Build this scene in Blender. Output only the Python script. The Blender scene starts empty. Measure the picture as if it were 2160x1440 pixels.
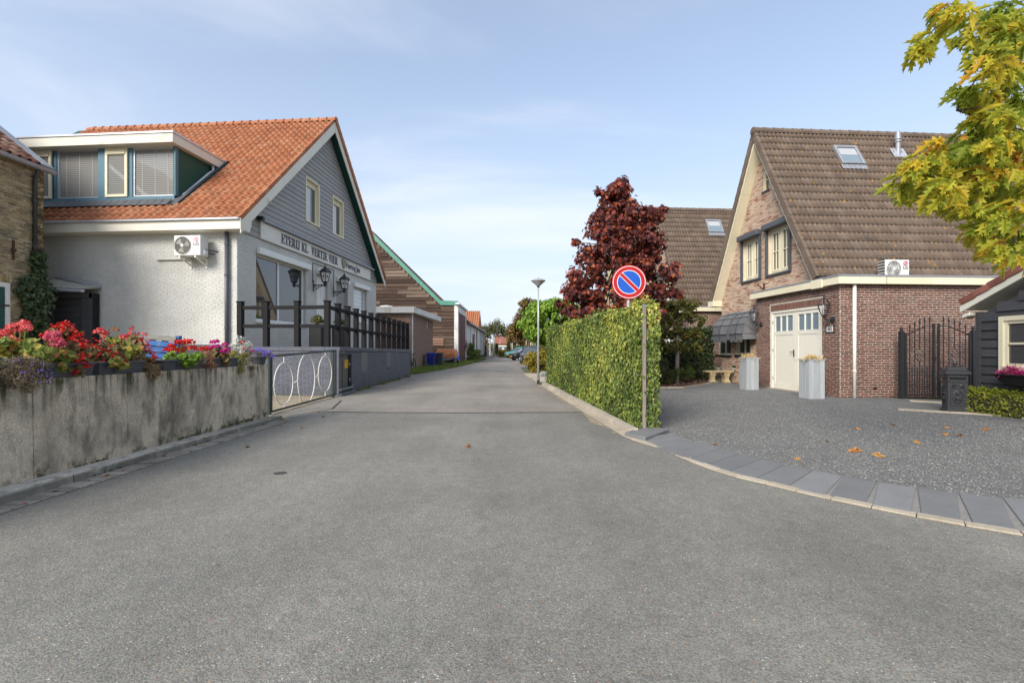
import bpy, math, random
import numpy as np
from mathutils import Vector, Matrix

R = math.radians
random.seed(7)
rng = np.random.default_rng(11)
scene = bpy.context.scene
COL = scene.collection

# ------------------------------------------------------------------ camera, sky, sun, exposure
F, CX, HZ, EYE = 960.0, 1080.0, 735.0, 1.3
cd = bpy.data.cameras.new('camera')
cam = bpy.data.objects.new('camera', cd)
COL.objects.link(cam)
cam.location = (0, 0, EYE)
cam.rotation_euler = (R(90), 0, 0)
cd.sensor_width = 36.0
cd.lens = 36.0 * F / 2160.0
cd.shift_y = 15.0 / 2160.0
cd.clip_end = 3000
cd.clip_start = 0.05
scene.camera = cam

SUN_EL, SUN_AZ = 33.0, 212.0          # azimuth clockwise from +Y: behind the camera, to the left
sd = bpy.data.lights.new('sun', 'SUN')
sd.energy = 2.5
sd.angle = R(28)
sd.color = (1.0, 0.94, 0.85)
sun = bpy.data.objects.new('sun', sd)
COL.objects.link(sun)
sdir = Vector((math.sin(R(SUN_AZ)) * math.cos(R(SUN_EL)), math.cos(R(SUN_AZ)) * math.cos(R(SUN_EL)), math.sin(R(SUN_EL))))
sun.rotation_euler = (-sdir).to_track_quat('-Z', 'Y').to_euler()
sun.location = sdir * 60

world = bpy.data.worlds.new('World')
scene.world = world
world.use_nodes = True
wn, wl = world.node_tree.nodes, world.node_tree.links
wn.clear()
wout = wn.new('ShaderNodeOutputWorld')
bg = wn.new('ShaderNodeBackground')
bg.inputs['Strength'].default_value = 0.135
sky = wn.new('ShaderNodeTexSky')
sky.sky_type = 'NISHITA'
sky.sun_disc = False
sky.sun_elevation = R(SUN_EL)
sky.sun_rotation = R(SUN_AZ)
sky.air_density = 1.0
sky.dust_density = 1.2
sky.ozone_density = 1.6
tc = wn.new('ShaderNodeTexCoord')
sep = wn.new('ShaderNodeSeparateXYZ')
wl.new(tc.outputs['Generated'], sep.inputs[0])


def wmath(op, a, b=None, c=None, clamp=False):
    n = wn.new('ShaderNodeMath'); n.operation = op; n.use_clamp = clamp
    for i, x in enumerate((a, b, c)):
        if x is None: continue
        if isinstance(x, (int, float)): n.inputs[i].default_value = x
        else: wl.new(x, n.inputs[i])
    return n.outputs[0]


# thin high cloud on a flat layer: direction / (height + c), so that it flattens towards the horizon
den = wmath('ADD', wmath('MAXIMUM', sep.outputs[2], 0.0), 0.16)
comb = wn.new('ShaderNodeCombineXYZ')
wl.new(wmath('DIVIDE', sep.outputs[0], den), comb.inputs[0])
wl.new(wmath('DIVIDE', sep.outputs[1], den), comb.inputs[1])
mp = wn.new('ShaderNodeMapping')
mp.inputs['Rotation'].default_value = (0, 0, R(60))
mp.inputs['Scale'].default_value = (0.5, 1.3, 1)
mp.inputs['Location'].default_value = (7.3, 2.1, 0)
wl.new(comb.outputs[0], mp.inputs[0])
n1 = wn.new('ShaderNodeTexNoise'); n1.inputs['Scale'].default_value = 1.0; n1.inputs['Detail'].default_value = 9; n1.inputs['Roughness'].default_value = 0.55
n1.inputs['Distortion'].default_value = 0.5
wl.new(mp.outputs[0], n1.inputs['Vector'])
n2 = wn.new('ShaderNodeTexNoise'); n2.inputs['Scale'].default_value = 0.45; n2.inputs['Detail'].default_value = 3
wl.new(mp.outputs[0], n2.inputs['Vector'])
cm = wmath('ADD', n1.outputs[0], wmath('MULTIPLY', wmath('SUBTRACT', n2.outputs[0], 0.5), 0.9))
mr = wn.new('ShaderNodeMapRange'); mr.interpolation_type = 'SMOOTHSTEP'
mr.inputs[1].default_value = 0.45; mr.inputs[2].default_value = 0.82; mr.inputs[3].default_value = 0.0; mr.inputs[4].default_value = 0.72
wl.new(cm, mr.inputs[0])
# a pale veil over the whole sky that thickens towards the horizon
veil = wn.new('ShaderNodeMapRange'); veil.interpolation_type = 'SMOOTHSTEP'
veil.inputs[1].default_value = -0.05; veil.inputs[2].default_value = 0.58; veil.inputs[3].default_value = 0.95; veil.inputs[4].default_value = 0.34
wl.new(sep.outputs[2], veil.inputs[0])
mixv = wn.new('ShaderNodeMix'); mixv.data_type = 'RGBA'
wl.new(veil.outputs[0], mixv.inputs[0]); wl.new(sky.outputs[0], mixv.inputs[6]); mixv.inputs[7].default_value = (3.05, 3.42, 3.98, 1)
mixc = wn.new('ShaderNodeMix'); mixc.data_type = 'RGBA'
wl.new(mr.outputs[0], mixc.inputs[0]); wl.new(mixv.outputs[2], mixc.inputs[6]); mixc.inputs[7].default_value = (4.05, 4.2, 4.5, 1)
wl.new(mixc.outputs[2], bg.inputs[0]); wl.new(bg.outputs[0], wout.inputs[0])

scene.view_settings.view_transform = 'Standard'
scene.view_settings.look = 'None'
scene.view_settings.gamma = 1.0
scene.view_settings.use_curve_mapping = False
scene.view_settings.exposure = 0.90
scene.cycles.use_denoising = True
scene.render.filter_size = 1.15
scene.cycles.max_bounces = 6
scene.cycles.diffuse_bounces = 4
scene.cycles.glossy_bounces = 3
scene.cycles.transmission_bounces = 3
scene.cycles.transparent_max_bounces = 6


# ------------------------------------------------------------------ helpers
def V(*a): return Vector(a)


def at(px, py, Y):
    return Vector(((px - CX) / F * Y, Y, EYE - (py - HZ) / F * Y))


def gp(px, py, z=0.0):
    Y = (EYE - z) * F / (py - HZ)
    return Vector(((px - CX) / F * Y, Y, z))


WL = {}


def wloc(o):
    return WL.get(o.name, Vector((0, 0, 0))) if o else Vector((0, 0, 0))


def tag(o, label=None, cat=None, group=None, kind=None):
    if label: o['label'] = label
    if cat: o['category'] = cat
    if group: o['group'] = group
    if kind: o['kind'] = kind
    return o


def thing(name, label, cat, loc=(0, 0, 0), group=None, rotz=0.0):
    o = bpy.data.objects.new(name, None)
    COL.objects.link(o)
    o.location = loc
    o.rotation_euler = (0, 0, rotz)
    o.empty_display_size = 0.2
    WL[o.name] = Vector(loc)
    return tag(o, label, cat, group)


def link(name, me, parent=None, M=None, mats=None):
    o = bpy.data.objects.new(name, me)
    COL.objects.link(o)
    if parent:
        o.parent = parent
        if M is not None:
            o.matrix_local = Matrix.Translation(-wloc(parent)) @ M
            WL[o.name] = M.translation.copy()
        else:
            WL[o.name] = wloc(parent)
    elif M is not None:
        o.matrix_world = M
        WL[o.name] = M.translation.copy()
    return o


def set_rnd(me, r):
    a = me.attributes.new('rnd', 'FLOAT', 'FACE')
    a.data.foreach_set('value', np.asarray(r, dtype=np.float32))


class MB:
    def __init__(s): s.v, s.f, s.r, s.m, s.cr = [], [], [], [], None

    def add(s, vs, fs, r=None, mi=0):
        b = len(s.v)
        s.v += [tuple(x) for x in vs]
        if r is None: r = random.random() if s.cr is None else s.cr
        for f in fs:
            s.f.append(tuple(b + i for i in f)); s.r.append(r); s.m.append(mi)

    def hexa(s, o, a, b, c, r=None, mi=0):
        o, a, b, c = Vector(o), Vector(a), Vector(b), Vector(c)
        vs = [o, o + a, o + a + b, o + b, o + c, o + a + c, o + a + b + c, o + b + c]
        fs = [(0, 3, 2, 1), (4, 5, 6, 7), (0, 1, 5, 4), (1, 2, 6, 5), (2, 3, 7, 6), (3, 0, 4, 7)]
        if a.cross(b).dot(c) < 0: fs = [f[::-1] for f in fs]
        s.add(vs, fs, r, mi)

    def box(s, x0, x1, y0, y1, z0, z1, r=None, mi=0):
        s.hexa((x0, y0, z0), (x1 - x0, 0, 0), (0, y1 - y0, 0), (0, 0, z1 - z0), r, mi)

    def beam(s, p, q, w, h, up=(0, 0, 1), r=None, mi=0):
        p, q = Vector(p), Vector(q)
        d = (q - p); t = d.normalized(); up = Vector(up)
        sd_ = t.cross(up)
        if sd_.length < 1e-4: sd_ = t.cross(Vector((1, 0, 0)))
        sd_.normalize(); u2 = sd_.cross(t)
        s.hexa(p - sd_ * w / 2 - u2 * h / 2, d, sd_ * w, u2 * h, r, mi)

    def prism(s, poly, ext, r=None, mi=0):
        poly = [Vector(p) for p in poly]; ext = Vector(ext)
        n = len(poly)
        nn = Vector((0, 0, 0))
        for i in range(n): nn += poly[i].cross(poly[(i + 1) % n])
        if nn.dot(ext) > 0: poly = poly[::-1]
        vs = poly + [p + ext for p in poly]
        fs = [tuple(range(n)), tuple(range(2 * n - 1, n - 1, -1))]
        for i in range(n):
            j = (i + 1) % n
            fs.append((j, i, n + i, n + j))
        s.add(vs, fs, r, mi)

    def poly(s, pts, r=None, mi=0):
        s.add(pts, [tuple(range(len(pts)))], r, mi)

    def tube(s, pts, rad, n=8, cap=True, r=None, mi=0, closed=False):
        pts = [Vector(p) for p in pts]; m = len(pts)
        rads = rad if isinstance(rad, (list, tuple)) else [rad] * m
        vs, fs = [], []
        prev = None
        for i, p in enumerate(pts):
            if closed: t = pts[(i + 1) % m] - pts[i - 1]
            else: t = pts[min(i + 1, m - 1)] - pts[max(i - 1, 0)]
            t.normalize()
            if prev is None:
                a = Vector((0, 0, 1)) if abs(t.z) < 0.9 else Vector((1, 0, 0))
                sx = t.cross(a).normalized()
            else:
                sx = (prev - t * prev.dot(t)).normalized()
            prev = sx; sy = t.cross(sx)
            for k in range(n):
                an = 2 * math.pi * k / n
                vs.append(p + (sx * math.cos(an) + sy * math.sin(an)) * rads[i])
        for i in range(m if closed else m - 1):
            i2 = (i + 1) % m
            for k in range(n):
                k2 = (k + 1) % n
                fs.append((i * n + k, i * n + k2, i2 * n + k2, i2 * n + k))
        if cap and not closed:
            fs.append(tuple(range(n - 1, -1, -1))); fs.append(tuple((m - 1) * n + k for k in range(n)))
        s.add(vs, fs, r, mi)

    def lathe(s, c, prof, n=16, ax=((1, 0, 0), (0, 1, 0), (0, 0, 1)), r=None, mi=0, a0=0.0):
        c = Vector(c); X, Y, Z = (Vector(a) for a in ax)
        vs, fs = [], []
        for (rr, zz) in prof:
            for k in range(n):
                an = a0 + 2 * math.pi * k / n
                vs.append(c + X * (rr * math.cos(an)) + Y * (rr * math.sin(an)) + Z * zz)
        for i in range(len(prof) - 1):
            for k in range(n):
                k2 = (k + 1) % n
                fs.append((i * n + k, i * n + k2, (i + 1) * n + k2, (i + 1) * n + k))
        fs.append(tuple(range(n - 1, -1, -1)))
        fs.append(tuple((len(prof) - 1) * n + k for k in range(n)))
        s.add(vs, fs, r, mi)

    def mesh(s, name, mats, off=None):
        me = bpy.data.meshes.new(name)
        off = off or Vector((0, 0, 0))
        me.from_pydata([(x - off.x, y - off.y, z - off.z) for x, y, z in s.v], [], s.f)
        for m in (mats if isinstance(mats, (list, tuple)) else [mats]): me.materials.append(m)
        set_rnd(me, s.r)
        if any(s.m): me.polygons.foreach_set('material_index', s.m)
        me.update()
        return me

    def build(s, name, mats, parent=None, local=False, bevel=0.0, seg=1, smooth=False, kind=None, label=None):
        me = s.mesh(name, mats, None if local else wloc(parent))
        if smooth: me.polygons.foreach_set('use_smooth', [True] * len(me.polygons))
        o = link(name, me, parent)
        if bevel:
            b = o.modifiers.new('bevel', 'BEVEL'); b.width = bevel; b.segments = seg; b.limit_method = 'ANGLE'; b.angle_limit = R(35)
        tag(o, label=label, kind=kind)
        return o


def np_mesh(name, verts, polys, rnd, mats):
    """verts (M,3); polys (P,k) of equal size."""
    me = bpy.data.meshes.new(name)
    verts = np.asarray(verts, dtype=np.float32); polys = np.asarray(polys, dtype=np.int32)
    P, k = polys.shape
    me.vertices.add(len(verts)); me.vertices.foreach_set('co', verts.ravel())
    me.loops.add(P * k); me.loops.foreach_set('vertex_index', polys.ravel())
    me.polygons.add(P)
    me.polygons.foreach_set('loop_start', np.arange(0, P * k, k, dtype=np.int32))
    me.update(calc_edges=True)
    for m in (mats if isinstance(mats, (list, tuple)) else [mats]): me.materials.append(m)
    set_rnd(me, rnd)
    me.shade_flat()
    return me


class Plane:
    """A flat frame: P(a, b, d) = O + u a + v b + n d."""

    def __init__(s, O, u, v=(0, 0, 1), n=None):
        s.O, s.u, s.v = Vector(O), Vector(u).normalized(), Vector(v).normalized()
        s.n = Vector(n).normalized() if n is not None else s.u.cross(s.v).normalized()

    def P(s, a, b, d=0.0): return s.O + s.u * a + s.v * b + s.n * d

    def pix(s, px, py, d=0.0):
        ray = Vector(((px - CX) / F, 1.0, -(py - HZ) / F)); e = Vector((0, 0, EYE))
        o = s.O + s.n * d
        t = (o - e).dot(s.n) / ray.dot(s.n)
        q = e + ray * t - o
        return q.dot(s.u), q.dot(s.v)

    def rect(s, l, t, r, b, d=0.0):
        """pixel rect corners (l,t)-(r,b) given as left-top and right-bottom -> (a0,a1,b0,b1)"""
        a0, z1 = s.pix(l[0], l[1], d); a1, z0 = s.pix(r[0], r[1], d)
        return min(a0, a1), max(a0, a1), min(z0, z1), max(z0, z1)

    def box(s, mb, a0, a1, b0, b1, d0, d1, r=None, mi=0):
        mb.hexa(s.P(a0, b0, d0), s.u * (a1 - a0), s.v * (b1 - b0), s.n * (d1 - d0), r, mi)

    def M(s, a, b, d=0.0):
        p = s.P(a, b, d)
        return Matrix(((s.u.x, s.v.x, s.n.x, p.x), (s.u.y, s.v.y, s.n.y, p.y), (s.u.z, s.v.z, s.n.z, p.z), (0, 0, 0, 1)))


def poly_span(poly, z):
    xs = []
    n = len(poly)
    for i in range(n):
        (x0, z0), (x1, z1) = poly[i], poly[(i + 1) % n]
        if abs(z1 - z0) < 1e-9:
            if abs(z - z0) < 1e-9: xs += [x0, x1]
            continue
        t = (z - z0) / (z1 - z0)
        if -1e-9 <= t <= 1 + 1e-9: xs.append(x0 + (x1 - x0) * t)
    return (min(xs), max(xs)) if xs else None


def wall_body(pl, outline, holes, thick, mat, name, parent, kind=None):
    """A wall of real thickness behind the plane, with rectangular openings (a0,a1,b0,b1)."""
    mb = MB()
    zs = sorted({round(p[1], 5) for p in outline} | {round(h[2], 5) for h in holes} | {round(h[3], 5) for h in holes})
    for z0, z1 in zip(zs, zs[1:]):
        if z1 - z0 < 1e-4: continue
        e = 1e-6
        s0, s1 = poly_span(outline, z0 + e), poly_span(outline, z1 - e)
        if not s0 or not s1: continue
        hs = sorted([h for h in holes if h[2] < z1 - 1e-3 and h[3] > z0 + 1e-3])
        cur = (s0[0], s1[0]); segs = []
        for h in hs:
            segs.append((cur, (h[0], h[0]))); cur = (h[1], h[1])
        segs.append((cur, (s0[1], s1[1])))
        for (l0, l1), (r0, r1) in segs:
            if r0 - l0 < 1e-4 and r1 - l1 < 1e-4: continue
            mb.prism([pl.P(l0, z0), pl.P(r0, z0), pl.P(r1, z1), pl.P(l1, z1)], pl.n * -thick)
    return mb.build(name, mat, parent, kind=kind)


def brick_rects(outline, holes, bl=0.21, bh=0.05, j=0.012, jit=0.003, z_from=None, bond=0.5, rs=random):
    out = []
    zmin = min(p[1] for p in outline) if z_from is None else z_from
    zmax = max(p[1] for p in outline)
    row, z = 0, zmin + j / 2
    while z + bh < zmax + 1e-6:
        e = 1e-5
        a, b = poly_span(outline, z + e), poly_span(outline, z + bh - e)
        if a and b:
            lo, hi = max(a[0], b[0]), min(a[1], b[1])
            iv = [(lo, hi)]
            for h in holes:
                if h[2] < z + bh and h[3] > z:
                    nv = []
                    for (p, q) in iv:
                        if h[0] > p: nv.append((p, min(q, h[0])))
                        if h[1] < q: nv.append((max(p, h[1]), q))
                    iv = [(p, q) for p, q in nv if q - p > 0.02]
            for (p, q) in iv:
                st = (row % 2) * bond * (bl + j) + rs.uniform(-0.03, 0.03)
                k = math.floor((p - st) / (bl + j))
                x = st + k * (bl + j)
                while x < q:
                    x0, x1 = max(x + j / 2, p + j / 2), min(x + bl + j / 2, q - j / 2)
                    if x1 - x0 > 0.03:
                        out.append((x0, x1, z + rs.uniform(-jit, jit), z + bh + rs.uniform(-jit, jit)))
                    x += bl + j
        row += 1
        z += bh + j
    return out


BRICK_F = np.array([[4, 5, 6, 7], [0, 1, 5, 4], [1, 2, 6, 5], [2, 3, 7, 6], [3, 0, 4, 7], [3, 2, 1, 0]])


def bricks(pl, rects, mat, parent, proud=0.009, ch=0.004, indiv=300, name='brick', mass='brickwork', full=0.2, vary=0.004):
    """Bricks standing proud of the mortar: the nearest INDIV full ones are objects of their own, the rest one mesh."""
    rects = list(rects)
    n = len(rects)
    if not n: return
    dist = []
    for (x0, x1, z0, z1) in rects:
        p = pl.P((x0 + x1) / 2, (z0 + z1) / 2)
        ok = (x1 - x0) >= full - 1e-4 and p.y > 0.5 and abs((p.x) / p.y) < 1.12
        dist.append((p - Vector((0, 0, EYE))).length if ok else 1e9)
    order = sorted(range(n), key=lambda i: dist[i])
    single = {i for i in order[:indiv] if dist[i] < 1e8}
    if single:
        bl = rects[next(iter(single))][1] - rects[next(iter(single))][0]
        i0 = next(iter(single)); bh = rects[i0][3] - rects[i0][2]
        metas = []
        for k in range(12):
            mb = MB()
            d = proud + random.uniform(-vary, vary)
            vs = [(0, 0, -0.004), (bl, 0, -0.004), (bl, bh, -0.004), (0, bh, -0.004), (ch, ch, d), (bl - ch, ch, d), (bl - ch, bh - ch, d), (ch, bh - ch, d)]
            mb.add(vs, [tuple(f) for f in BRICK_F], (k + 0.5) / 12)
            metas.append(mb.mesh(name, mat))
        for i in sorted(single):
            x0, x1, z0, z1 = rects[i]
            link(name, random.choice(metas), parent, pl.M(x0, z0))
    rest = [i for i in range(n) if i not in single]
    if rest:
        A = np.array([rects[i] for i in rest])
        d = proud + rng.uniform(-vary, vary, len(A))
        O, u, v, nn = (np.array(x) for x in (pl.O, pl.u, pl.v, pl.n))
        def pt(a, b, dd): return O + a[:, None] * u + b[:, None] * v + dd[:, None] * nn
        zz = np.full(len(A), -0.004)
        x0, x1, z0, z1 = A.T
        vs = np.stack([pt(x0, z0, zz), pt(x1, z0, zz), pt(x1, z1, zz), pt(x0, z1, zz), pt(x0 + ch, z0 + ch, d), pt(x1 - ch, z0 + ch, d), pt(x1 - ch, z1 - ch, d), pt(x0 + ch, z1 - ch, d)], 1)
        w = wloc(parent)
        vs = vs.reshape(-1, 3) - np.array(w)
        fs = (BRICK_F[None] + (np.arange(len(A)) * 8)[:, None, None])[:, :5].reshape(-1, 4)
        me = np_mesh(mass, vs, fs, np.repeat(rng.random(len(A)), 5), mat)
        tag(link(mass, me, parent), kind='stuff')


def tiles(pl, L, S, w, g, mat, parent, prof, holes=(), indiv=300, name='roof_tile', mass='tile_field', lift=0.035, thick=0.022, a_from=0.0, shear=0.0):
    """Overlapping roof tiles on a slope: a along the eave, b up the slope. prof(t) gives the height across one tile."""
    nx, nb = int(L / w), int(round(S / g))
    K = 9
    metas = []
    for k in range(14):
        mb = MB(); r = (k + 0.5) / 14
        top0 = [(w * 1.02 * i / (K - 1), 0.0, prof(i / (K - 1)) + lift) for i in range(K)]
        top1 = [(x, g * 1.12, z - lift * 0.75) for x, y, z in top0]
        bot0 = [(x, 0.0, z - thick * .7) for x, y, z in top0]
        vs = top0 + top1 + bot0
        fs = [(i, i + 1, K + i + 1, K + i) for i in range(K - 1)] + [(2 * K + i, 2 * K + i + 1, i + 1, i) for i in range(K - 1)]
        mb.add(vs, fs, r)
        me = mb.mesh(name, mat)
        me.polygons.foreach_set('use_smooth', [i < K - 1 for i in range(len(me.polygons))])
        metas.append(me)
    items = []
    for b in range(nb):
        for a in range(nx):
            aa, bb = a_from + a * w, b * g
            ca, cb = aa + w / 2, bb + g / 2
            if any(h(ca, cb) for h in holes): continue
            p = pl.P(ca, cb)
            vis = p.y > 0.5 and abs(p.x / p.y) < 1.13
            items.append(((p.length if vis else 1e6 + p.length), aa, bb))
    items.sort()
    single, rest = items[:indiv], items[indiv:]
    for d_, aa, bb in single:
        M = pl.M(aa, bb, random.uniform(-0.0015, 0.0015)) @ Matrix.Rotation(R(random.gauss(0, 0.3)), 4, 'Z')
        link(name, random.choice(metas), parent, M)
    if rest:
        base = [np.array([v.co for v in m.vertices]) for m in metas[:1]][0]
        fc = np.array([list(p.vertices) for p in metas[0].polygons])
        A = np.array([(aa, bb) for _, aa, bb in rest])
        loc = base[None] + np.stack([A[:, 0], A[:, 1], rng.uniform(-0.0015, 0.0015, len(A))], 1)[:, None, :]
        O, u, v, nn = (np.array(x) for x in (pl.O, pl.u, pl.v, pl.n))
        ws = O + loc[..., 0:1] * u + loc[..., 1:2] * v + loc[..., 2:3] * nn - np.array(wloc(parent))
        fs = (fc[None] + (np.arange(len(A)) * len(base))[:, None, None]).reshape(-1, 4)
        me = np_mesh(mass, ws.reshape(-1, 3), fs, np.repeat(rng.random(len(A)), len(fc)), mat)
        sm = np.tile(np.arange(len(fc)) < K - 1, len(A))
        me.polygons.foreach_set('use_smooth', sm)
        tag(link(mass, me, parent), kind='stuff')


# leaves ------------------------------------------------------------
def leaf_tpl(half, fold=0.25, droop=0.25):
    """Two mirrored halves joined at the midrib; half = [(x, y)] from base to tip."""
    h = [(x, y, fold * x - droop * y * y) for x, y in half]
    m = [(-x, y, z) for x, y, z in h]
    vs = np.array(h + m)
    k = len(h)
    return vs, np.array([list(range(k)), list(range(2 * k - 1, k - 1, -1))])


OAK = leaf_tpl([(0, 0), (.02, .16), (.15, .20), (.06, .29), (.10, .34), (.27, .48), (.19, .50), (.08, .50), (.11, .58), (.26, .77), (.17, .76), (.08, .74), (.11, .93), (.04, .87), (0, 1.0)], .55, .45)
MAPLE = leaf_tpl([(0, 0), (.30, -.05), (.22, .16), (.55, .30), (.28, .40), (.42, .72), (.16, .62), (0, 1.0)], .25, .25)
IVY = leaf_tpl([(0, 0), (.28, -.12), (.45, .22), (.26, .42), (0, 1.0)], .2, .2)
ROUND = leaf_tpl([(0, 0), (.36, .02), (.52, .42), (.34, .82), (0, 1.0)], .2, .25)
HEART = leaf_tpl([(0, .08), (.28, -.05), (.46, .25), (.30, .65), (0, 1.0)], .25, .45)
OVAL = leaf_tpl([(0, 0), (.26, .30), (.22, .70), (0, 1.0)], .3, .2)
NEEDLE = leaf_tpl([(0, 0), (.07, .3), (0, 1.0)], .2, .1)
PETAL = leaf_tpl([(0, 0), (.34, .35), (.34, .8), (0, 1.0)], .3, .1)


def unit(a): return a / np.maximum(np.linalg.norm(a, axis=-1, keepdims=True), 1e-9)


def leaf_frames(pts, nrm, axis, spread, rg):
    n = len(pts)
    N = unit(nrm + rg.normal(0, spread, (n, 3)))
    A = axis + rg.normal(0, spread, (n, 3))
    A = unit(A - (A * N).sum(1, keepdims=True) * N)
    X = np.cross(A, N)
    return X, A, N


def leaf_cloud(name, pts, nrm, axis, size, tpl, mat, parent=None, spread=0.45, indiv=0, leaf_name='leaf', var=0.3, rnd=None, kind='stuff', seed=None, rclamp=None):
    rg = rng if seed is None else np.random.default_rng(seed)
    T, PF = tpl
    pts = np.asarray(pts, float); n = len(pts)
    nrm = np.broadcast_to(np.asarray(nrm, float), (n, 3)); axis = np.broadcast_to(np.asarray(axis, float), (n, 3))
    X, A, N = leaf_frames(pts, nrm, axis, spread, rg)
    s = size * (1 + rg.uniform(-var, var, n))
    rv = rg.random(n) if rnd is None else np.clip(rnd + rg.normal(0, .08, n), 0, 1)
    single = np.zeros(n, bool)
    if indiv:
        vis = (pts[:, 1] > .3) & (np.abs(pts[:, 0] / np.maximum(pts[:, 1], .1)) < 1.14)
        d = np.where(vis, np.linalg.norm(pts - np.array([0, 0, EYE]), axis=1), 1e9)
        idx = np.argsort(d)[:indiv]
        single[idx] = True
        metas = []
        for k in range(12):
            me = np_mesh(leaf_name, T, PF, [(k + .5) / 12] * 2, mat)
            metas.append(me)
        for i in idx:
            M = Matrix([[X[i, r_] * s[i], A[i, r_] * s[i], N[i, r_] * s[i], pts[i, r_]] for r_ in range(3)] + [[0, 0, 0, 1]])
            link(leaf_name, metas[min(11, int(rv[i] * 12))], parent, M)
    m = ~single
    if m.any():
        B = np.stack([X, A, N], 1)[m] * s[m][:, None, None]
        ws = np.einsum('tk,nkj->ntj', T, B) + pts[m][:, None, :] - np.array(wloc(parent))
        fs = (PF[None] + (np.arange(m.sum()) * len(T))[:, None, None]).reshape(-1, PF.shape[1])
        me = np_mesh(name, ws.reshape(-1, 3), fs, np.repeat(rv[m], 2), mat)
        o = link(name, me, parent)
        if kind: tag(o, kind=kind)
        return o


def clump_points(centers, radii, per, rg, squash=0.75, shell=0.5):
    """Leaves gathered in clumps; returns points and outward directions."""
    P, N = [], []
    for c, r in zip(centers, radii):
        d = unit(rg.normal(0, 1, (per, 3)))
        rr = r * (shell + (1 - shell) * rg.random((per, 1))) if shell > 0 else r * rg.random((per, 1)) ** .5
        q = d * rr; q[:, 2] *= squash
        P.append(np.asarray(c) + q); N.append(d)
    return np.concatenate(P), np.concatenate(N)


def copy_tree(o, M, parent=None):
    c = o.copy(); COL.objects.link(c)
    if parent is None: c.matrix_world = M
    else: c.parent = parent
    for ch in o.children: copy_tree(ch, M, c)
    return c


def text_mesh(s, size, depth, mat, name, M, parent, bold=0.0, shear=0.0, align='CENTER'):
    cu = bpy.data.curves.new('txt', 'FONT'); cu.body = s; cu.size = size; cu.extrude = depth; cu.align_x = align; cu.align_y = 'CENTER'
    cu.offset = bold; cu.shear = shear; cu.resolution_u = 3
    to = bpy.data.objects.new('txt', cu); COL.objects.link(to)
    dg = bpy.context.evaluated_depsgraph_get(); dg.update()
    me = bpy.data.meshes.new_from_object(to.evaluated_get(dg))
    bpy.data.objects.remove(to); bpy.data.curves.remove(cu)
    me.name = name; me.materials.clear(); me.materials.append(mat)
    return link(name, me, parent, M)


# ------------------------------------------------------------------ materials
def lin(h):
    h = h.lstrip('#'); o = []
    for i in (0, 2, 4):
        c = int(h[i:i + 2], 16) / 255
        o.append(c / 12.92 if c <= .04045 else ((c + .055) / 1.055) ** 2.4)
    return tuple(o)


def col4(c): return (*(lin(c) if isinstance(c, str) else c), 1.0)


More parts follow.
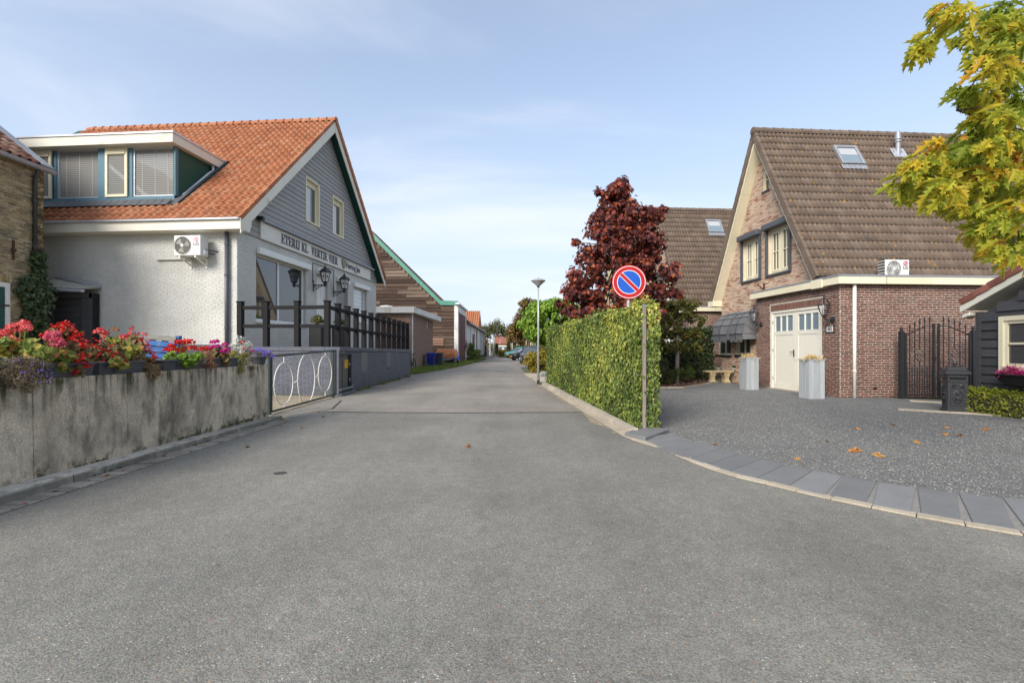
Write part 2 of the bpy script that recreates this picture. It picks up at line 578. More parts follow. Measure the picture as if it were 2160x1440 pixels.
def mk(name, stops, rough=.7, spec=.3, noise=None, bump=None, spots=(), metal=0, coat=0, transl=0.0, attr=True, emit=None):
    """stops: one colour, or [(pos, colour)] read along each piece's own random value. noise=(scale, amount);
    bump=(scale, strength, detail); spots=[(colour, scale(x,y,z) or number, lo, hi, strength, zlo, zhi)]."""
    m = bpy.data.materials.new(name); m.use_nodes = True
    nt = m.node_tree; N, Lk = nt.nodes, nt.links
    b = N['Principled BSDF']
    b.inputs['Roughness'].default_value = rough
    b.inputs['Specular IOR Level'].default_value = spec
    b.inputs['Metallic'].default_value = metal
    if coat: b.inputs['Coat Weight'].default_value = coat; b.inputs['Coat Roughness'].default_value = .05
    geo = N.new('ShaderNodeNewGeometry')
    if isinstance(stops, (str, tuple)):
        rgb = N.new('ShaderNodeRGB'); rgb.outputs[0].default_value = col4(stops); c = rgb.outputs[0]
    else:
        at_ = N.new('ShaderNodeAttribute'); at_.attribute_name = 'rnd'
        cr = N.new('ShaderNodeValToRGB'); el = cr.color_ramp.elements
        el[0].position, el[0].color = stops[0][0], col4(stops[0][1])
        el[1].position, el[1].color = stops[-1][0], col4(stops[-1][1])
        for p, cc in stops[1:-1]:
            e = el.new(p); e.color = col4(cc)
        Lk.new(at_.outputs['Fac'], cr.inputs[0]); c = cr.outputs[0]

    def mapped(sc):
        if isinstance(sc, (int, float)): return geo.outputs['Position'], sc
        mp_ = N.new('ShaderNodeMapping'); mp_.inputs['Scale'].default_value = sc
        Lk.new(geo.outputs['Position'], mp_.inputs[0]); return mp_.outputs[0], 1.0

    def nz(sc, det=4, rgh=.6):
        v_, s_ = mapped(sc)
        t = N.new('ShaderNodeTexNoise'); t.inputs['Scale'].default_value = s_; t.inputs['Detail'].default_value = det; t.inputs['Roughness'].default_value = rgh
        Lk.new(v_, t.inputs['Vector']); return t.outputs[0]

    for (sc, amt) in ([] if noise is None else [noise] if isinstance(noise, tuple) else noise):
        mr_ = N.new('ShaderNodeMapRange'); mr_.inputs[1].default_value = .25; mr_.inputs[2].default_value = .75
        mr_.inputs[3].default_value = 1 - amt; mr_.inputs[4].default_value = 1 + amt
        Lk.new(nz(sc), mr_.inputs[0])
        mx = N.new('ShaderNodeMix'); mx.data_type = 'RGBA'; mx.blend_type = 'MULTIPLY'; mx.inputs[0].default_value = 1
        Lk.new(c, mx.inputs[6]); Lk.new(mr_.outputs[0], mx.inputs[7]); c = mx.outputs[2]
    for sp in spots:
        colr, sc, lo, hi, st = sp[:5]
        mr_ = N.new('ShaderNodeMapRange'); mr_.inputs[1].default_value = lo; mr_.inputs[2].default_value = hi
        mr_.inputs[3].default_value = 0; mr_.inputs[4].default_value = st
        Lk.new(nz(sc, 6, .65), mr_.inputs[0]); fac = mr_.outputs[0]
        if len(sp) > 5:
            sx = N.new('ShaderNodeSeparateXYZ'); Lk.new(geo.outputs['Position'], sx.inputs[0])
            m2 = N.new('ShaderNodeMapRange'); m2.inputs[1].default_value = sp[5]; m2.inputs[2].default_value = sp[6]
            Lk.new(sx.outputs[2], m2.inputs[0])
            mm = N.new('ShaderNodeMath'); mm.operation = 'MULTIPLY'; Lk.new(fac, mm.inputs[0]); Lk.new(m2.outputs[0], mm.inputs[1]); fac = mm.outputs[0]
        mx = N.new('ShaderNodeMix'); mx.data_type = 'RGBA'; mx.clamp_factor = True
        Lk.new(fac, mx.inputs[0]); Lk.new(c, mx.inputs[6]); mx.inputs[7].default_value = col4(colr); c = mx.outputs[2]
    Lk.new(c, b.inputs['Base Color'])
    if bump:
        bp = N.new('ShaderNodeBump'); bp.inputs['Strength'].default_value = bump[1]; bp.inputs['Distance'].default_value = .01
        Lk.new(nz(bump[0], bump[2] if len(bump) > 2 else 4), bp.inputs['Height']); Lk.new(bp.outputs[0], b.inputs['Normal'])
    if transl:
        tr = N.new('ShaderNodeBsdfTranslucent'); Lk.new(c, tr.inputs[0])
        ms = N.new('ShaderNodeMixShader'); ms.inputs[0].default_value = transl
        Lk.new(b.outputs[0], ms.inputs[1]); Lk.new(tr.outputs[0], ms.inputs[2]); Lk.new(ms.outputs[0], N['Material Output'].inputs[0])
    return m


def asphalt(name, base, tint, chips):
    """Worn asphalt: dark binder, grey stone, a few pale, ochre and red chips."""
    m = bpy.data.materials.new(name); m.use_nodes = True
    N, Lk = m.node_tree.nodes, m.node_tree.links
    b = N['Principled BSDF']; b.inputs['Roughness'].default_value = .85; b.inputs['Specular IOR Level'].default_value = .25
    geo = N.new('ShaderNodeNewGeometry'); pos = geo.outputs['Position']

    def tex(kind, sc, **kw):
        t = N.new(kind); t.inputs['Scale'].default_value = sc
        for k, v in kw.items(): t.inputs[k].default_value = v
        Lk.new(pos, t.inputs['Vector']); return t

    def rng_(fac, a0, a1, b0, b1):
        r_ = N.new('ShaderNodeMapRange'); r_.inputs[1].default_value = a0; r_.inputs[2].default_value = a1; r_.inputs[3].default_value = b0; r_.inputs[4].default_value = b1
        Lk.new(fac, r_.inputs[0]); return r_.outputs[0]

    def mix(fac, a, bb, mode='MIX'):
        x = N.new('ShaderNodeMix'); x.data_type = 'RGBA'; x.blend_type = mode
        if isinstance(fac, (int, float)): x.inputs[0].default_value = fac
        else: Lk.new(fac, x.inputs[0])
        for i, q in ((6, a), (7, bb)):
            if isinstance(q, tuple): x.inputs[i].default_value = q
            else: Lk.new(q, x.inputs[i])
        return x.outputs[2]

    vor = tex('ShaderNodeTexVoronoi', 150.0)
    sepc = N.new('ShaderNodeSeparateColor'); Lk.new(vor.outputs['Color'], sepc.inputs[0])
    c = mix(rng_(sepc.outputs[0], 0, 1, 0, 1), col4(tuple(x * .68 for x in base)), col4(tuple(x * 1.36 for x in base)))
    vor2 = tex('ShaderNodeTexVoronoi', 85.0)
    sep2 = N.new('ShaderNodeSeparateColor'); Lk.new(vor2.outputs['Color'], sep2.inputs[0])
    core = rng_(vor2.outputs['Distance'], .28, .36, 1, 0)
    for thr, cc, ch in ((.955, (.55, .52, .46), 0), (.965, (.42, .27, .12), 1), (.975, (.30, .12, .07), 2)):
        k = rng_(sep2.outputs[ch], thr, thr + .004, 0, chips)
        mm = N.new('ShaderNodeMath'); mm.operation = 'MULTIPLY'; Lk.new(k, mm.inputs[0]); Lk.new(core, mm.inputs[1])
        c = mix(mm.outputs[0], c, col4(cc))
    big = tex('ShaderNodeTexNoise', .55, Detail=5.0, Roughness=.6)
    c = mix(1.0, c, mix(rng_(big.outputs[0], .3, .7, 0, 1), (.80, .80, .80, 1), (1.16, 1.15, 1.13, 1)), 'MULTIPLY')
    mid = tex('ShaderNodeTexNoise', 9.0, Detail=6.0, Roughness=.7)
    c = mix(1.0, c, mix(rng_(mid.outputs[0], .3, .7, 0, 1), (.86, .86, .86, 1), (1.12, 1.12, 1.12, 1)), 'MULTIPLY')
    mpt = N.new('ShaderNodeMapping'); mpt.inputs['Scale'].default_value = (1.1, .10, 1); Lk.new(pos, mpt.inputs[0])
    trk = N.new('ShaderNodeTexNoise'); trk.inputs['Scale'].default_value = 1.0; trk.inputs['Detail'].default_value = 3; Lk.new(mpt.outputs[0], trk.inputs['Vector'])
    c = mix(1.0, c, mix(rng_(trk.outputs[0], .32, .68, 0, 1), (.90, .895, .89, 1), (1.09, 1.09, 1.08, 1)), 'MULTIPLY')
    oil = tex('ShaderNodeTexNoise', 2.6, Detail=2.0)
    c = mix(rng_(oil.outputs[0], .66, .80, 0, .45), c, col4(tuple(x * .62 for x in base)))
    st = tex('ShaderNodeTexNoise', 1.7, Detail=3.0)
    c = mix(rng_(st.outputs[0], .58, .75, 0, .25), c, col4(tint))
    Lk.new(c, b.inputs['Base Color'])
    ht = N.new('ShaderNodeMath'); ht.operation = 'MULTIPLY_ADD'
    Lk.new(vor.outputs['Distance'], ht.inputs[0]); ht.inputs[1].default_value = -.6; Lk.new(tex('ShaderNodeTexNoise', 60.0, Detail=5.0).outputs[0], ht.inputs[2])
    bp = N.new('ShaderNodeBump'); bp.inputs['Strength'].default_value = .55; bp.inputs['Distance'].default_value = .006
    Lk.new(ht.outputs[0], bp.inputs['Height']); Lk.new(bp.outputs[0], b.inputs['Normal'])
    return m


def glass_mat(name, c, rough=.02, spec=.9, stripes=None):
    m = bpy.data.materials.new(name); m.use_nodes = True
    N, Lk = m.node_tree.nodes, m.node_tree.links
    b = N['Principled BSDF']; b.inputs['Roughness'].default_value = .5
    b.inputs['Base Color'].default_value = col4(c); b.inputs['Specular IOR Level'].default_value = .1
    b.inputs['Coat Weight'].default_value = 1; b.inputs['Coat Roughness'].default_value = rough; b.inputs['Coat IOR'].default_value = 1.5 + spec * .5
    if stripes:
        geo = N.new('ShaderNodeNewGeometry'); sx = N.new('ShaderNodeSeparateXYZ'); Lk.new(geo.outputs['Position'], sx.inputs[0])
        mm = N.new('ShaderNodeMath'); mm.operation = 'MULTIPLY'; mm.inputs[1].default_value = stripes[0]; Lk.new(sx.outputs[2], mm.inputs[0])
        fr = N.new('ShaderNodeMath'); fr.operation = 'FRACT'; Lk.new(mm.outputs[0], fr.inputs[0])
        mr_ = N.new('ShaderNodeMapRange'); mr_.inputs[1].default_value = .35; mr_.inputs[2].default_value = .65; Lk.new(fr.outputs[0], mr_.inputs[0])
        mx = N.new('ShaderNodeMix'); mx.data_type = 'RGBA'; Lk.new(mr_.outputs[0], mx.inputs[0])
        mx.inputs[6].default_value = col4(c); mx.inputs[7].default_value = col4(stripes[1]); Lk.new(mx.outputs[2], b.inputs['Base Color'])
    return m


MT = {}
MT['asphalt'] = asphalt('asphalt', (.196, .189, .168), (.16, .15, .135), .9)
MT['asphalt_old'] = asphalt('asphalt_old', (.245, .224, .196), (.24, .20, .17), .3)
MT['tar'] = mk('tar', (.06, .058, .056), .8)
MT['earth'] = mk('earth', (.16, .14, .09), .95, noise=[(.6, .3), (8, .3)], spots=[((.06, .09, .025), .35, .45, .6, .9)])
MT['grass'] = mk('grass', [(0, (.09, .14, .025)), (.6, (.17, .24, .05)), (1, (.33, .33, .13))], .8, transl=.3)
MT['sand'] = mk('sand', (.33, .27, .19), .95, noise=[(3, .25), (40, .3)], bump=(60, .5), spots=[((.16, .13, .08), 9, .52, .68, .8)])
MT['gravel_base'] = mk('gravel_base', (.17, .168, .16), .9, noise=[(60, .5), (2, .2)], bump=(120, 1.0, 3))
MT['gravel'] = mk('gravel', [(0, (.11, .11, .108)), (.5, (.19, .188, .18)), (.88, (.26, .256, .245)), (1, (.40, .39, .37))], .85)
MT['slate'] = mk('slate', [(0, (.150, .150, .150)), (1, (.195, .195, .194))], .7, .35, noise=[(3, .1), (50, .12)], bump=(90, .15))
MT['joint'] = mk('joint', (.22, .21, .195), .95, noise=(30, .2))
MT['kerb'] = mk('kerb', [(0, (.33, .29, .23)), (1, (.44, .39, .31))], .9, noise=[(4, .15), (70, .22)], bump=(90, .4))
MT['strip'] = mk('strip', [(0, (.36, .31, .235)), (1, (.45, .39, .30))], .9, noise=[(5, .15), (110, .35)], bump=(110, .5))
MT['kerb_old'] = mk('kerb_old', (.52, .48, .42), .95, noise=[(6, .15), (60, .3)], bump=(60, .6), spots=[((.13, .12, .09), (7, 7, 20), .50, .66, .6), ((.09, .11, .04), 6, .60, .70, .7), ((.09, .085, .065), 5, .1, .5, .75, .090, .065)])
MT['paver'] = mk('paver', [(0, (.23, .21, .175)), (1, (.35, .32, .27))], .9, noise=[(8, .2), (70, .25)], bump=(80, .4), spots=[((.08, .075, .05), 5, .5, .7, .7)])
MT['concrete'] = mk('concrete', [(0, (.56, .475, .355)), (1, (.60, .515, .39))], .92, noise=[(1.6, .16), (90, .5), (14, .14)], bump=(120, .8, 3),
                    spots=[((.14, .12, .095), (1.8, 1.8, 1.0), .46, .60, .6), ((.06, .054, .042), (3.4, 3.4, 1.2), .54, .66, .6), ((.06, .053, .042), (14, 14, .8), .50, .62, .75, .55, .98), ((.10, .092, .08), (6, 6, 3), .52, .70, .6), ((.46, .40, .31), (8, 8, .5), .58, .68, .5),
                           ((.05, .055, .014), (6.5, 6.5, 1.5), .53, .60, .95, .70, .97), ((.55, .55, .52), (26, 26, 26), .73, .75, .8), ((.05, .055, .02), (5, 5, 5), .5, .6, .9, .26, .12)])
MT['paint_brick'] = mk('paint_brick', [(0, (.535, .53, .50)), (1, (.56, .555, .525))], .55, .4, noise=[(1.1, .10), (14, .06)], bump=(60, .15), spots=[((.33, .32, .28), (1.2, 1.2, 1.2), .52, .75, .5)])
MT['paint_mortar'] = mk('paint_mortar', (.41, .405, .38), .7, noise=(2, .1))
MT['plinth_brick'] = mk('plinth_brick', [(0, (.082, .09, .115)), (1, (.115, .122, .148))], .5, .4, noise=[(1.5, .12), (20, .1)], spots=[((.03, .032, .03), (2.5, 2.5, 1.0), .55, .7, .75, .95, 1.25), ((.06, .065, .03), (3, 3, 3), .45, .62, .8, .22, .02)])
MT['plinth_mortar'] = mk('plinth_mortar', (.07, .075, .095), .7)
MT['siding'] = mk('siding', [(0, (.28, .272, .262)), (1, (.32, .312, .30))], .55, .35, noise=[(2, .08), ((6, 6, 60), .08)], bump=((8, 8, 90), .12))
MT['cream'] = mk('cream', [(0, (.66, .63, .53)), (1, (.72, .69, .59))], .5, .4, noise=[(1.2, .06)], spots=[((.22, .23, .10), (1.4, 1.4, 2.2), .60, .74, .6), ((.35, .33, .26), (4, 4, 1), .62, .75, .4)])
MT['cream_clean'] = mk('cream_clean', [(0, (.70, .64, .46)), (1, (.75, .69, .51))], .45, .4, noise=(2, .04))
MT['cream_door'] = mk('cream_door', (.74, .71, .61), .4, .4, noise=(2, .03))
MT['white'] = mk('white', (.74, .74, .71), .45, .4, noise=(3, .05))
MT['white_old'] = mk('white_old', [(0, (.62, .61, .58)), (1, (.70, .69, .66))], .7, noise=[(1.5, .14), (12, .1)], spots=[((.30, .27, .22), (2, 2, .4), .55, .75, .6)])
MT['zinc'] = mk('zinc', (.30, .31, .335), .5, .4, metal=.35, noise=(4, .1))
MT['zinc_pale'] = mk('zinc_pale', (.55, .57, .62), .35, .5, metal=.5, noise=(4, .08))
MT['lead'] = mk('lead', (.085, .088, .095), .6, .4, noise=(6, .25), bump=(14, .4))
MT['soffit_green'] = mk('soffit_green', (.015, .07, .062), .5)
MT['green_panel'] = mk('green_panel', (.022, .075, .05), .55, noise=(12, .15))
MT['blue_paint'] = mk('blue_paint', (.075, .165, .215), .5, .4, noise=[(5, .1)])
MT['blind'] = glass_mat('blind_glass', (.135, .135, .13), .03, .35, (17.0, (.27, .27, .255)))
MT['pane'] = glass_mat('pane', (.02, .022, .024), .01, .8)
MT['pane_curtain'] = glass_mat('pane_curtain', (.42, .43, .44), .03, .5)
MT['pane_blind'] = glass_mat('pane_blind', (.40, .43, .44), .03, .5, (5.2, (.52, .56, .57)))
MT['pane_blue'] = glass_mat('pane_blue', (.18, .24, .28), .08, .5)
MT['pane_dark_blind'] = glass_mat('pane_dark_blind', (.022, .022, .025), .02, .6, (22.0, (.10, .10, .105)))
MT['tile_orange'] = mk('tile_orange', [(0, (.31, .112, .052)), (.3, (.37, .138, .064)), (.75, (.41, .165, .08)), (1, (.40, .19, .105))], .75, .25, noise=[(3, .15), (30, .22)], bump=(70, .3),
                        spots=[((.15, .10, .065), (2.2, 2.2, 2.2), .52, .70, .4), ((.14, .10, .07), 22, .62, .74, .4), ((.27, .24, .10), 9, .66, .76, .5)])
MT['tile_red'] = mk('tile_red', [(0, (.20, .075, .055)), (1, (.30, .125, .095))], .8, .2, noise=[(5, .2), (60, .2)], bump=(60, .3))
MT['tile_brown'] = mk('tile_brown', [(0, (.135, .100, .078)), (.5, (.155, .116, .090)), (1, (.175, .134, .106))], .85, .2, noise=[(2, .14), (40, .22)], bump=(80, .5),
                       spots=[((.30, .30, .27), 26, .66, .74, .7), ((.48, .24, .018), 9.5, .630, .665, .95), ((.055, .05, .045), (1.5, 1.5, 5), .55, .72, .5)])
MT['tile_old'] = mk('tile_old', [(0, (.20, .09, .06)), (.6, (.30, .15, .10)), (1, (.38, .25, .19))], .85, .2, noise=[(9, .3)], spots=[((.42, .38, .34), 7, .56, .68, .7), ((.10, .08, .06), 5, .55, .7, .8)])
MT['brick_red'] = mk('brick_red', [(0, (.125, .060, .050)), (.35, (.15, .068, .054)), (.75, (.178, .076, .058)), (1, (.21, .092, .068))], .85, .2, noise=[(25, .22)], bump=(90, .5))
MT['brick_old'] = mk('brick_old', [(0, (.24, .085, .055)), (.2, (.33, .14, .09)), (.4, (.45, .28, .20)), (.72, (.53, .37, .265)), (1, (.58, .45, .335))], .9, .15, noise=[(1.1, .2), (25, .25)], bump=(80, .5), spots=[((.50, .41, .32), (3.2, 3.2, 7), .44, .60, .72)])
MT['mortar_red'] = mk('mortar_red', (.45, .405, .34), .95, noise=[(3, .12), (40, .1)])
MT['mortar_old'] = mk('mortar_old', (.62, .52, .40), .95, noise=[(2, .15), (40, .15)])
MT['brick_yellow'] = mk('brick_yellow', [(0, (.19, .14, .075)), (.4, (.29, .22, .11)), (.75, (.37, .285, .15)), (1, (.44, .37, .24))], .92, .15, noise=[(1.3, .25), (30, .3)], bump=(70, .6), spots=[((.055, .045, .035), (2, 2, 4), .50, .66, .8), ((.46, .40, .32), (2.2, 2.2, 3), .56, .7, .75, 4.6, 3.4)])
MT['mortar_yellow'] = mk('mortar_yellow', (.30, .26, .20), .95, noise=[(3, .25), (20, .2)])
MT['brick_pale'] = mk('brick_pale', [(0, (.23, .145, .11)), (1, (.32, .215, .165))], .9, noise=(20, .15))
MT['mortar_pale'] = mk('mortar_pale', (.26, .20, .16), .95)
MT['wood_old'] = mk('wood_old', [(0, (.05, .034, .027)), (.5, (.085, .056, .043)), (.85, (.125, .09, .068)), (1, (.17, .13, .10))], .9, .15, noise=[((1.2, 1.2, 26), .35), ((.25, .25, .9), .25)], bump=((2, 2, 40), .6), spots=[((.36, .30, .22), (.7, 2, 26), .60, .72, .8)])
MT['wood_grey'] = mk('wood_grey', [(0, (.30, .32, .335)), (1, (.40, .42, .43))], .8, noise=[((30, 30, 1.5), .16)], bump=((40, 40, 2), .25))
MT['wood_post'] = mk('wood_post', (.22, .19, .16), .9, noise=[((40, 40, 2), .3)], bump=((50, 50, 2), .4))
MT['wood_black'] = mk('wood_black', [(0, (.040, .040, .043)), (1, (.062, .062, .066))], .65, .3, noise=[((3, 3, 40), .25)], bump=((3, 3, 55), .45))
MT['rail'] = mk('rail', (.017, .0165, .018), .75, .15, noise=(6, .12), bump=(40, .1))
MT['iron'] = mk('iron', (.022, .023, .026), .42, .5, noise=(12, .15))
MT['iron_cast'] = mk('iron_cast', (.035, .036, .04), .42, .5, noise=(20, .2), bump=(120, .25))
MT['rust'] = mk('rust', (.075, .035, .022), .85, noise=(20, .3))
MT['gate_green'] = mk('gate_green', (.030, .042, .040), .55, .4, noise=(20, .2))
MT['ring_white'] = mk('ring_white', (.66, .64, .57), .55, .4, noise=(9, .15), spots=[((.28, .18, .09), 24, .60, .68, .8)])
MT['pvc_grey'] = mk('pvc_grey', (.072, .08, .098), .4, .45)
MT['pvc_cream'] = mk('pvc_cream', (.80, .78, .70), .4, .45, noise=(3, .05))
MT['plastic_box'] = mk('plastic_box', (.062, .065, .075), .5, .4, noise=(8, .12))
MT['shutter'] = mk('shutter', (.075, .082, .094), .45, .45)
MT['canvas'] = mk('canvas', [(0, (.12, .122, .128)), (1, (.165, .168, .175))], .85, .2, noise=[(3, .15), (60, .12)], bump=(25, .25))
MT['stone_bench'] = mk('stone_bench', (.46, .36, .20), .9, noise=[(8, .2), (50, .2)], bump=(50, .5), spots=[((.16, .14, .09), 10, .55, .7, .6)])
MT['stone_grey'] = mk('stone_grey', (.30, .29, .26), .9, noise=(20, .2))
MT['ac_white'] = mk('ac_white', (.70, .70, .68), .45, .4, noise=(3, .05))
MT['ac_dark'] = mk('ac_dark', (.09, .085, .08), .6)
MT['ac_wire'] = mk('ac_wire', (.42, .40, .36), .5)
MT['red_logo'] = mk('red_logo', (.42, .035, .085), .5)
MT['pink_logo'] = mk('pink_logo', (.62, .33, .42), .5)
MT['print_grey'] = mk('print_grey', (.16, .155, .16), .5)
MT['letter'] = mk('letter', (.085, .082, .105), .5, noise=(40, .2))
MT['sign_board'] = mk('sign_board', (.68, .66, .60), .55, .3, noise=(2, .06), spots=[((.42, .40, .34), (2, 2, .4), .58, .75, .4)])
MT['shield'] = mk('shield', (.33, .28, .15), .5)
MT['lamp_milk'] = mk('lamp_milk', (.60, .60, .57), .35, .4)
MT['lamp_clear'] = glass_mat('lamp_clear', (.46, .46, .45), .05, .6)
MT['galv'] = mk('galv', (.43, .44, .45), .38, .5, metal=.25, noise=((20, 20, 2), .12))
MT['lamp_hat'] = mk('lamp_hat', (.38, .40, .42), .4, .5, metal=.1)
MT['sign_red'] = mk('sign_red', (.43, .007, .009), .4, .4)
MT['sign_blue'] = mk('sign_blue', (.008, .085, .46), .4, .4)
MT['sign_white'] = mk('sign_white', (.68, .70, .72), .4, .4)
MT['yellow'] = mk('yellow', (.72, .42, .02), .5)
MT['black'] = mk('black', (.012, .012, .013), .5)
MT['door_grey'] = mk('door_grey', (.115, .112, .105), .6, noise=((30, 30, 2), .15))
MT['grille'] = mk('grille', (.20, .20, .20), .7, noise=(30, .2))
MT['pallet'] = mk('pallet', [(0, (.015, .075, .23)), (1, (.03, .12, .32))], .7, noise=[((4, 4, 20), .25)], spots=[((.16, .16, .14), 7, .58, .7, .7)])
MT['pallet_grey'] = mk('pallet_grey', (.19, .185, .16), .9, noise=((6, 6, 30), .25))
MT['corrugated'] = mk('corrugated', (.37, .355, .31), .9, noise=[(4, .2), (30, .2)])
MT['barn_green'] = mk('barn_green', (.075, .25, .19), .5, .4, noise=[(2, .15), (14, .1)])
MT['barn_red'] = mk('barn_red', [(0, (.10, .03, .028)), (1, (.16, .055, .05))], .7, noise=((6, 6, .5), .2))
MT['barn_bare'] = mk('barn_bare', (.32, .19, .14), .85, noise=((2, 2, 30), .25))
MT['tarp'] = mk('tarp', (.60, .22, .09), .6, .35, noise=[(6, .25)], bump=((9, 9, 9), .8))
MT['trailer_blue'] = mk('trailer_blue', (.03, .20, .55), .4, .4)
MT['bin_blue'] = mk('bin_blue', (.012, .03, .30), .45, .4)
MT['bin_grey'] = mk('bin_grey', (.05, .05, .055), .5, .4)
MT['tyre'] = mk('tyre', (.015, .015, .016), .85)
MT['hub_yellow'] = mk('hub_yellow', (.55, .36, .02), .5)
MT['alloy'] = mk('alloy', (.42, .43, .45), .35, .5, metal=.7)
MT['car_black'] = mk('car_black', (.018, .019, .025), .3, .5, coat=.8)
MT['car_grey'] = mk('car_grey', (.032, .034, .042), .3, .5, coat=.8)
MT['car_teal'] = mk('car_teal', (.06, .30, .32), .3, .5, coat=.6)
MT['car_glass'] = glass_mat('car_glass', (.05, .06, .07), .02, .8)
MT['head_lamp'] = mk('head_lamp', (.55, .57, .6), .2, .6)
MT['bark'] = mk('bark', (.15, .12, .09), .9, noise=[((30, 30, 4), .3)], bump=((40, 40, 6), .6))
MT['bark_grey'] = mk('bark_grey', (.26, .23, .195), .9, noise=[((30, 30, 8), .2)], bump=((40, 40, 10), .4))
MT['bark_birch'] = mk('bark_birch', (.55, .54, .50), .85, noise=[((3, 3, 12), .3)], spots=[((.06, .055, .05), (2, 2, 7), .6, .68, .9)])
MT['twig'] = mk('twig', (.075, .05, .035), .9)
MT['mulch'] = mk('mulch', (.11, .065, .045), .95, noise=[(30, .5), (3, .2)], bump=(60, 1.0))
MT['mulch_chip'] = mk('mulch_chip', [(0, (.06, .033, .024)), (.6, (.15, .085, .06)), (1, (.26, .17, .13))], .95)
MT['oak'] = mk('oak', [(0, (.19, .26, .03)), (.3, (.34, .38, .04)), (.58, (.56, .48, .045)), (.78, (.64, .42, .035)), (.92, (.56, .23, .03)), (1, (.25, .11, .035))], .55, .3, noise=[(14, .3)], transl=.5)
MT['maple_red'] = mk('maple_red', [(0, (.060, .020, .024)), (.4, (.12, .032, .028)), (.7, (.20, .045, .030)), (.88, (.36, .065, .03)), (1, (.48, .14, .04))], .5, .35, noise=(6, .25), transl=.3)
MT['ivy_hedge'] = mk('ivy_hedge', [(0, (.055, .085, .018)), (.3, (.12, .175, .028)), (.62, (.23, .28, .045)), (.86, (.36, .36, .07)), (.985, (.45, .47, .10)), (1, (.50, .44, .09))], .45, .4, noise=(1.2, .22), transl=.22)
MT['ivy_dark'] = mk('ivy_dark', [(0, (.018, .035, .012)), (.6, (.045, .075, .025)), (1, (.10, .14, .05))], .4, .4, noise=(3, .25), transl=.2)
MT['catalpa'] = mk('catalpa', [(0, (.08, .17, .015)), (.5, (.17, .31, .03)), (1, (.31, .44, .06))], .5, .35, noise=(2, .2), transl=.35)
MT['chestnut'] = mk('chestnut', [(0, (.07, .045, .018)), (.5, (.16, .10, .03)), (.85, (.27, .17, .05)), (1, (.17, .20, .05))], .6, noise=(.8, .25), transl=.3)
MT['birch'] = mk('birch', [(0, (.07, .085, .03)), (.5, (.13, .145, .055)), (1, (.24, .23, .11))], .6, noise=(.5, .2), transl=.35)
MT['hornbeam'] = mk('hornbeam', [(0, (.05, .065, .014)), (.5, (.11, .12, .025)), (.85, (.20, .18, .04)), (1, (.25, .15, .05))], .5, noise=(3, .25), transl=.3)
MT['bush_yellow'] = mk('bush_yellow', [(0, (.10, .10, .015)), (.5, (.27, .23, .03)), (.85, (.42, .33, .04)), (1, (.33, .15, .03))], .5, noise=(2, .25), transl=.3)
MT['conifer'] = mk('conifer', [(0, (.035, .07, .012)), (.6, (.085, .145, .02)), (1, (.15, .22, .035))], .6, noise=(4, .25), transl=.2)
MT['yew'] = mk('yew', [(0, (.028, .042, .012)), (.6, (.065, .085, .022)), (1, (.12, .13, .035))], .6, noise=(4, .3), transl=.2)
MT['low_hedge'] = mk('low_hedge', [(0, (.09, .12, .015)), (.5, (.20, .235, .022)), (1, (.34, .33, .045))], .5, noise=(5, .25), transl=.3)
MT['hedge_core'] = mk('hedge_core', (.035, .030, .016), .95, noise=(8, .3))
MT['flower_leaf'] = mk('flower_leaf', [(0, (.10, .14, .025)), (.45, (.24, .28, .06)), (.72, (.42, .38, .06)), (.9, (.52, .30, .07)), (1, (.40, .16, .06))], .55, noise=(20, .2), transl=.3)
MT['leaf_green'] = mk('leaf_green', [(0, (.09, .17, .02)), (.7, (.20, .33, .04)), (1, (.38, .42, .08))], .5, transl=.3)
MT['begonia_leaf'] = mk('begonia_leaf', [(0, (.07, .035, .02)), (.5, (.16, .10, .035)), (1, (.26, .22, .07))], .45, transl=.25)
MT['dry_stem'] = mk('dry_stem', [(0, (.13, .085, .045)), (.6, (.26, .18, .09)), (1, (.36, .28, .14))], .9)
MT['dry_rust'] = mk('dry_rust', [(0, (.20, .09, .05)), (1, (.38, .20, .11))], .9)
MT['lobelia_leaf'] = mk('lobelia_leaf', [(0, (.055, .04, .028)), (.6, (.13, .10, .06)), (1, (.21, .18, .10))], .9)
MT['petal_coral'] = mk('petal_coral', [(0, (.62, .06, .085)), (.6, (.80, .13, .13)), (1, (.82, .28, .22))], .5, transl=.3)
MT['petal_pink'] = mk('petal_pink', [(0, (.62, .07, .15)), (.6, (.80, .15, .24)), (1, (.80, .24, .24))], .5, transl=.3)
MT['petal_red'] = mk('petal_red', [(0, (.42, .008, .010)), (.7, (.68, .018, .012)), (1, (.75, .06, .03))], .5, transl=.25)
MT['petal_magenta'] = mk('petal_magenta', [(0, (.45, .008, .16)), (1, (.70, .03, .33))], .5, transl=.25)
MT['petal_violet'] = mk('petal_violet', [(0, (.13, .07, .52)), (1, (.27, .17, .78))], .5, transl=.25)
MT['petal_white'] = mk('petal_white', [(0, (.55, .56, .50)), (1, (.75, .75, .70))], .6, transl=.25)
MT['silver_leaf'] = mk('silver_leaf', [(0, (.33, .36, .33)), (1, (.55, .57, .53))], .7)
MT['heather'] = mk('heather', [(0, (.30, .012, .10)), (.7, (.55, .025, .20)), (1, (.66, .10, .32))], .7, transl=.2)
MT['straw'] = mk('straw', [(0, (.40, .26, .10)), (1, (.60, .45, .22))], .8)
MT['dead_leaf'] = mk('dead_leaf', [(0, (.17, .07, .025)), (.6, (.42, .18, .045)), (1, (.55, .30, .08))], .7)
MT['far_brick'] = mk('far_brick', (.26, .16, .115), .9, noise=(1.2, .12))
MT['far_roof'] = mk('far_roof', (.24, .10, .065), .85, noise=(2, .2))
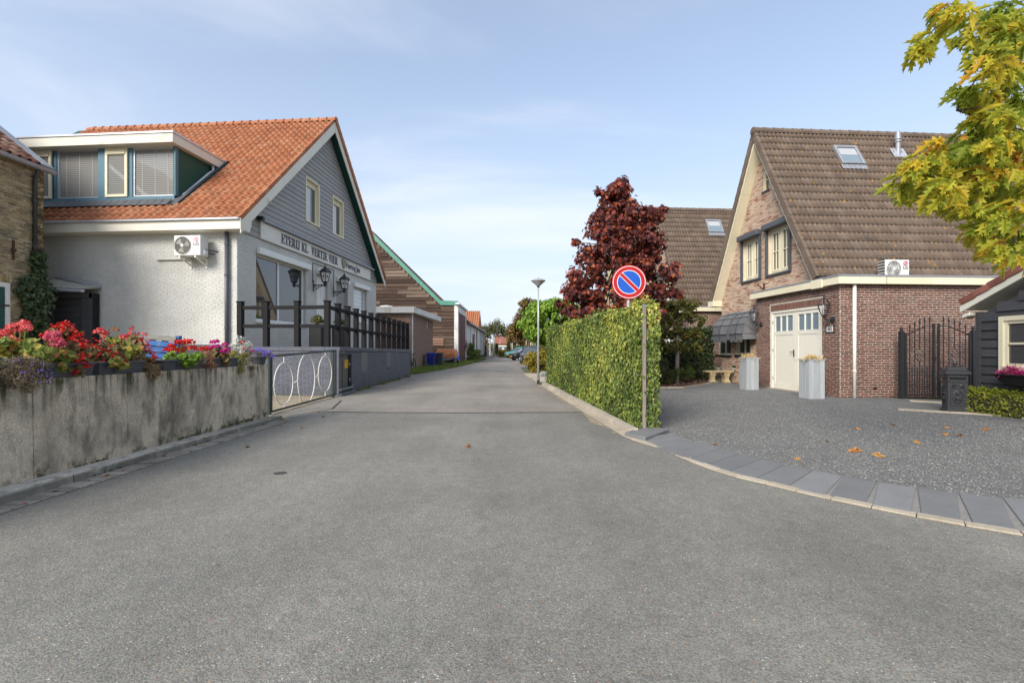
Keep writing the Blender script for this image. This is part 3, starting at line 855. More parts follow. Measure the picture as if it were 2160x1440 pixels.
MT['far_roof_dark'] = mk('far_roof_dark', (.10, .085, .08), .85, noise=(2, .2))
MT['number_plate'] = mk('number_plate', (.70, .68, .62), .35, .5)
# ------------------------------------------------------------------ ground, road, kerbs
def sheet(name, pts, z, mat, kind='structure', parent=None):
    mb = MB(); P_ = [Vector((p[0], p[1], z)) for p in pts]
    ar = sum(P_[i].x * P_[(i + 1) % len(P_)].y - P_[(i + 1) % len(P_)].x * P_[i].y for i in range(len(P_)))
    if ar < 0: P_ = P_[::-1]
    mb.poly(P_)
    return mb.build(name, mat, parent, kind=kind)


sheet('ground', [(-900, -60), (900, -60), (900, 1800), (-900, 1800)], -.03, MT['earth'])
OUT = [(1.02, 16.2), (1.475, 9.08), (1.65, 6.75), (1.90, 5.97), (2.05, 5.2), (2.20, 4.69), (2.37, 4.44), (2.66, 4.0), (3.01, 3.607), (3.19, 3.43), (3.545, 3.15), (4.2, 2.72), (5.2, 2.25), (7, 1.7)]
near_r = [(1.46, 9.3)] + OUT[2:]
sheet('road', [(-4.02, -8), (-4.02, 8.2), (-4.92, 8.9), (-4.9, 9.3)] + [(x + .02, y) for x, y in near_r] + [(7, -8)], .0, MT['asphalt'])
sheet('old_road', [(-4.9, 9.3), (-4.9, 12.5), (-4.74, 12.5), (-4.76, 21.3), (-5.0, 22.3), (-4.38, 25.5), (-3.7, 32.8), (-3.0, 50), (-3.9, 73), (-4.3, 92),
                   (-2.5, 92), (-2.2, 73), (-1.8, 66), (.3, 58), (2.9, 52), (2.9, 33), (.60, 31), (.72, 23), (1.05, 16.2), (1.46, 9.3)], .0, MT['asphalt_old'])
mb = MB()
pts = [(-3.9, 9.36), (-2.6, 9.24), (-.9, 9.2), (.4, 9.26), (1.45, 9.28)]
for (x0, y0), (x1, y1) in zip(pts, pts[1:]):
    mb.poly([(x0, y0 - .035, .004), (x1, y1 - .035, .004), (x1, y1 + .045, .004), (x0, y0 + .045, .004)])
pts = [(-4.85, 8.9), (-4.5, 8.86), (-4.1, 9.15), (-3.9, 9.8), (-4.1, 10.6), (-4.3, 11.4)]
for (x0, y0), (x1, y1) in zip(pts, pts[1:]):
    mb.poly([(x0, y0, .005), (x1, y1, .005), (x1 + .04, y1 + .04, .005), (x0 + .04, y0 + .04, .005)])
mb.build('road_seam', MT['tar'], kind='structure')
mb = MB()
mb.box(-1.0, -.35, 26.3, 26.8, .002, .008)
mb.build('manhole_cover', MT['iron'], kind='structure')
tag(bpy.data.objects['manhole_cover'], 'flat dark iron cover set in the lane beyond the lamp post', 'manhole cover', kind='thing')
mb = MB()
for x, y, a, s_ in ((-2.42, 4.75, .07, .02),):
    mb.poly([(x + a * math.cos(t) * 1.0, y + a * .8 * math.sin(t), .004) for t in np.linspace(0, 6.0, 10)])
mb.build('road_patch', MT['tar'], kind='structure')

# grit and dirt gathered along the edges
def grit(pts, w, name, mat='sand', z=.0045):
    mb = MB()
    P_ = []
    for (x0, y0), (x1, y1) in zip(pts, pts[1:]):
        n_ = max(2, int(math.hypot(x1 - x0, y1 - y0) / .09))
        P_ += [(x0 + (x1 - x0) * k / n_, y0 + (y1 - y0) * k / n_) for k in range(n_)]
    L_, v_ = [], .5
    for x, y in P_:
        v_ = min(1, max(.05, v_ + random.uniform(-.35, .35))); L_.append(v_)
    for i in range(len(P_) - 1):
        (x0, y0), (x1, y1) = P_[i], P_[i + 1]; t = Vector((y1 - y0, x0 - x1, 0)).normalized() * w
        a, b = Vector((x0, y0, z)), Vector((x1, y1, z)); mb.poly([a, a + t * L_[i], b + t * L_[i + 1], b])
    tag(mb.build(name, MT[mat]), kind='structure')


grit([(-4.74, 12.6), (-4.76, 21.3)], .30, 'edge_grit')
grit([(-4.0, 8.2), (-4.85, 8.9), (-4.88, 12.4)], .22, 'edge_grit')
grit([(1.0, 16.2), (1.45, 9.1), (1.62, 6.9)], .14, 'edge_grit')
# left kerb, gutter of pavers
kl = thing('kerb', None, None, (-4.3, 5.5, 0)); tag(kl, kind='structure')
y = 2.4
for i in range(6):
    mb = MB(); y1 = min(y + 1.0, 8.42)
    h0, h1 = .115 - (y - 2.4) * .008, .115 - (y1 - 2.4) * .008
    mb.prism([(-4.42, y + .004, h0), (-4.235, y + .004, h0), (-4.225, y + .004, -.02), (-4.42, y + .004, -.02)], (0, y1 - y - .008, h1 - h0))
    mb.build('kerb_stone', MT['kerb_old'], kl, bevel=.007)
    y = y1
gut = thing('gutter_strip', None, None, (-4.1, 5.5, 0)); tag(gut, kind='structure')
y = 2.3
while y < 8.15:
    mb = MB(); dz = random.uniform(-.003, .003)
    mb.prism([(-4.225, y, .0), (-4.01, y + .01, .0), (-4.01, y + .106, .0), (-4.225, y + .096, .0)], (0, 0, .014 + dz))
    mb.build('paver', MT['paver'], gut, bevel=.004)
    y += .113
# right kerb beside the ivy
kr = thing('kerb', None, None, (1.5, 11, 0)); tag(kr, kind='structure')


def kx(y): return 1.80 - .0724 * (y - 6.75)


y = 6.9
while y < 15.9:
    y1 = min(y + 1.0, 16)
    mb = MB()
    mb.prism([(kx(y), y, .085), (kx(y) + .13, y, .095), (kx(y) + .13, y, -.02), (kx(y) - .02, y, -.02)], (kx(y1) - kx(y), y1 - y - .008, 0))
    mb.build('kerb_stone', MT['kerb'], kr, bevel=.012, seg=2)
    y = y1
mb = MB()
mb.prism([(1.66, 6.72, -.01), (1.86, 6.35, -.01), (2.42, 7.02, -.01), (2.20, 7.22, -.01), (1.80, 6.90, -.01)], (0, 0, .075))
mb.build('kerb_stone', MT['slate'], kr, bevel=.015, seg=2)

# pale edging strip: short stones that follow the curve
es = thing('edging_strip', None, None, (2.2, 5, 0)); tag(es, kind='structure')
oc = [Vector((x, y, 0)) for x, y in OUT]
# resample
dense = []
for i in range(len(oc) - 1):
    p0, p1, p2, p3 = oc[max(i - 1, 0)], oc[i], oc[i + 1], oc[min(i + 2, len(oc) - 1)]
    for k in range(14):
        t = k / 14
        dense.append(.5 * ((2 * p1) + (p2 - p0) * t + (2 * p0 - 5 * p1 + 4 * p2 - p3) * t * t + (3 * p1 - p0 - 3 * p2 + p3) * t ** 3) if i > 1 else p1.lerp(p2, t))
acc, last, stops = 0.0, dense[0], [dense[0]]
for p in dense[1:]:
    acc += (p - last).length; last = p
    if acc >= .27: stops.append(p); acc = 0
for i in range(len(stops) - 1):
    a, b = stops[i], stops[i + 1]
    t = (b - a).normalized(); nrm = Vector((-t.y, t.x, 0))
    w = .15 if a.y > 6.3 else .105
    g = t * .003
    def side(j):
        tt = (stops[min(j + 1, len(stops) - 1)] - stops[max(j - 1, 0)]).normalized()
        return Vector((-tt.y, tt.x, 0)) * w
    mb = MB()
    mb.prism([a + g, b - g, b - g + side(i + 1), a + g + side(i)], (0, 0, .016 + random.uniform(-.002, .002)))
    mb.build('edging_stone', MT['strip'], es, bevel=.004)

# sloping dark slabs
low = [(1352, 924), (1370, 933.5), (1387.6, 942.7), (1415, 954.6), (1451, 966.6), (1489, 979), (1535, 993), (1596.6, 1007), (1660, 1026), (1740, 1043), (1825.5, 1061), (1923, 1079), (2028.5, 1097), (2144, 1114.7)]
upp = [(1419, 911.7), (1437, 921.6), (1457, 929.6), (1489, 935.5), (1523, 944), (1560.7, 955.4), (1606.5, 967), (1654, 979), (1714, 991), (1777.7, 1003), (1851, 1016), (1933, 1027), (2020.5, 1039), (2114, 1049)]
LO = [gp(x, y, .015) for x, y in low] + [Vector((4.05, 3.02, .015)), Vector((4.55, 2.75, .015))]
UP = [gp(x, y, .045) for x, y in upp] + [Vector((5.05, 3.72, .045)), Vector((5.6, 3.4, .045))]
sl = thing('slab_band', None, None, (2.6, 5.4, 0)); tag(sl, kind='structure')
mb = MB()
for i in range(len(LO) - 1):
    mb.poly([LO[i] + Vector((0, 0, -.012)), LO[i + 1] + Vector((0, 0, -.012)), UP[i + 1] + Vector((0, 0, -.012)), UP[i] + Vector((0, 0, -.012))])
mb.build('slab_bed', MT['joint'], sl)
for i in range(len(LO) - 1):
    wedge = min(.055, max(0, (i - 6) * .010))
    d = (LO[i + 1] - LO[i]); L_ = d.length; d.normalize()
    e = (UP[i + 1] - UP[i]).normalized()
    q = [LO[i] + d * (wedge + .006), LO[i + 1] - d * .006, UP[i + 1] - e * .006, UP[i] + e * .008]
    mb = MB(); mb.prism([p - Vector((0, 0, .03)) for p in q], (0, 0, .03))
    mb.build('paving_slab', MT['slate'], sl, bevel=.004)

# gravel drive, mulch bed, pavement
sheet('gravel_drive', [(2.12, 7.2), (2.42, 7.02)] + [(p.x, p.y) for p in UP] + [(14, 1), (14, 10), (9.2, 12.2), (8.0, 19), (4.3, 22), (1.5, 15)], .012, MT['gravel_base'])
n = 66000
ca = rng.random((n * 3, 2)) * np.array([9.0, 13.0]) + np.array([2.2, 3.2])
upc = np.array([(p.x, p.y) for p in UP])
lim = np.interp(ca[:, 0], upc[:, 0], upc[:, 1])
keep = (ca[:, 1] > lim + .03) & (ca[:, 0] > 2.3 - .07 * (ca[:, 1] - 7.2)) & (ca[:, 0] < ca[:, 1] * 1.14) & (ca[:, 0] < 9.3 - .065 * ca[:, 1]) & (rng.random(len(ca)) < np.clip((7.0 / ca[:, 1]) ** 1.6, .15, 1))
keep &= ~((ca[:, 1] > 14.2) & (ca[:, 0] < 8.2))
keep &= ca[:, 1] < 13.5
ca = ca[keep][:n]
n = len(ca)
oct_v = np.array([(1, 0, 0), (-.9, .2, 0), (0, 1, .1), (.1, -1, 0), (0, .1, .75), (.1, 0, -.6)])
oct_f = np.array([(0, 2, 4), (2, 1, 4), (1, 3, 4), (3, 0, 4), (2, 0, 5), (1, 2, 5), (3, 1, 5), (0, 3, 5)])
an = rng.random(n) * 6.283; sz = rng.uniform(.005, .0105, n)
rv = np.stack([np.cos(an), np.sin(an)], 1)
vs = oct_v[None] * sz[:, None, None] * np.stack([rng.uniform(.7, 1.4, n), rng.uniform(.6, 1.1, n), rng.uniform(.6, 1.1, n)], 1)[:, None, :]
vx = vs[..., 0] * rv[:, 0:1] - vs[..., 1] * rv[:, 1:2]; vy = vs[..., 0] * rv[:, 1:2] + vs[..., 1] * rv[:, 0:1]
ws = np.stack([vx + ca[:, 0:1], vy + ca[:, 1:2], vs[..., 2] + .017], -1)
g_ = link('gravel', np_mesh('gravel', ws.reshape(-1, 3), (oct_f[None] + (np.arange(n) * 6)[:, None, None]).reshape(-1, 3), np.repeat(rng.random(n), 8), MT['gravel']))
tag(g_, 'loose dark grey gravel spread over the drive in front of the garage', 'gravel', kind='stuff')

BED = [(1.55, 14.6), (4.56, 14.7), (5.57, 14.86), (6.67, 16.0), (8.0, 17.6), (8.25, 20.2), (2.4, 21.8), (1.3, 16)]
sheet('garden_bed', BED, .02, MT['mulch'])
mb = MB()
for (x0, y0), (x1, y1) in zip(BED[1:4], BED[2:5]):
    mb.beam((x0, y0, .03), (x1, y1, .03), .05, .06)
tag(mb.build('bed_edging', MT['kerb']), kind='structure')
n = 2600
p = rng.random((n * 3, 2)) * np.array([4.5, 4]) + np.array([3.8, 14.7])
xl = np.interp(p[:, 1], [14.7, 14.86, 16, 17.6, 19], [4.5, 5.5, 6.6, 7.9, 8])
p = p[p[:, 0] < xl][:n]
pp = np.c_[p, np.full(len(p), .03)]
leaf_cloud('bark_chips', pp, (0, 0, 1), (1, 0, 0), .06, OVAL, MT['mulch_chip'], spread=.9)
tag(bpy.data.objects['bark_chips'], 'brown bark chips covering the garden bed behind the ivy', 'bark chips', kind='stuff')
pav = thing('pavement', None, None, (1.6, 19.5, 0)); tag(pav, kind='structure')
for iy in range(14):
    for ix in range(3):
        y0 = 16.3 + iy * .5
        x0 = kx(y0) - .1 + ix * .5 + (.08 if y0 < 23 else 0)
        mb = MB(); mb.box(x0, x0 + .49, y0, y0 + .49, -.02, .06 + random.uniform(-.003, .003))
        mb.build('paving_tile', MT['kerb'], pav)
mb = MB()
pl_ = [(8.1, 9.55), (8.75, 9.1), (9.05, 8.95), (9.35, 8.5), (9.5, 7.9)]
for (x0, y0), (x1, y1) in zip(pl_, pl_[1:]): mb.beam((x0, y0, .02), (x1, y1, .02), .09, .05)
for (x0, y0), (x1, y1) in (((9.7, 11.1), (10.3, 10.6)),): mb.beam((x0, y0, .02), (x1, y1, .02), .09, .05)
tag(mb.build('hedge_edging', MT['strip']), kind='structure')
sheet('yard', [(-14, 2.4), (-4.6, 2.4), (-4.6, 8.4), (-4.92, 8.9), (-4.9, 12.6), (-8, 13), (-16, 13.6)], .0, MT['sand'])
sheet('bank', [(-4.76, 21.3), (-5.0, 22.3), (-4.38, 25.5), (-3.7, 32.8), (-3.0, 50), (-3.9, 73), (-4.6, 73), (-4.7, 39), (-9, 38), (-9, 21.4)], -.008, MT['earth'])

# ------------------------------------------------------------------ low concrete wall
cw = thing('concrete_wall', 'long stained grey concrete wall carrying the flower boxes', 'wall', (-4.5, 5.5, 0))
ys = [2.0, 3.15, 4.21, 5.24, 6.32, 7.25, 8.27]
for a, b in zip(ys, ys[1:]):
    mb = MB()
    lean = random.uniform(-.003, .003)
    mb.prism([(-4.42 + lean, a + .002, 0), (-4.435 + lean, a + .002, 1.015), (-4.60, a + .002, 1.015), (-4.64, a + .002, 0)], (0, b - a - .004, 0))
    mb.build('panel', MT['concrete'], cw, bevel=.009, seg=2)
mb = MB(); mb.box(-4.60, -4.47, 2.0, 8.2, 0, .98)
mb.build('joint_filler', MT['tar'], cw)

# ------------------------------------------------------------------ restaurant
N0 = Vector((-7.91, 13.1, 0))
uf = Vector((.0775, 1, 0)).normalized(); us = Vector((-1, .0775, 0)).normalized()
RF = Plane(N0, uf, n=(1, -.0775, 0))
RS = Plane(N0, us, n=(-.0775, -1, 0))
WF = 10.65
rest = thing('restaurant', 'pale brick eatery with orange tiled roof, grey plank gable and long name board', 'restaurant', N0)
# openings of the front, from the photograph onto the wall plane
win1 = RF.rect((541, 527), (541, 676), (650, 566), (650, 684)) if False else None
a0, z1 = RF.pix(540, 533); a1, _ = RF.pix(645, 600); _, z0 = RF.pix(540, 676)
WIN1 = (a0, a1, z0, z1)
d0, dz1 = RF.pix(668, 573); d1, _ = RF.pix(691, 600)
DOOR1 = (d0, d1, 1.25, dz1)
e0, ez1 = RF.pix(709.5, 588); e1, _ = RF.pix(733.5, 600)
NICHE = (e0, e1, 1.25, ez1)
b0, bz1 = RF.pix(746, 603); b1, _ = RF.pix(773, 620); _, bz0 = RF.pix(746, 676)
WIN2 = (b0, b1, bz0, bz1)
gA0, gA1 = RF.pix(643, 371); gB0, gB1 = RF.pix(679, 470)
_, gA2 = RF.pix(643, 465)
GW1 = (gA0, RF.pix(672, 400)[0], gA2, gA1)
hA0, hA1 = RF.pix(700, 412); _, hA2 = RF.pix(700, 492)
GW2 = (hA0, RF.pix(723, 440)[0], hA2, hA1)
ZS = 4.70
front_out = [(0, 0), (WF, 0), (WF, 4.8), (WF / 2, 10.15), (0, 4.8)]
holes = [WIN1, DOOR1, NICHE, WIN2, GW1, GW2]
wall_body(RF, front_out, holes, .3, MT['paint_mortar'], 'front_wall', rest)
bricks(RF, brick_rects([(0, 1.3), (WF, 1.3), (WF, ZS), (0, ZS)], holes, .205, .0565, .0085), MT['paint_brick'], rest, proud=.0055, ch=.0022, indiv=150, full=.204, vary=.0010)
side_out = [(.3, 0), (10.8, 0), (10.8, 4.75), (.3, 4.75)]
wall_body(RS, side_out, [], .3, MT['paint_mortar'], 'side_wall', rest)
bricks(RS, brick_rects([(0.0, 1.42), (9.5, 1.42), (9.5, 4.72), (0.0, 4.72)], [], .205, .0565, .0085), MT['paint_brick'], rest, proud=.0055, ch=.0022, indiv=150, full=.204, vary=.0010)
mb = MB(); RS.box(mb, -.02, 9.5, 0, 1.41, 0, .03); mb.build('plinth', MT['plinth_brick'], rest)
# grey planks of the gable, one by one
k = 0; z = ZS; ph = .172
gable = [(0, 4.55), (WF, 4.55), (WF, 4.85), (WF / 2, 10.2), (0, 4.85)]
while z < 9.95:
    s0, s1 = poly_span(gable, max(z, 4.56)), poly_span(gable, min(z + ph, 10.19))
    lo, hi = min(s0[0], s1[0]), max(s0[1], s1[1])
    if hi - lo < .1: break
    iv = [(lo, hi)]
    for h in (GW1, GW2):
        if h[2] < z + ph - .01 and h[3] > z + .01:
            nv = []
            for (p_, q_) in iv:
                if h[0] > p_: nv.append((p_, min(q_, h[0])))
                if h[1] < q_: nv.append((max(p_, h[1]), q_))
            iv = [i_ for i_ in nv if i_[1] - i_[0] > .05]
    for (p_, q_) in iv:
        cuts = [p_]
        jx = WF * (.36 if k % 2 else .68) + (k % 3) * .4
        if p_ + .5 < jx < q_ - .5: cuts.append(jx)
        cuts.append(q_)
        for c0, c1 in zip(cuts, cuts[1:]):
            l1 = max(c0, s1[0]) if c0 == lo else c0; r1 = min(c1, s1[1]) if c1 == hi else c1
            l0 = max(c0, s0[0]) if c0 == lo else c0; r0 = min(c1, s0[1]) if c1 == hi else c1
            if r1 - l1 < .02: r1 = l1 + .02
            mb = MB(); A_ = RF.P(l0 + .002, z + .004, .0); B_ = RF.P(r0 - .002, z + .004, .0); C_ = RF.P(r1 - .002, z + ph, .0); D_ = RF.P(l1 + .002, z + ph, .0)
            n1_, n2_ = RF.n * .040, RF.n * .020
            mb.add([A_, B_, C_, D_, A_ + n1_, B_ + n1_, C_ + n2_, D_ + n2_], [(4, 5, 6, 7), (0, 1, 5, 4), (1, 2, 6, 5), (2, 3, 7, 6), (3, 0, 4, 7), (3, 2, 1, 0)])
            mb.build('plank', MT['siding'], rest)
    z += ph; k += 1


def window_in(pl, hole, parent, frame_mat, pane_mat, fw=.07, depth=.10, mull=(), trans=(), lining=None, name='window', proud=.0, sill=None):
    """Frame set DEPTH behind the wall face, its pane a sub-part; mull / trans are fractions across / up."""
    a0, a1, b0, b1 = hole
    mb = MB()
    if lining:
        for (p, q, r_, s_) in ((a0, a0 + lining, b0, b1), (a1 - lining, a1, b0, b1), (a0 + lining, a1 - lining, b0, b0 + lining), (a0 + lining, a1 - lining, b1 - lining, b1)):
            pl.box(mb, p, q, r_, s_, -depth - .06, .05 + proud)
        a0 += lining; a1 -= lining; b0 += lining; b1 -= lining
    d0, d1 = -depth - .05, -depth
    pl.box(mb, a0, a0 + fw, b0, b1, d0, d1); pl.box(mb, a1 - fw, a1, b0, b1, d0, d1)
    pl.box(mb, a0 + fw, a1 - fw, b0, b0 + fw, d0, d1); pl.box(mb, a0 + fw, a1 - fw, b1 - fw, b1, d0, d1)
    for f_ in mull:
        x = a0 + (a1 - a0) * f_; pl.box(mb, x - fw * .5, x + fw * .5, b0 + fw, b1 - fw, d0, d1 - .002)
    for f_ in trans:
        x = b0 + (b1 - b0) * f_; pl.box(mb, a0 + fw, a1 - fw, x - fw * .35, x + fw * .35, d0, d1 - .004)
    w = mb.build(name, frame_mat, parent)
    mb = MB(); pl.box(mb, a0 + fw * .5, a1 - fw * .5, b0 + fw * .5, b1 - fw * .5, d0 - .02, d0 + .018)
    mb.build('pane', pane_mat, w)
    if sill:
        mb = MB(); pl.box(mb, hole[0] - .05, hole[1] + .05, hole[2] - .06, hole[2] + .005, -depth, .06)
        mb.build('sill', sill, w)
    return w


window_in(RF, WIN1, rest, MT['white'], MT['pane'], .075, .10, mull=(.46,), sill=MT['white'])
window_in(RF, WIN2, rest, MT['white'], MT['pane_blind'], .09, .10, sill=MT['white'])
for h in (GW1, GW2):
    w = window_in(RF, h, rest, MT['cream_clean'], MT['pane_curtain'], .07, .08, lining=.05)
    mb = MB(); a0, a1, b0, b1 = h
    RF.box(mb, a0 + .12, a1 - .12, b1 - .26, b1 - .12, -.12, -.06)
    for i in range(3): RF.box(mb, a0 + .14, a1 - .14, b1 - .25 + i * .045, b1 - .23 + i * .045, -.06, -.05)
    mb.build('vent_grille', MT['cream_clean'], w)
    mb = MB(); RF.box(mb, a0 + (a1 - a0) * .62, a1 - .12, b0 + .12, b1 - .27, -.108, -.10); mb.build('curtain', MT['pane_dark_blind'], w)
# shutter boxes over the ground floor openings
for (p, q) in (((541, 521), (651, 563)), ((667, 566), (691, 575)), ((709.5, 583), (733.5, 590)), ((745, 595), (777, 605))):
    x0, zt = RF.pix(*p); x1, _ = RF.pix(*q)
    mb = MB(); RF.box(mb, x0, x1, zt - .2, zt, 0.004, .12); mb.build('shutter_box', MT['white'], rest, bevel=.01)
# doors
dr = MB(); RF.box(dr, DOOR1[0], DOOR1[1], DOOR1[2], DOOR1[3], -.16, -.10)
dro = dr.build('door', MT['white'], rest)
mb = MB(); wd = DOOR1[1] - DOOR1[0]
for fx in (.10, .55):
    for fz, hh in ((.08, .9), (1.15, .75), (2.05, .6)):
        RF.box(mb, DOOR1[0] + wd * fx, DOOR1[0] + wd * (fx + .35), DOOR1[2] + fz, DOOR1[2] + fz + hh, -.10, -.088)
mb.build('door_panel', MT['white'], dro, bevel=.006)
mb = MB(); RF.box(mb, DOOR1[0] + .1, DOOR1[0] + .16, DOOR1[2] + .95, DOOR1[2] + 1.15, -.09, -.03); mb.build('handle', MT['galv'], dro)
nm = MB(); zz = NICHE[2]
dn = None
while zz < NICHE[3]:
    mb = MB(); RF.box(mb, NICHE[0], NICHE[1], zz + .004, min(zz + .2, NICHE[3]), -.16, -.11); mb.build('door_board', MT['siding'], rest)
    zz += .2
# name board with its weather bar
sx0, sz0 = RF.pix(545, 503); sx1, _ = RF.pix(778, 592); _, sz1 = RF.pix(545, 467)
bd = MB(); RF.box(bd, sx0, sx1, sz0, sz1, .03, .085)
board = bd.build('name_board', MT['sign_board'], rest, bevel=.006)
mb = MB(); RF.box(mb, sx0 - .05, sx1 + .28, sz1 + .01, sz1 + .085, .02, .20); mb.build('weather_bar', MT['zinc'], rest, bevel=.008)
mb = MB(); RF.box(mb, sx0 - .16, sx0 - .05, sz1 - .0, sz1 + .12, .02, .26); mb.build('floodlight', MT['iron'], rest, bevel=.02)


def glyph(ch):
    """Serifed capital as convex outlines in a unit cell; second value is its width."""
    T, H, S = .20, .075, .10
    def stem(x): return [(x, 0), (x + T, 0), (x + T, 1), (x, 1)]
    def ser(x, z, w=.40): return [(x + T / 2 - w / 2, z), (x + T / 2 + w / 2, z), (x + T / 2 + w / 2, z + H), (x + T / 2 - w / 2, z + H)]
    def bar(x0, x1, z): return [(x0, z), (x1, z), (x1, z + H), (x0, z + H)]
    def tip(x, z0, z1): return [(x, z0), (x + .06, z0), (x + .06, z1), (x, z1)]
    if ch == 'E': return [stem(.1), ser(.1, 0), ser(.1, .925), bar(.1, .66, 0), bar(.1, .66, .925), bar(.1, .52, .47), tip(.62, 0, .27), tip(.60, .73, 1), tip(.47, .36, .64)], .74
    if ch == 'F': return [stem(.1), ser(.1, 0), ser(.1, .925), bar(.1, .66, .925), bar(.1, .52, .47), tip(.60, .73, 1), tip(.47, .36, .64)], .70
    if ch == 'T': return [stem(.26), ser(.26, 0), bar(.02, .70, .925), tip(.0, .70, 1), tip(.66, .70, 1)], .74
    if ch == 'R': return [stem(.1), ser(.1, 0), ser(.1, .925), bar(.1, .50, .925), bar(.1, .50, .46), [(.46, .50), (.64, .56), (.64, .90), (.46, .98)], [(.32, .48), (.50, .48), (.78, 0), (.58, 0)], bar(.56, .82, 0)], .82
    if ch == 'I': return [stem(.1), ser(.1, 0), ser(.1, .925)], .42
    if ch == 'J': return [[(.22, .12), (.42, .12), (.42, 1), (.22, 1)], ser(.22, .925), [(.02, -.05), (.30, -.05), (.42, .14), (.22, .14)], [(.0, -.02), (.12, -.05), (.14, .16), (.0, .16)]], .52
    if ch == 'K': return [stem(.1), ser(.1, 0), ser(.1, .925), [(.28, .42), (.36, .42), (.70, .95), (.60, .95)], [(.34, .58), (.46, .62), (.78, 0), (.56, 0)], bar(.54, .84, 0), bar(.54, .78, .925)], .84
    if ch == 'L': return [stem(.1), ser(.1, 0), ser(.1, .925), bar(.1, .66, 0), tip(.62, 0, .30)], .72
    if ch == 'V': return [[(.06, 1), (.28, 1), (.46, 0), (.36, 0)], [(.36, 0), (.44, 0), (.68, 1), (.60, 1)], bar(0, .34, .925), bar(.52, .78, .925)], .78
    return [], .40


def letter_line(s, pl, a0, a1, z0, hgt, d, mat, parent):
    ws = [glyph(c)[1] for c in s]; sc = (a1 - a0) / sum(ws)
    mb = MB(); x = a0
    for c in s:
        g, w = glyph(c)
        for q in g:
            mb.prism([pl.P(x + px_ * sc, z0 + pz * hgt, d) for px_, pz in q], pl.n * (.014 + random.uniform(0, .002)))
        x += w * sc
    return mb.build('lettering', mat, parent)


la0, lz1 = RF.pix(593, 499, .085); la1, _ = RF.pix(712, 550, .085); _, lz0 = RF.pix(593, 515, .085)
letter_line('ETERIJ KL  VERTJE VIER', RF, la0, la1, (sz0 + sz1) / 2 - .15, .31, .086, MT['letter'], board)
sh0, _ = RF.pix(720.5, 560, .085); sh1, _ = RF.pix(728.5, 560, .085); zc = (sz0 + sz1) / 2
mb = MB()
mb.prism([RF.P(sh0, zc + .19, .086), RF.P(sh1, zc + .19, .086), RF.P(sh1, zc - .02, .086), RF.P((sh0 + sh1) / 2 + .09, zc - .15, .086), RF.P((sh0 + sh1) / 2, zc - .2, .086), RF.P((sh0 + sh1) / 2 - .09, zc - .15, .086), RF.P(sh0, zc - .02, .086)], RF.n * .02)
shd = mb.build('shield', MT['letter'], board)
mb = MB(); k_ = .045
mb.prism([RF.P(sh0 + k_, zc + .15, .106), RF.P(sh1 - k_, zc + .15, .106), RF.P(sh1 - k_, zc - .01, .106), RF.P((sh0 + sh1) / 2, zc - .15, .106), RF.P(sh0 + k_, zc - .01, .106)], RF.n * .006)
mb.build('shield_face', MT['shield'], shd)
mb = MB(); cx_ = (sh0 + sh1) / 2
for i in range(5): mb.prism([RF.P(cx_ + .055 * math.cos(t + i), zc + .03 + (.07 - i * .01) * math.sin(t + i), .1125) for t in (0, 2.1, 4.2)], RF.n * .003)
mb.build('emblem', MT['letter'], shd)
t0, _ = RF.pix(730, 565, .086); t1, _ = RF.pix(759, 575, .086)
tm = text_mesh('Hertog Jan', .36, .006, MT['letter'], 'lettering', RF.M((t0 + t1) / 2, zc + .01, .09), board, bold=.012)
wdt = tm.dimensions.x or 1.6
tm.scale = ((t1 - t0) / max(wdt, .1), 1, 1)
# wires over the door
mb = MB()
wz = sz0 - .14
pz = [RF.P(RF.pix(659, 595)[0], RF.pix(659, 595)[1], .015), RF.P(RF.pix(659, 553)[0], wz, .015), RF.P(RF.pix(703, 570)[0], wz, .015), RF.P(RF.pix(703, 606)[0], RF.pix(703, 606)[1], .015)]
mb.tube(pz, .012, 6); mb.build('cable', MT['rail'], rest)

# roof
eP = N0 + RF.n * .34 - uf * .36
sl_ = Vector((0, 0, 0))
run = uf * (WF / 2 + .36) ; rise = 10.50 - 4.92
RU = Plane(eP + Vector((0, 0, 4.92)), us, v=run + Vector((0, 0, rise)), n=None)
if RU.n.z < 0: RU.n = -RU.n
slope_len = math.sqrt((WF / 2 + .36) ** 2 + rise ** 2)
LR = 10.9
# dormer placement
DX0, DX1 = 2.35, 7.35      # along us from the corner
dfY = .52                  # front plane offset from the side wall along uf


def in_dormer(a, b):
    aa = a - .34
    zz_ = 4.92 + b * rise / slope_len
    return DX0 - .22 < aa < DX1 + .25 and 5.50 < zz_ < 7.68


pan = lambda t: .052 * max(0, math.sin(math.pi * t / .46)) if t < .46 else -.020 * math.sin(math.pi * (t - .46) / .54)
rb = MB()
rid = eP + run + Vector((0, 0, 10.50)); back = eP + run * 2 + Vector((0, 0, 4.92)); ev = eP + Vector((0, 0, 4.92))
dn_ = Vector((0, 0, -.16))
rb.prism([ev, rid, back, back + dn_, rid + dn_ * 1.4, ev + dn_], us * (LR + .3))
rb.build('roof', MT['soffit_green'], rest)
tiles(RU, LR, slope_len, .236, .305, MT['tile_orange'], rest, pan, holes=[in_dormer], indiv=300, lift=.04)
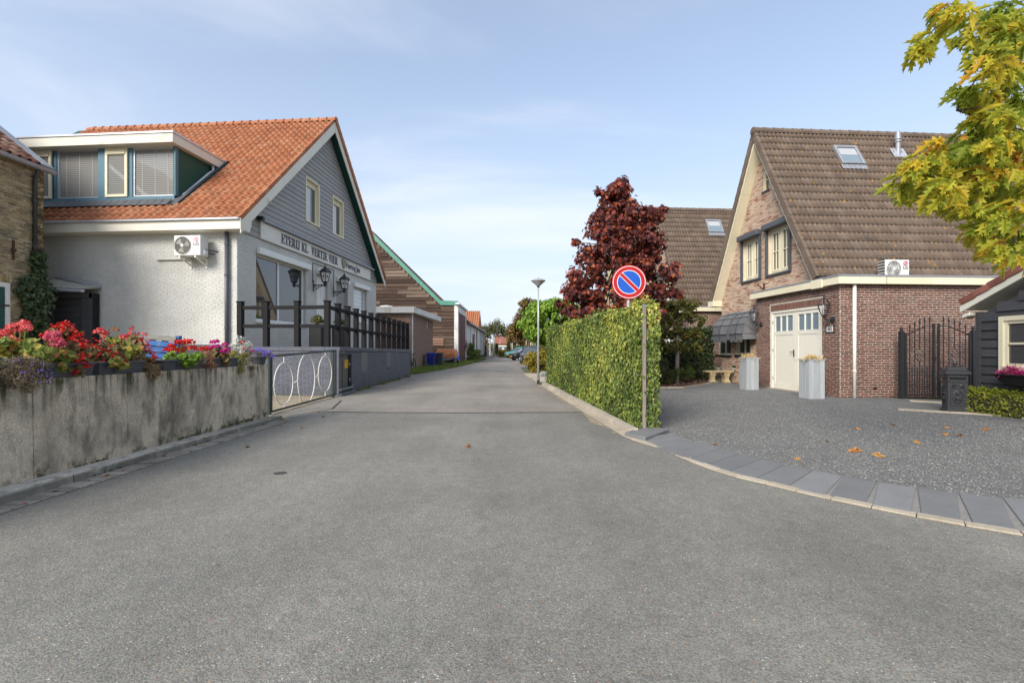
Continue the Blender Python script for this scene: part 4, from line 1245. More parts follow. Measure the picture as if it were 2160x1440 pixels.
# verge tiles and ridge tiles
nb_ = int(slope_len / .305)
for b in range(nb_):
    mb = MB(); o = RU.P(-.03, b * .305, .01 + .02)
    mb.hexa(o - RU.n * .15, RU.u * .10, RU.v * .33 - RU.n * .02, RU.n * .21)
    mb.build('verge_tile', MT['tile_orange'], rest, bevel=.02, seg=2)
RD = Plane(eP + run * 2 + Vector((0, 0, 4.92)), us, v=run * -1 + Vector((0, 0, rise)))
if RD.n.z < 0: RD.n = -RD.n
mb = MB(); mb.hexa(RD.P(-.06, -.1, -.05), RD.u * LR, RD.v * (slope_len + .05), RD.n * .10)
mb.build('back_slope', MT['tile_orange'], rest)
for b in range(nb_):
    mb = MB(); o = RD.P(-.09, b * .305, -.07)
    mb.hexa(o, RD.u * .12, RD.v * .32 - RD.n * .02, RD.n * .2); mb.build('verge_tile', MT['tile_orange'], rest, bevel=.02)
for k in range(30):
    mb = MB(); c0 = rid + us * (-.08 + k * .36) + Vector((0, 0, .0))
    prof = []
    for e_, rr in ((0, .155), (.30, .125), (.37, .12)):
        prof.append([c0 + us * e_ + uf * (rr * math.cos(t)) + Vector((0, 0, rr * .95 * math.sin(t) - .01)) for t in np.linspace(-.25, math.pi + .25, 9)])
    vs = [p for row in prof for p in row]
    fs = [(i * 9 + j, i * 9 + j + 1, (i + 1) * 9 + j + 1, (i + 1) * 9 + j) for i in range(2) for j in range(8)]
    fs += [tuple(range(8, -1, -1))]
    mb.add(vs, [f[::-1] for f in fs]); mb.build('ridge_tile', MT['tile_orange'], rest)
# white boards at the gable edges and eaves
for pln, sg in ((RU, 1), (RD, 1)):
    mb = MB(); o = pln.P(0, -.12, -.06)
    p0 = pln.P(.0, -.05, -.04); p1 = pln.P(.0, slope_len + (.02), -.04)
    dwn = Vector((0, 0, -.42))
    mb.prism([p0, p1, p1 + dwn * 1.0, p0 + dwn * .8], RF.n * .035)
    mb.build('bargeboard', MT['cream'], rest, bevel=.006)
mb = MB(); fo = eP + Vector((0, 0, 4.64))
mb.hexa(fo - uf * .02, us * (LR - .3), uf * .04, Vector((0, 0, .30)))
mb.build('eave_board', MT['cream'], rest, bevel=.006)
mb = MB(); mb.hexa(fo + uf * .02, us * (LR - .3), uf * .40, Vector((0, 0, .02))); mb.build('eave_soffit', MT['cream'], rest)
mb = MB(); mb.hexa(fo - uf * .09 + Vector((0, 0, .255)), us * (LR - .3), uf * .12, Vector((0, 0, .06))); mb.build('gutter', MT['zinc_pale'], rest, bevel=.012)
mb = MB()
q0 = fo - uf * .02
mb.prism([q0, q0 + Vector((0, 0, .3)), q0 + uf * .5 + Vector((0, 0, .3)), q0 + uf * .40], RF.n * .03); mb.build('eave_end', MT['cream'], rest)
# drain pipe
da, _ = RS.pix(478, 600, .09)
mb = MB(); mb.tube([RS.P(da, 4.66, .09), RS.P(da, .1, .09)], .052, 12); dp = mb.build('drain_pipe', MT['pvc_grey'], rest, smooth=True)
mb = MB()
for zz in (1.9, 3.4, 4.3): mb.lathe(RS.P(da, zz, .09), [(.06, -.03), (.06, .03)], 12)
mb.build('clamp', MT['pvc_grey'], dp)

# dormer
DF = Plane(N0 + uf * dfY, us, n=(-.0775, -1, 0))
def dzb(py): return DF.pix(300, py)[1]
z_bot, z_top = 5.80, 7.40
roof_z = lambda f_: 4.92 + (f_ + .36) * rise / (WF / 2 + .36)   # height of the slope f_ metres in from the side wall
dorm = MB()
back_f = (7.72 - 4.92) * (WF / 2 + .36) / rise - .36
for a_ in (DX0, DX1):
    mbk = dorm
    P0 = DF.P(a_, z_bot - .2); P1 = DF.P(a_, z_top + .05); P2 = N0 + us * a_ + uf * back_f + Vector((0, 0, z_top + .05)); 
    dorm.prism([P0, P1, P2], us * (.06 if a_ == DX0 else -.06))
dormer = dorm.build('dormer', MT['green_panel'], rest)
mb = MB(); fx0, fx1 = DX0 - .18, DX1 + .2
o = DF.P(fx0, z_top + .02, .30)
mb.hexa(o, us * (fx1 - fx0), uf * (back_f - dfY + .55), Vector((0, 0, .28))); mb.build('dormer_roof', MT['cream'], dormer, bevel=.008)
mb = MB(); o = DF.P(fx0 - .03, z_top + .30, .33); mb.hexa(o, us * (fx1 - fx0 + .06), uf * (back_f - dfY + .55), Vector((0, 0, .05))); mb.build('roof_trim', MT['zinc_pale'], dormer)
mb = MB(); DF.box(mb, DX0, DX1, z_bot - .12, z_bot + .13, -.06, .03); mb.build('dormer_sill', MT['blue_paint'], dormer)
def dpx(px): return DF.pix(px, 350)[0]
xs_ = [(372, 389, 'post'), (279, 372, 'big'), (271, 279, 'slim'), (225, 271, 'vent'), (209, 225, 'post'), (119, 209, 'big'), (113, 119, 'slim'), (66, 111, 'vent'), (50, 66, 'post')]
for l_, r_, kd in xs_:
    a1_, a0_ = dpx(l_), dpx(r_)
    a0_ = max(a0_, DX0)
    if kd in ('post', 'slim'):
        mb = MB(); DF.box(mb, a0_, a1_, z_bot + .13, z_top + .03, -.08, .0 if kd == 'slim' else .035); mb.build('dormer_post', MT['blue_paint'], dormer)
    else:
        h = (a0_, a1_, z_bot + .13, z_top + .02)
        if kd == 'big':
            w = window_in(DF, h, dormer, MT['zinc_pale'], MT['blind'], .05, .03)
            mb = MB()
            for f_ in (.2, .5, .8): x = a0_ + (a1_ - a0_) * f_; DF.box(mb, x - .008, x + .008, h[2] + .06, h[3] - .06, -.058, -.056)
            mb.build('blind_tape', MT['ac_wire'], w, kind='stuff')
        else:
            w = window_in(DF, h, dormer, MT['cream_clean'], MT['blind'], .075, -.06)
            mb = MB()
            for i in range(4): DF.box(mb, a0_ + .05, a1_ - .05, z_top - .17 + i * .045, z_top - .14 + i * .045, .05, .085)
            DF.box(mb, a0_ + .03, a1_ - .03, z_top - .19, z_top + .0, -.01, .05)
            mb.build('vent_grille', MT['cream_clean'], w)
mb = MB(); DF.box(mb, DX0 + .02, DX1 - .02, z_bot, z_top, -.3, -.14); mb.build('dormer_back', MT['black'], dormer)
# lead flashing below and along the cheek, pipe on the cheek
for i in range(21):
    mb = MB(); a_ = DX0 - .05 + i * .24
    b_ = (z_bot - .28 - 4.92) * slope_len / rise
    mb.hexa(RU.P(a_ + .34, b_ - .04, .075), RU.u * .235, RU.v * .30 + RU.n * .02, RU.n * .03); mb.build('lead_flashing', MT['lead'], rest, bevel=.012)
mb = MB(); bb0 = (z_bot - .25 - 4.92) * slope_len / rise; bb1 = (7.75 - 4.92) * slope_len / rise
mb.hexa(RU.P(DX0 + .34 - .24, bb0, .02), RU.u * .26, RU.v * (bb1 - bb0), RU.n * .03); mb.build('lead_valley', MT['lead'], rest)
mb = MB(); cxk = DX0 - .10
def ck(f_, z_): return N0 + us * cxk + uf * f_ + Vector((0, 0, z_))
mb.tube([ck(1.95, 7.42), ck(1.95, 7.22), ck(1.75, 7.06), ck(.86, 6.15), ck(.72, 6.02), ck(.72, 5.85)], .045, 8); mb.build('dormer_pipe', MT['zinc_pale'], rest, smooth=True)


# air conditioner outdoor units ---------------------------------------------
def ac_unit(name, label, pl, a0, z0, d0, w=.78, h=.56, dp=.30, faded=False, brackets=True, mirror=False):
    """Front face on PL at d0+dp; a runs to the left or the right of the viewer as PL does."""
    base = pl.P(a0 + w / 2, z0, d0 + dp / 2)
    t = thing(name, label, 'air conditioner', base, 'outdoor air conditioning units')
    X = pl.u if not mirror else -pl.u     # viewer's left to right
    c = pl.P(a0 + w / 2, z0, d0 + dp)
    Fp = Plane(c, X, n=pl.n)
    mb = MB(); Fp.box(mb, -w / 2, w / 2, 0, h, -dp, 0); mb.build('casing', MT['ac_white'], t, bevel=.012, seg=2)
    fc = (-w * .17, h * .5); r_ = h * .43
    mb = MB(); mb.lathe(Fp.P(fc[0], fc[1], .002), [(r_ * .98, 0), (r_ * .98, .004)], 36, (Fp.u, Fp.v, Fp.n)); mb.build('fan_recess', MT['ac_dark'], t)
    mb = MB()
    for i in range(3):
        a = i * 2.094
        mb.prism([Fp.P(fc[0] + q * r_ * math.cos(a + s_), fc[1] + q * r_ * math.sin(a + s_), .007) for q, s_ in ((.2, -.3), (.85, -.15), (.85, .75), (.2, .6))], Fp.n * .004)
    mb.build('fan_blade', MT['ac_wire'], t)
    mb = MB()
    for i in range(22):
        a = i * 2 * math.pi / 22
        mb.tube([Fp.P(fc[0] + q * r_ * math.cos(a + q * .5), fc[1] + q * r_ * math.sin(a + q * .5), .022) for q in (.15, .55, 1.0)], .0035, 4)
    for q in (.35, .6, .82, 1.0):
        mb.tube([Fp.P(fc[0] + q * r_ * math.cos(a), fc[1] + q * r_ * math.sin(a), .02) for a in np.linspace(0, 2 * math.pi, 28)[:-1]], .0035 if q < 1 else .008, 4, closed=True)
    mb.build('fan_guard', MT['ac_wire'] if faded else MT['ac_white'], t)
    mb = MB(); mb.lathe(Fp.P(fc[0], fc[1], .018), [(r_ * .17, 0), (r_ * .17, .012)], 18, (Fp.u, Fp.v, Fp.n)); mb.build('fan_hub', MT['ac_white'], t)
    lx = w * .34
    mb = MB(); mb.lathe(Fp.P(lx, h * .80, .001), [(h * .13, 0), (h * .13, .003)], 24, (Fp.u, Fp.v, Fp.n)); lg = mb.build('emblem', MT['pink_logo'] if faded else MT['red_logo'], t)
    mb = MB()
    q_ = h * .085
    mb.tube([Fp.P(lx + q_ * math.cos(a), h * .80 + q_ * math.sin(a), .005) for a in np.linspace(1.2, 6.28, 14)], .005, 4)
    mb.tube([Fp.P(lx + q_ * .95, h * .80, .005), Fp.P(lx + q_ * .3, h * .80, .005)], .005, 4)
    mb.tube([Fp.P(lx - q_ * .05, h * .80 + q_ * .5, .005), Fp.P(lx - q_ * .05, h * .80 - q_ * .45, .005), Fp.P(lx + q_ * .35, h * .80 - q_ * .45, .005)], .005, 4)
    mb.lathe(Fp.P(lx - q_ * .42, h * .80 + q_ * .4, .003), [(.008, 0), (.008, .004)], 8, (Fp.u, Fp.v, Fp.n))
    mb.build('emblem_mark', MT['sign_white'], lg)
    text_mesh('LG', h * .24, .002, MT['print_grey'], 'lettering', Fp.M(lx, h * .565, .003), t, bold=.004)
    mb = MB(); Fp.box(mb, lx - .08, lx + .08, h * .22, h * .43, .001, .003); mb.build('rating_plate', MT['white'] if faded else MT['ac_white'], t)
    if brackets:
        for s_ in (-w * .3, w * .3):
            mb = MB(); Fp.box(mb, s_ - .02, s_ + .02, -.06, -.012, -dp - d0, 0)
            mb.beam(Fp.P(s_, -.05, -.03), Fp.P(s_, -.22, -dp - d0 + .02), .035, .035); Fp.box(mb, s_ - .022, s_ + .022, -.30, -.01, -dp - d0, -dp - d0 + .03)
            mb.build('bracket', MT['pvc_cream'], t)
        mb = MB(); mb.tube([Fp.P(w / 2, h * .32, -dp * .5), Fp.P(w / 2 + .12, h * .34, -dp - d0 + .05), Fp.P(w / 2 + .2, h * .34, -dp - d0 + .03)], .018, 6)
        mb.tube([Fp.P(w / 2, h * .18, -dp * .5), Fp.P(w / 2 + .1, h * .18, -dp - d0 + .05)], .022, 6); mb.build('pipe', MT['ac_dark'], t)
        mb = MB(); Fp.box(mb, w / 2, w / 2 + .05, h * .05, h * .32, -dp * .8, -dp * .3); mb.build('valve_cover', MT['ac_white'], t, bevel=.012)
    else:
        mb = MB()
        for i in range(6): Fp.box(mb, -w / 2 - .008, -w / 2, .08 + i * .08, .135 + i * .08, -dp * .9, -dp * .1)
        mb.build('side_grille', MT['ac_dark'], t)
    return t


pa, pz_ = RS.pix(422.5, 538, .45)
ac_unit('air_conditioner', 'white outdoor unit with faded pink round emblem on brackets on the pale side wall', RS, pa, pz_, .15, faded=True, mirror=True)
mb = MB(); ca0, cz = RS.pix(404, 545, .04); ca1, _ = RS.pix(330, 545, .04); RS.box(mb, ca0, ca1, cz - .03, cz + .03, .01, .07)
mb.build('cable_duct', MT['paint_brick'], rest)


# lantern with scrolled arm -------------------------------------------------
def lantern(mb_f, mb_g, c, s, glass_flat=True):
    """Six-sided tapered lantern, c = middle of its foot."""
    n = 6
    mb_f.lathe(c, [(.045 * s, -.02 * s), (.05 * s, .0), (.10 * s, .03 * s), (.105 * s, .05 * s)], n)
    z0, z1 = .05 * s, .36 * s; r0, r1 = .10 * s, .175 * s
    for k in range(n):
        a = 2 * math.pi * k / n
        mb_f.tube([c + Vector((r0 * math.cos(a), r0 * math.sin(a), z0)), c + Vector((r1 * math.cos(a), r1 * math.sin(a), z1))], .011 * s, 5)
    mb_g.lathe(c, [(r0 * .93, z0 + .005), (r1 * .93, z1)], n)
    mb_f.lathe(c, [(.215 * s, z1), (.222 * s, z1 + .02 * s), (.15 * s, z1 + .10 * s), (.06 * s, z1 + .145 * s), (.045 * s, z1 + .17 * s), (.055 * s, z1 + .185 * s), (.02 * s, z1 + .20 * s), (.028 * s, z1 + .23 * s), (.004 * s, z1 + .27 * s)], n)


def scroll(c, r0, turns, ux, uz, sgn=1, n=18):
    return [c + ux * (sgn * r0 * (1 - .72 * t) * math.cos(turns * 2 * math.pi * t)) + uz * (r0 * (1 - .72 * t) * math.sin(turns * 2 * math.pi * t)) for t in np.linspace(0, 1, n)]


def facade_lamp(px_m, px_l, py_rail, label):
    a_, z_ = RF.pix(px_m, py_rail)
    base = RF.P(a_, z_, 0)
    L_ = .48
    t = thing('wall_lantern', label, 'wall lamp', base, 'lanterns on the eatery front')
    n_ = RF.n; up = Vector((0, 0, 1))
    mb = MB()
    mb.hexa(base + n_ * .008 - uf * .02 - up * .24, uf * .04, n_ * .025, up * .42)
    mb.beam(base + n_ * .02, base + n_ * (L_ + .08), .028, .028)
    mb.build('arm', MT['iron'], t)
    mb = MB()
    mb.tube([base + n_ * (.03 + .36 * math.sin(a) ) - up * (.02 + .20 * (1 - math.cos(a)) ) for a in ()] or [base + n_ * .03 - up * .20, base + n_ * .14 - up * .17, base + n_ * .28 - up * .09, base + n_ * .40 - up * .03], .010, 5)
    for cx_, cz_, r_ in ((.13, -.10, .075), (.25, -.065, .055), (.35, -.04, .035), (.07, -.05, .035)):
        mb.tube(scroll(base + n_ * cx_ + up * cz_, r_, 1.6, n_, up), .0075, 5)
    mb.build('scrollwork', MT['iron'], t)
    mf, mg = MB(), MB()
    c = base + n_ * L_ + up * .06
    mf.hexa(base + n_ * (L_ - .04) - uf * .04 - up * .07, uf * .08, n_ * .08, up * .12)
    lantern(mf, mg, c, 1.12)
    mf.build('lantern_frame', MT['iron'], t); g = mg.build('lantern_glass', MT['lamp_milk'], t)
    mb = MB()
    for k in range(6):
        a = 2 * math.pi * (k + .5) / 6; d_ = Vector((math.cos(a), math.sin(a), -.22)).normalized(); tt = Vector((-math.sin(a), math.cos(a), 0))
        cc = c + Vector((math.cos(a), math.sin(a), 0)) * .132 + up * .24
        mb.prism([cc + tt * .035 + up * .05, cc - tt * .035 + up * .05, cc - tt * .035, cc - up * .045, cc + tt * .035], d_ * .004)
    mb.build('emblem', MT['letter'], g)


facade_lamp(660, 685, 601, 'black scroll-arm lantern beside the big window of the eatery')
facade_lamp(702.6, 726, 614.5, 'black scroll-arm lantern beside the grey boarded door of the eatery')

# ------------------------------------------------------------------ terrace with railing
C0, D0 = Vector((-4.745, 12.48, 0)), Vector((-4.77, 21.3, 0))
ut = (D0 - C0).normalized(); LT = (D0 - C0).length
TW = Plane(C0, ut, n=(ut.y, -ut.x, 0))
TF = Plane(C0, us, n=(-.0775, -1, 0))
LTF = 3.35
terr = thing('terrace', 'raised terrace with dark blue-grey painted brick wall beside the lane', 'terrace', C0)
t_top = lambda a: 1.345 - .0105 * a
dr0, drz1 = TW.pix(716, 748.5); dr1, _ = TW.pix(741.5, 748.5); _, drz0 = TW.pix(716, 822)
TDOOR = (dr0, dr1, .14, drz1)
vents = []
for l_, r_, t_, b_ in ((762, 774.5, 743.5, 785), (815.5, 824, 743, 777)):
    x0, zt = TW.pix(l_, t_); x1, zb = TW.pix(r_, b_); vents.append((x0, x1, zb + .06, zt))
t_out = [(0, -.02), (LT, -.02), (LT, t_top(LT) - .10), (0, t_top(0) - .10)]
wall_body(TW, t_out, [TDOOR], .25, MT['plinth_mortar'], 'lane_wall', terr)
bricks(TW, brick_rects([(0, 0), (LT, 0), (LT, t_top(LT) - .11), (0, t_top(0) - .11)], [TDOOR] + vents, .205, .055, .01), MT['plinth_brick'], terr, proud=.004, ch=.002, indiv=150, full=.204, vary=.0010)
f_out = [(.25, -.02), (LTF, -.02), (LTF, 1.26), (.25, 1.24)]
wall_body(TF, f_out, [], .25, MT['plinth_mortar'], 'front_wall', terr)
bricks(TF, brick_rects([(0, 0), (LTF, 0), (LTF, 1.23), (0, 1.23)], [], .205, .055, .01), MT['plinth_brick'], terr, proud=.004, ch=.002, indiv=150, full=.204, vary=.0010)
mb = MB()
for k in range(9):
    a0, a1 = k * LT / 9 + .003, (k + 1) * LT / 9 - .003
    p = [TW.P(a0, t_top(a0) - .11, .025), TW.P(a1, t_top(a1) - .11, .025), TW.P(a1, t_top(a1), .025), TW.P(a0, t_top(a0), .025)]
    mb = MB(); mb.prism(p, TW.n * -.42); mb.build('coping', MT['plinth_brick'], terr, bevel=.008)
mb = MB(); mb.hexa(TF.P(.40, 1.235, .025), us * (LTF - .4), TF.n * -.42, Vector((0, 0, .115))); mb.build('coping', MT['plinth_brick'], terr, bevel=.008)
mb = MB(); mb.prism([C0 + V(-.3, .3, 1.15), D0 + V(-.3, -.2, 1.08), D0 + V(-3, -.2, 1.08), C0 + V(-3.2, .5, 1.15)], (0, 0, .09)); mb.build('terrace_floor', MT['kerb'], terr)
mb = MB(); mb.hexa(D0 + V(0, -.25, 0), V(-3.0, .2, 0), V(0, .25, 0), V(0, 0, 1.12)); mb.build('end_wall', MT['plinth_brick'], terr)
# small door in the lane wall
mb = MB(); xm = dr0 + (dr1 - dr0) * .36
TW.box(mb, dr0, xm, .14, drz1, -.10, -.06); TW.box(mb, xm + .02, dr1 - .1, .14, drz1, -.10, -.065)
cdoor = mb.build('cellar_door', MT['door_grey'], terr)
mb = MB(); TW.box(mb, xm, xm + .035, .14, drz1, -.11, -.055); TW.box(mb, dr1 - .1, dr1, .14, drz1, -.12, -.03); mb.build('door_edge', MT['black'], cdoor)
mb = MB()
for zz in (.35, .8): TW.box(mb, dr1 - .11, dr1 - .05, zz, zz + .09, -.03, -.02)
mb.build('hinge', MT['zinc'], cdoor)
yx0, yz1 = TW.pix(727, 759, -.06); yx1, yz0 = TW.pix(737, 775, -.06)
mb = MB(); TW.box(mb, yx0, yx1, yz0, yz1, -.062, -.055); ys_ = mb.build('warning_plate', MT['yellow'], cdoor)
mb = MB(); w_ = yx1 - yx0; h_ = yz1 - yz0
for i in range(2): TW.box(mb, yx0 + w_ * .45, yx0 + w_ * .85, yz0 + h_ * (.62 + i * .12), yz0 + h_ * (.68 + i * .12), -.055, -.0535)
for i in range(3): TW.box(mb, yx0 + w_ * .35, yx0 + w_ * .88, yz0 + h_ * (.14 + i * .11), yz0 + h_ * (.19 + i * .11), -.055, -.0535)
mb.build('print', MT['black'], ys_)
mb = MB(); TW.box(mb, yx0 + w_ * .15, yx0 + w_ * .30, yz0 + h_ * .60, yz0 + h_ * .85, -.055, -.053); mb.build('print', MT['sign_red'], ys_)
mb = MB(); mb.tube([TW.P(dr0 - .02, .16, .03), TW.P(dr1 + .02, .16, .03)], .05, 8); TW.box(mb, dr0 - .02, dr1 + .06, -.01, .07, -.02, .10); mb.build('threshold', MT['pvc_grey'], terr, bevel=.01)
for (x0, x1, zb, zt) in vents:
    mb = MB(); TW.box(mb, x0, x1, zb, zt, -.004, .006)
    for i in range(9):
        zz = zb + (zt - zb) * (i + .5) / 9; TW.box(mb, x0 + .02, x1 - .02, zz - .01, zz + .008, .006, .012)
    for i in range(5):
        xx = x0 + (x1 - x0) * (i + .5) / 5; TW.box(mb, xx - .008, xx + .008, zb + .02, zt - .02, .006, .011)
    mb.build('vent_grid', MT['grille'], terr)

railing = thing('railing', 'black timber post and rail fence round the raised terrace', 'fence', C0)
rl = [Vector((-5.12, 12.62, 0)) + (Vector((-4.87, 21.2, 0)) - Vector((-5.12, 12.62, 0))) * (k / 12) for k in range(13)]
rfx = [at(px, 640, 12.66 + .0775 * (-5.12 - (px - CX) / F * 12.7)) for px in (627.5, 562, 507.5)]
rf = [Vector((p.x, p.y, 0)) for p in rfx]
pw = .14


def rpost(p, ax, ay, zt):
    mb = MB(); ax = ax.normalized(); ay = ay.normalized()
    mb.hexa(p - ax * pw / 2 - ay * pw / 2 + V(0, 0, 1.15), ax * pw, ay * pw, V(0, 0, zt - 1.15))
    o = mb.build('post', MT['rail'], railing, bevel=.006)
    mb = MB(); e = .018
    mb.hexa(p - ax * (pw / 2 + e) - ay * (pw / 2 + e) + V(0, 0, zt), ax * (pw + 2 * e), ay * (pw + 2 * e), V(0, 0, .035)); mb.build('cap', MT['rail'], o, bevel=.01)


tz = lambda k: 2.60 - .0125 * k
dl = (rl[-1] - rl[0]).normalized(); dn2 = Vector((dl.y, -dl.x, 0))
for k, p in enumerate(rl): rpost(p, dl, dn2, tz(k))
for p in rf: rpost(p, us, uf, 2.60)
chain = rf[::-1] + rl
zz_ = [2.6] * 3 + [tz(k) for k in range(13)]
for i in range(len(chain) - 1):
    for dz in (-.15, -.67):
        mb = MB(); p, q = chain[i], chain[i + 1]; t = (q - p).normalized()
        mb.beam(p + t * .06 + V(0, 0, zz_[i] + dz), q - t * .06 + V(0, 0, zz_[i + 1] + dz), .07, .10); mb.build('rail', MT['rail'], railing, bevel=.006)

# black planters on the terrace
for px, Y, w_, h_, lb in ((670, 14.9, .40, .82, 'tall black planter with a small shrub behind the rails below the front door'), (716, 16.4, .40, .82, 'tall black planter behind the rails by the grey boarded door')):
    X = (px - CX) / F * Y
    t = thing('planter', lb, 'planter', (X, Y, 1.22), 'black planters on the terrace')
    mb = MB()
    mb.prism([(X - w_ / 2, Y - w_ / 2, 1.22), (X + w_ / 2, Y - w_ / 2, 1.22), (X + w_ / 2, Y + w_ / 2, 1.22), (X - w_ / 2, Y + w_ / 2, 1.22)], (0, 0, h_)); mb.build('pot', MT['black'], t, bevel=.01)
    mb = MB(); mb.box(X - w_ / 2 - .02, X + w_ / 2 + .02, Y - w_ / 2 - .02, Y + w_ / 2 + .02, 1.22 + h_, 1.27 + h_); mb.build('rim', MT['black'], t, bevel=.01)
    P_, N_ = clump_points([(X, Y, 1.4 + h_)], [.2], 160, rng)
    pl_ = thing('shrub', 'small pale green shrub growing in the ' + ('planter below the front door' if px < 700 else 'planter by the boarded door'), 'plant', (X, Y, 1.27 + h_))
    leaf_cloud('foliage', P_, N_, (0, 0, 1), .09, OVAL, MT['hornbeam'], pl_)
    mb = MB(); mb.tube([(X, Y, 1.26 + h_), (X + .01, Y, 1.5 + h_)], .012, 5); mb.build('stem', MT['twig'], pl_)
# ------------------------------------------------------------------ old yellow brick house at the left edge
OC = Vector((-12.66, 12.3, 0))
oh = thing('brick_house', 'old weathered yellow brick house with zinc gutter at the left edge', 'house', OC)
OW = Plane(OC, (0, -1, 0), n=(1, 0, 0))
ow1, _ = OW.pix(20, 600); _, owz = OW.pix(16, 597)
OWIN = (ow1, 3.0, .9, owz)
wall_body(OW, [(0, 0), (3.6, 0), (3.6, 6.15), (0, 6.15)], [OWIN], .3, MT['mortar_yellow'], 'front_wall', oh)
bricks(OW, brick_rects([(0, .6), (2.6, .6), (2.6, 6.12), (0, 6.12)], [OWIN], .165, .046, .011, jit=.003), MT['brick_yellow'], oh, proud=.008, ch=.005, indiv=300, full=.16, vary=.003)
OG = Plane(OC, (-1, 0, 0), n=(0, 1, 0))
mb = MB(); mb.prism([OC, OC + V(-7, 0, 0), OC + V(-7, 0, 6.1), OC + V(-3.5, 0, 8.9), OC + V(0, 0, 6.1)], (0, -.3, 0)); mb.build('gable_wall', MT['mortar_yellow'], oh)
osl = math.radians(38.5)
OR = Plane(OC + V(.12, .08, 6.16), (0, -1, 0), v=(-math.cos(osl), 0, math.sin(osl)))
if OR.n.z < 0: OR.n = -OR.n
mb = MB(); mb.hexa(OR.P(.03, 0, -.12), OR.u * 3.7, OR.v * 4.6, OR.n * .10); mb.build('roof', MT['tile_old'], oh)
tiles(OR, 2.6, 3.6, .235, .30, MT['tile_old'], oh, pan, indiv=60, a_from=.28)
mb = MB(); mb.hexa(OR.P(-.06, -.02, -.02), OR.u * .34, OR.v * 4.4, OR.n * .09); mb.build('verge_strip', MT['zinc'], oh, bevel=.02)
mb = MB()
gutc = [OC + V(.16, .12 - 3.75 * k, 6.10) for k in (0, 1)]
prof = [(math.cos(t) * .085, math.sin(t) * .085) for t in np.linspace(math.pi, 2 * math.pi, 9)]
prof = [(-.09, .02)] + prof + [(.095, .02), (.075, .0)] + [(math.cos(t) * .07, math.sin(t) * .07) for t in np.linspace(2 * math.pi, math.pi, 7)]
mb.prism([gutc[0] + V(x, 0, z) for x, z in prof], (0, -3.75, 0)); gt = mb.build('gutter', MT['zinc'], oh, smooth=False)
for yy in (.5, 1.2, 1.9):
    mb = MB(); mb.tube([gutc[0] + V(.092 * math.cos(t), -yy, .092 * math.sin(t)) for t in np.linspace(math.pi, 2 * math.pi, 9)], .008, 5); mb.build('gutter_hook', MT['zinc'], gt)
mb = MB(); pa_, _ = OW.pix(75, 500, .08)
mb.tube([OW.P(pa_, 6.05, .16), OW.P(pa_, 5.88, .10), OW.P(pa_, 5.75, .07), OW.P(pa_, .2, .07)], .045, 8); dpo = mb.build('drain_pipe', MT['iron'], oh, smooth=True)
mb = MB()
for zz in (5.2, 4.0, 2.8): mb.lathe(OW.P(pa_, zz, .07), [(.058, -.04), (.058, .04)], 8)
mb.build('clamp', MT['iron'], dpo)
aa_, az_ = OW.pix(28, 528, .02)
mb = MB(); mb.hexa(OW.P(aa_ - .02, az_ - .24, 0.01), OW.u * .04, V(0, 0, .5), OW.n * .03); mb.hexa(OW.P(aa_ - .045, az_ - .03, .01), OW.u * .09, V(0, 0, .07), OW.n * .05); mb.build('wall_anchor', MT['rust'], oh)
mb = MB(); OW.box(mb, ow1, ow1 + .11, .9, owz, -.06, .02); OW.box(mb, ow1 + .11, 3.0, owz - .11, owz, -.06, .02); wfr = mb.build('window', MT['white_old'], oh)
for zz in (1.1, 1.75): pass
mb = MB()
for k in range(4): OW.box(mb, ow1 + .115 + k * .17, ow1 + .28 + k * .17, .9, owz - .115, -.04, .01)
shu = mb.build('shutter', MT['soffit_green'], wfr, kind='stuff')
mb = MB()
for zz in (1.35, 2.35): OW.box(mb, ow1 + .02, ow1 + .5, zz, zz + .05, .012, .03)
mb.build('hinge', MT['iron'], wfr)
for k in range(9):
    mb = MB(); x = ow1 - .05 + k * .075; OW.box(mb, x, x + .064, owz + .02, owz + .20, 0, .014); mb.build('lintel_brick', MT['brick_yellow'], oh)
# ivy climbing on it
iv = thing('climbing_ivy', 'dark green ivy climbing the corner of the old yellow brick house', 'climber', OW.P(.7, 0, .05))
n = 1900
ia0, iz0 = OW.pix(88, 700); ia1, iz1 = OW.pix(36, 545)
u_ = rng.random(n); zz = .4 + (iz1 + .25 - .4) * rng.random(n) ** 1.1
top = (zz - .4) / (iz1 - .15)
wv = .5 + .2 * np.sin(zz * 3.1)
cen = ia0 + .42 - .25 * np.clip(top, 0, 1)
hw = np.where(top > .8, .16, .36) * (1 + .3 * np.sin(zz * 5)) * np.clip(1.25 - top * .45, .2, 1)
aa = cen + (u_ - .5) * 2 * hw + rng.normal(0, .04, n)
P_ = np.stack([np.full(n, OC.x) + rng.uniform(.03, .22, n), OC.y - aa, zz], 1)
leaf_cloud('foliage', P_, (1, -.3, .35), (0, 0, -1), .105, IVY, MT['ivy_dark'], iv, spread=.5)
mb = MB()
for k in range(4): mb.tube([OW.P(ia0 + .3 + .05 * k, .3, .03), OW.P(ia0 + .36 - .03 * k, 1.6, .04), OW.P(ia0 + .25 + .04 * k, 3.0, .03)], .014, 5)
mb.build('stem', MT['twig'], iv)

